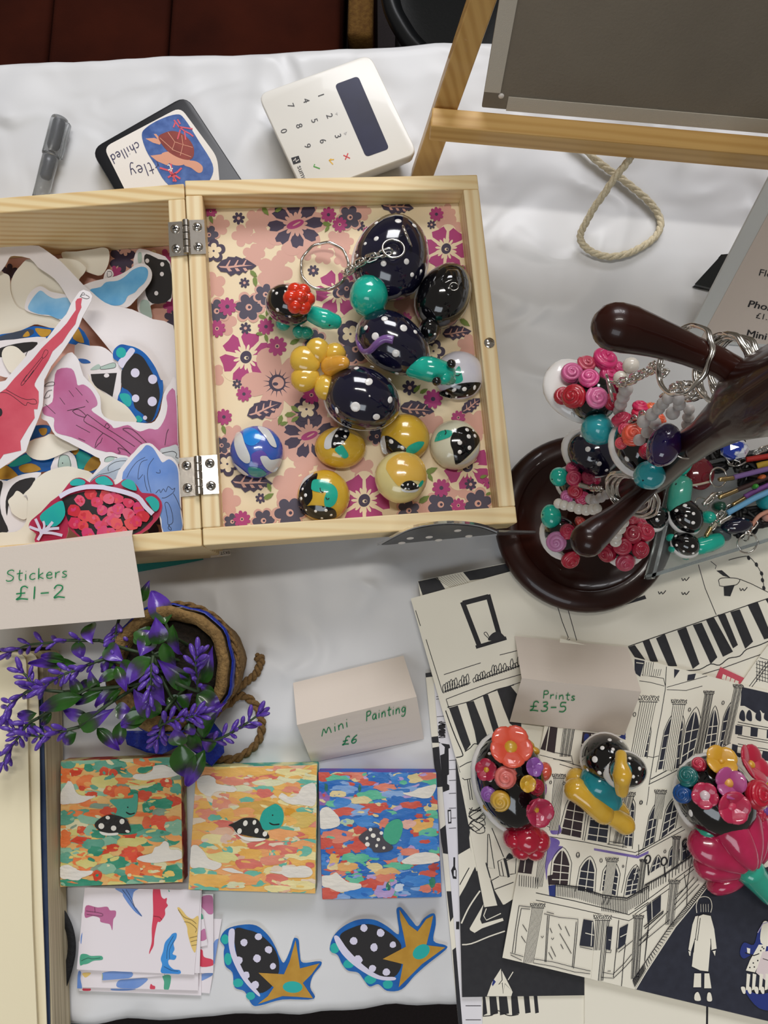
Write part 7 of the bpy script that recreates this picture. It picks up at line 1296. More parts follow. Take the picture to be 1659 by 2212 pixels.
# ------------------------------------------------------------------ round painted badges
def badge(cx, cy, r, lift, base, prints, sp, label, ry=None, h=.0105, eyes=()):
    z0 = lidz(cx, cy) + lift; t = thing('painted_badge', at(cx, cy, z0), label, 'badge', 'round painted badges in the box lid'); zc = z0 + .003
    k = pxm(cx, cy, zc); c = at(cx, cy, zc); mb = MB(); mb.ball(c, (r * k, (ry or r) * k, h), base, None, 36, 18, lump(.012, 2.5, cx), -.22); dm = mb.build('dome', t); sk = Skin([dm], 4)
    for i, (P, m, nm) in enumerate(prints): mb = MB(); mb.fill(smooth(P), sk, m, .00018 + i * .00006); mb.build(nm, t)
    dots(sk, t, sp, None, .0006)
    for e in eyes: mb = MB(); mb.line(e, 1.8, sk, INK, .0006, sm=3); mb.build('smile', t)
    return t, sk
YB = clay('badge_yellow', '#d9b13c', '#cfa22c'); BK_ = BLACKG; TL = clay('badge_teal', '#1fa98f', '#2cb8a2'); WH = clay('badge_white', '#dcdcd8', '#cfcfd2')
badge(*zC((590, 1025))[0], 57.5, 0, clay('badge_blue', '#2b66bd', '#5a55b0'), [(zC((460, 800), (570, 788), (640, 880), (560, 960), (470, 930)), clay('sky_blue', '#1f86dc'), 'blue_patch'), (zC((540, 1050), (640, 1010), (700, 1080), (640, 1160), (560, 1140)), clay('violet', '#6652ac'), 'violet_patch'), (zC((510, 1180), (620, 1190), (690, 1250), (600, 1280), (520, 1250)), clay('sea_green', '#3a8f90'), 'green_patch'), (zC((380, 840), (435, 835), (470, 940), (520, 1060), (520, 1130), (470, 1135), (405, 1070), (365, 950)), WH, 'cloud'), (zC((600, 775), (690, 790), (755, 870), (790, 975), (735, 960), (680, 880)), WH, 'cloud'), (zC((625, 1080), (690, 1068), (735, 1105), (830, 1092), (825, 1150), (770, 1228), (680, 1190)), WH, 'cloud'), (zC((365, 1140), (420, 1180), (510, 1255), (440, 1240)), WH, 'cloud')], [], 'blue badge painted with white clouds beside the lower hinge')
badge(735, 967, 56, 0, YB, [(zC((1285, 985), (1300, 880), (1390, 800), (1435, 785), (1385, 890), (1350, 985)), WH, 'white_patch'), (zC((1370, 880), (1440, 775), (1520, 785), (1538, 850), (1480, 930), (1410, 978), (1358, 978)), BK_, 'shell'), (zC((1390, 995), (1460, 955), (1500, 1000), (1530, 1060), (1490, 1090), (1430, 1050)), TL, 'head')], [(*zC(p)[0], 4) for p in ((1455, 795), (1505, 812), (1408, 862), (1495, 868), (1468, 925), (1390, 942))], 'yellow badge with an upside down spotted turtle near the daffodil turtle', 46)
badge(875, 946, 53, 0, YB, [(zD((365, 880), (392, 815), (420, 835), (430, 940), (440, 985), (388, 985)), WH, 'white_patch'), (zD((415, 815), (480, 832), (560, 890), (608, 930), (605, 968), (450, 982), (422, 890)), BK_, 'shell'), (zD((615, 960), (640, 912), (720, 872), (785, 872), (775, 910), (720, 968), (660, 988)), TL, 'head')], [(*zD((470, 868))[0], 5, 6.5), (*zD((578, 930))[0], 4, 5.5)], 'yellow badge with a teal headed turtle half hidden under another badge')
badge(983, 961, 55, 0, clay('badge_cream', '#e6e2c8', '#dcd7bd'), [(zD((1100, 1090), (1200, 1050), (1290, 960), (1325, 880), (1300, 1000), (1200, 1080)), WH, 'white_patch'), (zD((1050, 830), (1100, 752), (1200, 726), (1290, 785), (1325, 860), (1270, 950), (1180, 1040), (1102, 1090), (1085, 1050), (1070, 960), (1048, 900)), BK_, 'shell'), (zD((895, 860), (930, 785), (1000, 760), (1062, 772), (1048, 820), (980, 848), (905, 870)), TL, 'head')], [(*zD((x, y))[0], r) for x, y, r in ((1205, 757, 5), (1222, 820, 5.5), (1282, 815, 4.6), (1135, 880, 5.6), (1228, 930, 5.2), (1135, 970, 5), (1265, 765, 3.4))], 'cream badge with a black spotted turtle by the right wall of the lid', eyes=[zD((993, 760), (1005, 785), (993, 805))])
badge(866, 1031, 57, .0075, clay('badge_butter', '#e0d092', '#d9c886'), [(zD((422, 1120), (450, 1050), (560, 985), (700, 995), (785, 1080), (808, 1180), (795, 1255), (700, 1245), (600, 1258), (545, 1300), (480, 1230), (435, 1160)), clay('badge_ochre', '#dcae48', '#e0b655'), 'ochre_patch'), (zD((565, 1325), (640, 1345), (735, 1325), (700, 1358), (600, 1358)), WH, 'belly'), (zD((562, 1308), (600, 1262), (660, 1248), (712, 1280), (736, 1318), (640, 1338)), BK_, 'shell'), (zD((730, 1295), (765, 1245), (780, 1260), (755, 1305)), TL, 'head')], [(*zD((x, y))[0], 3.2, 2.4) for x, y in ((632, 1285), (688, 1282), (582, 1290), (608, 1325), (725, 1300))], 'pale yellow badge with a tiny black turtle lying on another badge')
badge(699, 1071, 57, 0, YB, [(zC((1030, 1400), (1080, 1295), (1180, 1238), (1100, 1330), (1050, 1420)), WH, 'white_patch'), (zC((1212, 1245), (1190, 1350), (1160, 1400), (1160, 1500), (1100, 1580), (1035, 1588), (1018, 1500), (1050, 1375), (1130, 1290)), BK_, 'shell'), (zC((1150, 1385), (1170, 1315), (1250, 1312), (1330, 1342), (1390, 1382), (1418, 1450), (1400, 1540), (1350, 1588), (1290, 1578), (1282, 1500), (1300, 1440), (1240, 1440), (1165, 1420)), TL, 'head'), (zC((1045, 1602), (1150, 1572), (1290, 1582), (1385, 1612), (1405, 1675), (1370, 1700), (1230, 1712), (1090, 1655)), BK_, 'shell')], [(*zC((x, y))[0], r) for x, y, r in ((1062, 1405, 3.6), (1092, 1468, 4.4), (1048, 1502, 4.2), (1100, 1618, 3), (1195, 1630, 4), (1300, 1622, 4.4), (1352, 1668, 3.8), (1258, 1700, 3.6))], 'yellow badge with two kissing teal turtles at the front of the lid', eyes=[zC((1240, 1395), (1248, 1430), (1275, 1440)), zC((1298, 1490), (1310, 1510), (1332, 1500))])
badge(992, 811, 54, 0, clay('badge_lilac', '#dedbe2', '#d2cfdc'), [(zD((930, 400), (1050, 345), (1150, 305), (1320, 295), (1325, 330), (1260, 412), (1150, 442), (1000, 445)), BK_, 'shell'), (zD((1090, 190), (1130, 140), (1150, 200), (1162, 280), (1085, 305)), TL, 'head')], [(*zD((x, y))[0], r, q) for x, y, r, q in ((1010, 402, 4, 4), (1080, 370, 4, 6), (1180, 360, 5.2, 5.6), (1278, 345, 4, 6), (1100, 438, 3, 2.4), (1208, 420, 2.6, 2.4))], 'white badge with a black spotted rim under the mouse headed turtle', eyes=[zD((1090, 225), (1115, 232), (1140, 215))])
# ------------------------------------------------------------------ clay turtles on the prints
GP = 'painted clay turtles on the prints'; ZP = .0074
z5, z6 = Z(1010, 1560, 4.235), Z(1440, 1590, 3.5297)
t, sh, zc = turtle(1103, 1690, 103, 74, .0165, 1.35, 'black clay turtle covered in coral, gold and red flowers', GP, m=BLACKG, zfl=ZP, feet=TEAL)
sk = Skin([sh])
flower(t, bloom_me('#e4553c', '#d3a42e', 5, .32), sk, *z5((385, 250))[0], 40, 'coral_flower', .002, .3); flower(t, bloom_me('#a8183c', '#c99a22', 5, .26), sk, *z5((185, 430))[0], 21, 'crimson_flower', .001); flower(t, rose_me('#dd7068'), sk, *z5((345, 500))[0], 23, 'rose', .0008)
flower(t, bloom_me('#9355ae', '#9355ae', 5, .25, .5), sk, *z5((580, 410))[0], 19, 'purple_flower', .001); flower(t, bloom_me('#d2a32e', '#d8b03c', 6, .38, .75), sk, *z5((520, 550))[0], 20, 'gold_flower', .001); flower(t, rose_me('#8e55a8'), sk, *z5((200, 655))[0], 16, 'rose', 0); flower(t, rose_me('#cfa436'), sk, *z5((300, 700))[0], 21, 'rose', .001)
flower(t, rose_me('#a81838'), sk, *z5((615, 590))[0], 17, 'rose', 0); flower(t, bloom_me('#b0264c', '#d3a42e', 5, .24, .8), sk, *z5((590, 770))[0], 35, 'crimson_flower', .0015)
for p, r, an in (((555, 200), 15, .6), ((610, 255), 13, .5), ((210, 785), 18, .3), ((285, 850), 21, .9), ((350, 925), 10, 1.1)): ell(t, 'gold_leaf', *z5(p)[0], zc - .001, r, r * .6, .0032, an, clay('gold', '#d2a12c'), -.2, .05, 14, 8)
ell(t, 'coral_bud', *z5((700, 455))[0], zc - .004, 16, 21, .006, .3, clay('coral', '#e05a48'), 0, .08, 16, 10); ell(t, 'purple_bud', *z5((685, 620))[0], zc - .006, 9, 18, .005, .2, clay('purple2', '#9a62b4'), 0, .05, 14, 8)
ell(t, 'neck', *z5((420, 905))[0], zc - .003, 18, 16, .006, .4, clay('cyan', '#1fa0ac'), 0, .05, 14, 8)
hd = clay('red_bloom', '#b01030', '#c51a3c'); mb = MB(); hc = at(*z5((540, 1050))[0], ZP + .014); hk = pxm(1138, 1808, .02)
hk *= 1.18
for x, y, r, h in ((0, 0, 30, .010), (-24, 2, 20, .008), (22, 6, 21, .009), (0, -22, 20, .008), (-10, 20, 20, .007), (14, 22, 19, .007)): mb.ball(hc + Vector((x * hk, -y * hk, .001 * (r - 20) / 10)), (r * hk, r * hk, h), hd, None, 16, 10, lump(.06, 3, x))
mb.build('flower_head', t)
dots(sk, t, [(*z5((200, 288))[0], 3.5, 4.5), (*z5((208, 530))[0], 4, 5)])
# two stacked star headed turtles
YS = clay('star_yellow', '#dba92c', '#e6bc4c'); CY = clay('neck_cyan', '#1a98a4', '#158792')
t, sh, zc = turtle(*ya((1155, 540))[0], 51, 52, .0160, .7, 'black dotted clay turtle with a large yellow star head', GP, m=BLACKG, zfl=ZP, feet=None, taper=0); sk = Skin([sh])
dots(sk, t, [(*ya((x, y))[0], r) for x, y, r in ((1200, 322, 4.6), (1112, 418, 5), (1022, 555, 7), (935, 680, 4, ), (1240, 435, 4), (1335, 340, 3.6), (1078, 715, 5))])
capsule(t, 'neck', [(*ya((1060, 830))[0], zc - .002), (*ya((1120, 930))[0], zc - .004), (*ya((1170, 1030))[0], zc - .006)], [.0105, .0095, .0085], CY)
mb_pts = [([(810, 800, .016), (900, 880, .018), (1000, 990, .018)], [.0064, .0060, .0056]), ([(800, 920, .024), (930, 1030, .025), (1120, 1190, .022)], [.0068, .0058, .0064]), ([(1090, 1150, .020), (1250, 1240, .020), (1380, 1330, .018)], [.0060, .0054, .0058]), ([(1200, 1120, .012), (1300, 1160, .011), (1340, 1190, .011)], [.0060, .0054, .0046])]
for P, r in mb_pts: capsule(t, 'star_arm', [(*ya((x, y))[0], z_) for x, y, z_ in P], r, YS, .04)
zt = zc + .016
t2 = thing('clay_turtle', at(*ya((1385, 680))[0], zc + .010), 'small black dotted clay turtle with yellow star head riding on a bigger turtle', 'clay turtle', GP)
sh2 = ell(t2, 'shell', *ya((1395, 680))[0], zc + .013, 43, 38, .0105, .1, BLACKG, .05); ell(t2, 'rim', *ya((1374, 680))[0], zc + .0112, 49, 42, .0078, .1, WHITEP, .05); sk2 = Skin([sh2])
dots(sk2, t2, [(*ya((x, y))[0], r) for x, y, r in ((1440, 542, 3.8), (1558, 665, 4.4), (1482, 762, 4), (1520, 825, 2.8), (1540, 750, 1.2))]); ell(t2, 'neck', *ya((1335, 690))[0], zt + .006, 23.5, 23, .005, 0, CY, 0, .04, 16, 10)
capsule(t2, 'star_head', [(*ya((1335, 505))[0], zt + .010), (*ya((1335, 600))[0], zt + .013), (*ya((1350, 740))[0], zt + .014), (*ya((1345, 840))[0], zt + .012), (*ya((1345, 940))[0], zt + .009)], [.0030, .0032, .0052, .0040, .0032], YS)
# turtle under a heap of flowers and a tulip
t, sh, zc = turtle(1549, 1724, 92, 80, .0170, .9, 'black clay turtle under red, gold and blue flowers with a tulip head', GP, m=BLACKG, zfl=ZP, feet=None); sk = Skin([sh])
flower(t, bloom_me('#dca42a', '#dca42a', 4, .2, .35), sk, *z6((395, 215))[0], 30, 'gold_flower', .002, .5); flower(t, rose_me('#c22444'), sk, *z6((245, 225))[0], 15, 'rose', .0005); flower(t, rose_me('#0d6a68'), sk, *z6((165, 310))[0], 21, 'rose', .0005); flower(t, rose_me('#0c4c90'), sk, *z6((130, 440))[0], 19, 'rose', .0003)
flower(t, bloom_me('#b8234c', '#d8c4c8', 5, .42, .4), sk, *z6((285, 445))[0], 25, 'crimson_flower', .0018); flower(t, bloom_me('#b04a86', '#e2a24a', 3, .3, .5), sk, *z6((445, 360))[0], 31, 'pink_flower', .002, 1.2); flower(t, rose_me('#bd1030'), sk, *z6((648, 445))[0], 30, 'rose', .0015); flower(t, bloom_me('#c01c3e', '#dca42a', 5, .22, .4), sk, *z6((590, 235))[0], 38, 'crimson_flower', .002)
flower(t, bloom_me('#7c46a0', '#7c46a0', 5, .25, .4), sk, *z6((735, 275))[0], 16, 'purple_flower', .0005); flower(t, rose_me('#dba32a'), sk, *z6((745, 365))[0], 15, 'rose', 0); flower(t, rose_me('#7c46a0'), sk, *z6((755, 530))[0], 20, 'rose', 0); flower(t, bloom_me('#b8234c', '#c93a5c', 5, .3, .6), sk, *z6((470, 520))[0], 34, 'crimson_flower', .001); flower(t, rose_me('#c22444'), sk, *z6((700, 590))[0], 18, 'rose', .0005)
dots(sk, t, [(*z6((183, 588))[0], 5, 9)]); ell(t, 'neck', *z6((305, 705))[0], zc - .001, 26, 20, .008, -.4, clay('mint', '#2fa58c'), 0, .05, 16, 10)
TU = clay('tulip', '#b3194a', '#c4285a'); zu = ZP + .016
tb_ = z6((665, 1010))[0]
for tip, dz, w in (((330, 1160), -.010, .42), ((770, 740), -.006, .40), ((225, 990), -.004, .46), ((715, 600), -.001, .36), ((195, 790), .001, .50), ((590, 520), .003, .42), ((420, 590), .006, .52)):
    q_ = z6(tip)[0]; dx_, dy_ = q_[0] - tb_[0], q_[1] - tb_[1]; L_ = math.hypot(dx_, dy_)
    ell(t, 'tulip_petal', tb_[0] + dx_ * .52, tb_[1] + dy_ * .52, zu + dz, L_ * .53, L_ * w * .52, .0075, math.atan2(dy_, dx_), TU, -.34, .05, 22, 12)
capsule(t, 'tulip_stem', [(*z6((640, 1030))[0], zu - .002), (*z6((720, 1130))[0], zu - .004), (*z6((820, 1240))[0], zu - .006)], [.0080, .0064, .0052], clay('mint', '#2fa58c'))
# ------------------------------------------------------------------ mug tree
y1, y2, y3, y4 = Z(1150, 640, 3.173), Z(1380, 640, 3.412), Z(1140, 930, 3.173), Z(1380, 930, 3.412)
WD = mat('dark_turned_wood', '#34130b', .32, col2='#1c0906', nscale=22, coat=.3, spec=.3)
tc_ = at(1264, 1128, .012); TBZ = .0058
mt = thing('mug_tree', (tc_.x, tc_.y, TBZ), 'dark turned wood mug tree hung with key rings', 'mug tree')
mb = MB(); mb.lathe([(.0515, 0), (.0530, .0016), (.0533, .0045), (.0520, .0078), (.0470, .0098), (.0415, .0104), (.0405, .0098), (.0396, .0086), (.0300, .0090), (.0180, .0100), (.0130, .0130)], WD, (tc_.x, tc_.y, TBZ), None, 64); mb.build('base', mt)
T0 = Vector((tc_.x, tc_.y, TBZ + .009)); T1 = at(1632, 862, .222); ax_ = (T1 - T0) / (T1.z - T0.z)
def trunk(z): return T0 + ax_ * (z - T0.z)
prof = [(.0148, .0145), (.020, .0120), (.035, .0100), (.06, .0078), (.095, .0074), (.115, .0082), (.125, .0088), (.140, .0080), (.160, .0066), (.185, .0070), (.205, .0092), (.222, .0132), (.238, .0120), (.255, .0098), (.285, .0090), (.300, .0105), (.312, .0120), (.322, .0105), (.328, .0060), (.330, .0005)]
mb = MB(); mb.tube([trunk(z_) for z_, r in prof], [r for z_, r in prof], WD, 28); mb.build('trunk', mt)
def arm(P, rs): return capsule(mt, 'arm', P, rs, WD, 0)
arm([(1625, 840, .222), (1565, 790, .226), (1490, 757, .229), (1420, 731, .232), (1360, 713, .234), (1330, 706, .235)], [.0062, .0047, .0050, .0062, .0076, .0077])
arm([(1425, 1030, .125), (1380, 1072, .130), (1335, 1112, .133), (1295, 1145, .136), (1270, 1166, .137)], [.0050, .0040, .0050, .0068, .0076])
for z_, dirx, diry in ((.222, .9, -.35), (.300, .9, .1)):
    a = trunk(z_ if z_ < .3 else .275); d = Vector((dirx, diry, .22)).normalized(); mb = MB()
    P = [a + d * t_ for t_ in (.004, .015, .026, .036, .044, .049, .0525, .054)]; mb.tube(P, [.0058, .0046, .0050, .0064, .0074, .0068, .0042, .0004], WD, 20); mb.build('arm', mt)
# ------------------------------------------------------------------ key rings
FRO = mat('frosted_bead', '#d9d3cf', .3, trans=.35, ior=1.35, sub=.3); MILK = mat('milky_bead', '#e4ddd2', .22, coat=.5, sub=.2); TQ = clay('turquoise', '#2aa3ad', '#239aa2')
mb = MB(); mb.ball((0, 0, 0), 1, FRO, None, 14, 10); BEADF = unlinked(mb, 'bead'); mb = MB(); mb.ball((0, 0, 0), 1, MILK, None, 14, 10); BEADM = unlinked(mb, 'bead')
GK = 'turtle key rings on the mug tree'
def kr(label, px, z, cat='key ring'): return thing('turtle_key_ring', at(*px, z), label, cat, GK)
def beads(t, zf, L, sc, z0, z1, me):
    for i, (x, y, r) in enumerate(L):
        zz = z0 + (z1 - z0) * i / max(1, len(L) - 1); px = zf((x, y))[0]; place(me, 'bead', t, frame(at(*px, zz), (0, 0, 1), 0, r / sc * pxm(*px, zz)))
def roses(t, sk, zf, sc, L, lift=.0):
    for x, y, r, c in L: flower(t, rose_me(c), sk, *zf((x, y))[0], r / sc * 1.06, 'rose', lift)
def spl(t, px, z, nrm, R=.0112): ringat(t, SRING, at(*px, z), nrm, R, 'split_ring')
arm1 = (at(1480, 755, .229) - at(1400, 727, .232)).normalized(); arm2 = (at(1380, 1072, .130) - at(1300, 1140, .136)).normalized()
# A: pink roses, turquoise head
t = kr('key ring turtle with pink roses and a big white belly on the upper arm', (1265, 860), .112)
be = ell(t, 'belly', 1246, 846, .116, 80, 64, .0055, .75, WHITEP, .05, .05); sh = ell(t, 'shell', 1280, 860, .123, 54, 50, .0105, .6, BLACKG); hd_ = ell(t, 'head', *y1((448, 915))[0], .124, 37, 33, .0085, .7, TQ, .1, .04); sk = Skin([be, sh])
roses(t, sk, y1, 3.173, ((260, 545, 66, '#d8649a'), (360, 482, 58, '#cf4f68'), (490, 452, 82, '#dc3478'), (385, 582, 62, '#da4c8c'), (435, 702, 68, '#d86a9c'), (295, 692, 76, '#b01428'), (205, 690, 56, '#b01430'), (510, 555, 62, '#da3c7c'), (580, 640, 60, '#c81c50'), (530, 725, 56, '#b21438'), (600, 485, 46, '#df4a84')), .001)
dots(Skin([hd_]), t, [(*y3((438, 105))[0], 1.8)], EYE, .0005, 'eye'); dots(sk, t, [(*y1((278, 812))[0], 3.5, 7)])
beads(t, y1, ((675, 475, 58), (605, 562, 52)), 3.173, .145, .142, BEADM); beads(t, y1, ((640, 640, 50), (622, 690, 46), (605, 740, 44), (595, 785, 42)), 3.173, .150, .135, BEADF)
ringat(t, JRING, at(*y1((528, 628))[0], .146), (.93, .2, .3), .0058, 'jump_ring'); chain(t, [at(*y1(p)[0], z_) for p, z_ in (((560, 590), .148), ((640, 585), .156), ((720, 550), .166), ((800, 505), .178), ((850, 480), .190), ((900, 530), .200))], .0040, .0034)
spl(t, y2((335, 470))[0], .2225, arm1 + Vector((.1, .1, -.25)), .0115)
# B: orange and pink roses
t = kr('key ring turtle with coral and pink roses under the upper arm', (1385, 960), .128)
sh = ell(t, 'shell', 1378, 965, .138, 62, 48, .0095, 1.1, BLACKG); ell(t, 'belly', 1370, 970, .134, 67, 53, .0060, 1.1, WHITEP); hd_ = ell(t, 'head', *y3((835, 308))[0], .150, 34, 31, .0072, .3, TQ, .05, .04); sk = Skin([sh])
roses(t, sk, y1, 3.173, ((740, 745, 52, '#d82a60'), (830, 752, 50, '#ea6a3a'), (620, 862, 62, '#c83458'), (690, 955, 72, '#e6543a'), (730, 812, 52, '#d8224e'), (880, 830, 44, '#e6603c'), (640, 920, 44, '#d23a5c'))); roses(t, sk, y3, 3.173, ((645, 90, 38, '#d84a58'), (812, 145, 52, '#c22040')))
dots(sk, t, [(*y3((680, 195))[0], 5, 7)]); dots(Skin([hd_]), t, [(*y3((790, 342))[0], 2)], EYE, .0005, 'eye')
beads(t, y1, ((930, 700, 42), (895, 735, 44), (865, 770, 44), (820, 810, 46), (762, 860, 46), (838, 868, 44), (788, 930, 44), (733, 985, 42)), 3.173, .190, .158, BEADF)
chain(t, [at(*y2(p)[0], z_) for p, z_ in (((190, 740), .182), ((250, 690), .190), ((330, 650), .200), ((400, 700), .204))], .0040, .0032); spl(t, y2((600, 530))[0], .2185, arm1 + Vector((.1, .35, -.2)))
# C: plain navy
t = kr('key ring turtle with plain navy dotted shell above the mug tree base', (1275, 978), .068)
sh = ell(t, 'shell', 1282, 978, .076, 58, 50, .0110, .5, NAVY); ell(t, 'belly', 1273, 978, .071, 63, 54, .0065, .5, WHITEP); sk = Skin([sh]); dots(sk, t, [(*y3((x, y))[0], r) for x, y, r in ((412, 128, 6), (490, 228, 5.5), (368, 36, 4), (540, 272, 4))]); spl(t, y2((640, 560))[0], .2180, arm1 + Vector((-.05, .3, -.15)))
chain(t, [at(1330, 930, .125), at(1355, 915, .140), at(1400, 890, .160)], .0040, .0030)
# G: purple resin drop
t = kr('key ring with a dark purple resin drop beside the turquoise heads', (1435, 962), .160); PRZ = mat('purple_resin', '#3a1638', .08, col2='#1a2a78', nscale=70, coat=1, trans=.25)
ell(t, 'resin_drop', *y4((190, 110))[0], .172, 36, 50, .0070, .35, PRZ, .12, .03); ringat(t, JRING, at(*y4((330, 120))[0], .172), (.1, .2, 1), .0048, 'jump_ring')
beads(t, y2, ((290, 760, 46), (300, 800, 46), (250, 860, 52), (370, 835, 42), (365, 890, 44), (358, 945, 44), (348, 1000, 42)), 3.412, .185, .160, BEADF); spl(t, y2((665, 520))[0], .2190, arm1 + Vector((.05, .5, .1))); spl(t, y2((700, 545))[0], .2180, arm1 + Vector((.2, .2, -.1)))
chain(t, [at(*y2((300, 740))[0], .172), at(*y2((380, 740))[0], .185), at(*y2((480, 700))[0], .200)], .0040, .0032)
# D
t = kr('key ring turtle with magenta roses and mint head behind the lower arm', (1230, 1060), .060)
sh = ell(t, 'shell', *y3((330, 370))[0], .066, 42, 34, .0090, .8, BLACKG); ell(t, 'belly', *y3((318, 375))[0], .062, 47, 37, .0055, .8, WHITEP); hd_ = ell(t, 'head', *y3((215, 318))[0], .070, 20.5, 21, .0048, 0, TEAL); sk = Skin([sh])
roses(t, sk, y3, 3.173, ((305, 268, 42, '#c83868'), (385, 272, 52, '#cf4070'), (312, 335, 48, '#c42a58'), (450, 335, 42, '#c22650'), (322, 412, 46, '#b01838'), (368, 458, 46, '#c03060'), (275, 445, 42, '#cc68a0'), (400, 330, 44, '#cc4068')), .0006)
dots(Skin([hd_]), t, [(*y3((168, 335))[0], 1.6)], EYE, .0004, 'eye'); capsule(t, 'pin', [(*y3((365, 375))[0], .080), (*y3((430, 392))[0], .084)], [.0016, .0012], CHROME, 0); chain(t, [at(*y3(p)[0], z_) for p, z_ in (((430, 395), .085), ((470, 400), .094), ((510, 400), .104))], .0036, .0028)
beads(t, y3, ((430, 470, 38), (460, 480, 36), (500, 460, 36), (540, 440, 34)), 3.173, .085, .105, BEADF); spl(t, y3((690, 430))[0], .1205, arm2 + Vector((.1, .3, -.3)), .0105)
# E
t = kr('key ring turtle with pale pink rose at the lower arm tip', (1212, 1150), .056)
sh = ell(t, 'shell', *y3((235, 720))[0], .064, 44, 36, .0095, 1.0, BLACKG); ell(t, 'belly', *y3((222, 735))[0], .060, 52, 42, .0065, 1.0, WHITEP); hd_ = ell(t, 'head', *y3((160, 590))[0], .069, 27, 22, .0055, 1.4, TEAL); sk = Skin([sh])
roses(t, sk, y3, 3.173, ((200, 762, 62, '#c078a8'), (265, 695, 48, '#b81c44'), (285, 872, 60, '#b01434'), (350, 640, 44, '#cc4a40')), .0008); dots(Skin([hd_]), t, [(*y3((103, 578))[0], 1.6)], EYE, .0004, 'eye'); dots(sk, t, [(*y3((130, 748))[0], 4, 6)])
beads(t, y3, ((212, 500, 36), (250, 512, 36), (300, 522, 37), (350, 538, 39), (400, 545, 40), (445, 540, 40), (475, 535, 34)), 3.173, .094, .108, BEADM); spl(t, y3((720, 445))[0], .1205, arm2 + Vector((.15, .15, -.25)), .0107)
# F
t = kr('key ring turtle crowded with deep red roses between lower arm and tray', (1345, 1180), .054)
sh = ell(t, 'shell', *y3((690, 770))[0], .061, 46, 38, .0090, -.6, BLACKG); ell(t, 'belly', *y3((672, 800))[0], .058, 49, 42, .0055, -.6, WHITEP); sk = Skin([sh])
roses(t, sk, y3, 3.173, ((705, 640, 50, '#a81838'), (790, 705, 62, '#b01c3c'), (712, 722, 58, '#a01434'), (760, 812, 54, '#a81838'), (650, 790, 56, '#b02040'), (560, 830, 60, '#a81838'), (665, 888, 60, '#bb3858'), (770, 650, 40, '#c23c5c')), .0006)
beads(t, y3, ((655, 630, 40), (632, 672, 42), (605, 720, 42), (602, 758, 42)), 3.173, .100, .084, BEADM); spl(t, y3((750, 455))[0], .1200, arm2 + Vector((.05, .05, -.15)), .0109); spl(t, y3((680, 400))[0], .1215, arm2 + Vector((.2, .6, -.2)), .0100)
# ------------------------------------------------------------------ clear tray of phone charms
TZ = .0175; TQP = [(1391, 1251), (1720, 1150), (1720, 955), (1447, 1022)]
tr = thing('clear_tray', at(1560, 1090, .006), 'clear acrylic tray of phone charms beside the mug tree', 'tray')
W4 = ccw([at(x, y, TZ) for x, y in TQP]); mb = MB(); mb.prism(W4, [p + Vector((0, 0, .002)) for p in W4], acr); mb.build('tray_floor', tr, sharp=True)
for i in range(4):
    a, b = W4[i], W4[(i + 1) % 4]; n = (b - a).cross(Vector((0, 0, 1))).normalized() * -.002; mb = MB()
    h = .013; mb.prism([a + Vector((0, 0, .002)), b + Vector((0, 0, .002)), b + n + Vector((0, 0, .002)), a + n + Vector((0, 0, .002))], [a + Vector((0, 0, h)), b + Vector((0, 0, h)), b + n + Vector((0, 0, h)), a + n + Vector((0, 0, h))], acr); mb.build('tray_wall', tr, sharp=True)
cW = sum(W4, Vector()) / 4
for p in W4:
    q_ = p + (cW - p) * .16
    if (q_.xy - tc_.xy).length < .056: q_ = p + (cW - p) * .45
    mb = MB(); mb.tube([(q_.x, q_.y, .0052), (q_.x, q_.y, TZ)], .004, acr, 14); mb.build('foot', tr)
GC = 'phone charms in the clear tray'; FZ = TZ + .0022
def charm(px, label): return thing('phone_charm', at(*px, FZ), label, 'phone charm', GC)
def strap(t, P, r, c, z0, z1, sc=3.412):
    n = len(P); Q = [at(*y4(p)[0], z0 + (z1 - z0) * i / (n - 1)) for i, p in enumerate(P)]; mb = MB(); mb.tube(smooth([tuple(q) for q in Q], False, 4), r * .68, mat('strap_' + c.lstrip('#'), c, .6), 8); mb.build('strap', t)
def ferrule(t, a, b, z_, m=None): capsule(t, 'ferrule', [(*y4(a)[0], z_), (*y4(b)[0], z_)], [.0014, .0014], m or mat('brass', '#c2a878', .22, metal=1), 0)
t = charm(y4((350, 620))[0], 'turtle phone charm with mint head and black dotted shell at the tray edge')
sh = ell(t, 'shell', *y4((352, 632))[0], FZ + .0125, 40, 33, .0090, .9, BLACKG, .05); ell(t, 'belly', *y4((338, 645))[0], FZ + .0100, 42, 35, .0055, .9, WHITEP, .05); MG = clay('mint_green', '#3f9f8a', '#4aa894')
capsule(t, 'head', [(*y4((318, 400))[0], FZ + .014), (*y4((300, 470))[0], FZ + .014), (*y4((290, 550))[0], FZ + .012)], [.0058, .0064, .0066], MG)
for p in ((222, 625), (365, 785)): ell(t, 'foot', *y4(p)[0], FZ + .0052, 10, 12, .0050, 0, TEAL, 0, .02, 12, 8)
sk = Skin([sh]); dots(sk, t, [(*y4((x, y))[0], r, q) for x, y, r, q in ((277, 590, 3.6, 4.6), (340, 552, 4.4, 5), (403, 612, 3.8, 4), (303, 658, 2.8, 3), (347, 628, 2.8, 3.2), (400, 680, 4, 4.6), (343, 712, 3.4, 3))]); dots(Skin([c for c in t.children if c.name.startswith('head')]), t, [(*y4((274, 395))[0], 1.6, 2.6)], EYE, .0005, 'eye')
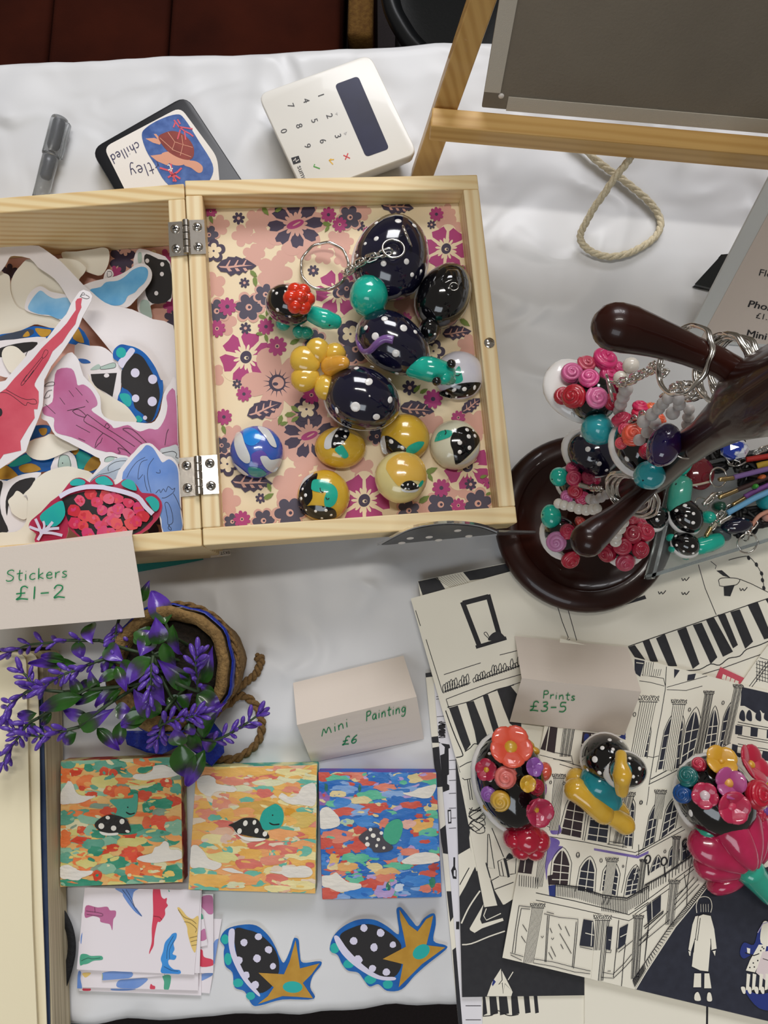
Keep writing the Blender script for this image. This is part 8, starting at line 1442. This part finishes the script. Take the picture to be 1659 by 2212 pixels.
strap(t, ((385, 405), (450, 395), (530, 375)), .0010, '#b8ad98', .034, .036); ferrule(t, (600, 360), (690, 350), .037); strap(t, ((700, 345), (800, 320), (900, 295), (1060, 255)), .0022, '#7a5e96', .037, .038); ringat(t, JRING, at(*y4((585, 345))[0], .037), (.3, -.2, 1), .0055, 'jump_ring')
t = charm(y4((345, 840))[0], 'small dotted turtle phone charm at the front corner of the tray')
sh = ell(t, 'shell', *y4((345, 835))[0], FZ + .0085, 31, 25, .0070, .5, BLACKG); ell(t, 'belly', *y4((340, 850))[0], FZ + .0065, 33, 27, .0045, .5, WHITEP); sk = Skin([sh])
dots(sk, t, [(*y4((x, y))[0], r) for x, y, r in ((272, 777, 3.4), (278, 845, 3.2), (330, 890, 2.6), (397, 853, 3.8), (400, 905, 3))])
for p in ((250, 872), (350, 925), (235, 790)): ell(t, 'foot', *y4(p)[0], FZ + .0045, 10, 9, .0042, 0, TEAL, 0, .02, 12, 8)
capsule(t, 'head', [(*y4((450, 855))[0], FZ + .006), (*y4((520, 830))[0], FZ + .006), (*y4((575, 812))[0], FZ + .006)], [.0050, .0052, .0046], TEAL); strap(t, ((480, 790), (520, 740), (570, 680)), .0010, '#b8ad98', .028, .032); ferrule(t, (600, 675), (670, 635), .033, CHROME); strap(t, ((655, 607), (750, 555), (850, 500), (960, 450), (1060, 400)), .0024, '#6aa6cf', .034, .037)
t = charm(y4((720, 700))[0], 'navy dotted oval phone charm in the middle of the tray')
sh = ell(t, 'shell', *y4((720, 702))[0], FZ + .007, 35, 19, .0062, -.15, NAVY); sk = Skin([sh]); dots(sk, t, [(*y4(p)[0], 2.6, 1.8) for p in ((660, 732), (705, 720), (770, 650))]); strap(t, ((800, 760), (840, 690), (900, 620), (1050, 560)), .0018, '#c98f78', .026, .032); ringat(t, JRING, at(*y4((800, 830))[0], .026), (.1, -.4, 1), .0058, 'jump_ring'); chain(t, [at(*y4((790, 800))[0], .027), at(*y4((800, 760))[0], .028), at(*y4((850, 690))[0], .029)], .0036, .0028)
t = charm(y4((930, 520))[0], 'turquoise bead phone charm at the right of the tray'); ell(t, 'bead', *y4((950, 520))[0], FZ + .0085, 22, 22, .0080, 0, TQ, 0, .03); ell(t, 'bead', *y4((945, 640))[0], FZ + .006, 12, 11, .0050, 0, clay('orange_white', '#d9542c', '#efe3d6'), 0, .02, 14, 8); strap(t, ((780, 490), (850, 450), (960, 400), (1060, 350)), .0022, '#84509c', .030, .034); ferrule(t, (700, 545), (775, 500), .030)
t = charm(y4((700, 140))[0], 'faceted crystal phone charm with white and blue faces'); mb = MB(); c_ = at(*y4((705, 140))[0], FZ + .014); mb.ball(c_, (.0085, .0065, .006), mat('crystal', '#e4e8f2', .05, col2='#1f3fae', nscale=160, namt=.08, coat=1, spec=.8), None, 7, 5); mb.build('crystal', t, sharp=True)
chain(t, [at(*y4(p)[0], .030) for p in ((640, 190), (680, 230), (740, 240), (780, 200))], .0040, .0034); strap(t, ((790, 215), (860, 205), (960, 188), (1060, 165)), .0024, '#b02a24', .031, .033); ferrule(t, (600, 490), (720, 440), .033); strap(t, ((720, 440), (820, 400), (960, 340), (1060, 300)), .0020, '#3a2420', .033, .035)
t = charm(y4((870, 250))[0], 'phone charm with yellow strap and green bead'); strap(t, ((870, 262), (910, 250), (960, 240), (1060, 215)), .0026, '#c9a83a', .030, .033); ell(t, 'bead', *y4((855, 412))[0], FZ + .014, 7, 6, .003, 0, clay('leaf_green', '#3f9a34'), 0, .02, 12, 8); ell(t, 'bead', *y4((905, 345))[0], FZ + .014, 9, 6, .003, -.3, clay('orange_bead', '#c8642c'), 0, .02, 12, 8); strap(t, ((740, 300), (830, 330), (900, 345)), .0014, '#2a1c18', .030, .033); chain(t, [at(*y4(p)[0], .030) for p in ((860, 170), (900, 145), (960, 120), (1020, 100))], .0038, .0030)
t = charm(y4((440, 320))[0], 'translucent red disc phone charm beside the mint headed turtle'); ell(t, 'disc', *y4((455, 320))[0], FZ + .010, 30, 36, .003, .2, mat('red_resin', '#8a2030', .1, trans=.4, coat=1), 0, .03); ell(t, 'disc', *y4((335, 250))[0], FZ + .016, 16, 26, .006, .4, TEAL, 0, .03, 16, 10); ferrule(t, (480, 540), (550, 470), .031, CHROME); ringat(t, JRING, at(*y4((465, 545))[0], .030), (.2, .2, 1), .0042, 'jump_ring'); chain(t, [at(*y4(p)[0], .031) for p in ((500, 530), (560, 480), (600, 470))], .0036, .0030)
t = charm(y4((560, 800))[0], 'phone charm with silver clasp and green stone at the front of the tray'); ell(t, 'stone', *y4((590, 560))[0], FZ + .008, 14, 12, .006, .3, clay('dark_green', '#1c4a3a'), 0, .05, 14, 8); ferrule(t, (500, 770), (530, 720), .030); ell(t, 'stone', *y4((510, 640))[0], FZ + .009, 16, 14, .006, .3, TEAL, 0, .03, 14, 8); ell(t, 'stone', *y4((610, 760))[0], FZ + .004, 22, 14, .004, .5, mat('smoky_resin', '#5a6468', .15, trans=.3), 0, .03, 14, 8); chain(t, [at(*y4(p)[0], .030) for p in ((540, 720), (570, 660), (620, 600), (680, 560))], .0036, .0030)
t = kr('key ring turtle with black dotted shell tucked behind the lower rings', (1418, 1117), .020); sh = ell(t, 'shell', *y4((130, 640))[0], .030, 24, 26, .0075, .4, BLACKG); ell(t, 'belly', *y4((120, 660))[0], .028, 25, 27, .0050, .4, WHITEP); dots(Skin([sh]), t, [(*y4((132, 655))[0], 3.4)]); ell(t, 'foot', *y4((95, 725))[0], .0245, 7, 6, .003, 0, TEAL, 0, .02, 10, 6)
rk = random.Random(12)  # black cord tangles added to darken the tray, for its shadow and black chains
for n_, (x0_, x1_, y0_, y1_) in enumerate(((480, 800, 60, 330), (700, 1050, 90, 420), (620, 1000, 560, 780))):
    t = charm(y4(((x0_ + x1_) / 2, (y0_ + y1_) / 2))[0], ('tangled black cord added to darken the tray behind the red disc', 'tangled black cord added to darken the tray behind the straps', 'tangled black cord added to darken the tray near the front wall')[n_]); P = []
    for i_ in range(26): P.append(tuple(at(*y4((x0_ + (x1_ - x0_) * rk.random(), y0_ + (y1_ - y0_) * rk.random()))[0], FZ + .002 + .006 * rk.random())))
    mb = MB(); mb.tube(smooth(P, False, 5), .0016, mat('dark_fill_cord', '#0f0e10', .5), 6); mb.build('cord', t)
# ------------------------------------------------------------------ dotted acrylic standee leaning on the lid
zz_ = Z(800, 1000, 4.1475); A_, B_ = at(*zz_((70, 722))[0], .0215), at(*zz_((1480, 617))[0], .0215); nn = (B_ - A_).cross(Vector((0, 0, 1))).normalized(); nn = nn if nn.y < 0 else -nn
SV = Plane(A_, nn); sd = thing('acrylic_standee', (A_ + B_) / 2, 'grey dotted shell standee in clear acrylic before the box lid', 'standee')
arcp = smooth(zz_((100, 712), (330, 592), (520, 545), (700, 530), (880, 540), (1010, 565), (1130, 612)), False, 4)
def vslab(P, surf, th, m, nm, off=0):
    W_ = [surf(*p)[0] + nn * off for p in P]; mb = MB(); mb.prism(W_, [w + nn * th for w in W_], m); return mb.build(nm, sd, sharp=True)
vslab(smooth(zz_((62, 722), (330, 578), (520, 533), (700, 518), (890, 527), (1030, 555), (1150, 600)), False, 4) + zz_((1480, 608), (1480, 618), (1130, 632)), SV, .0012, acr, 'acrylic_plate')
pp = vslab(arcp + zz_((1060, 622), (600, 668), (150, 712)), SV, .0002, mat('charcoal_print', '#3a3b3c', .3, col2='#2e2f31', nscale=60), 'shell_print', .00125)
for x, y in ((355, 650), (525, 640), (780, 580), (880, 632), (610, 668), (280, 693)): mb = MB(); P = circ(*zz_((x, y))[0], 8, 2.6, -.1, 12); W_ = [SV(*p)[0] + nn * .0015 for p in P]; mb.prism(W_, [w + nn * .0001 for w in W_], PAPER); mb.build('print_dot', pp, sharp=True)
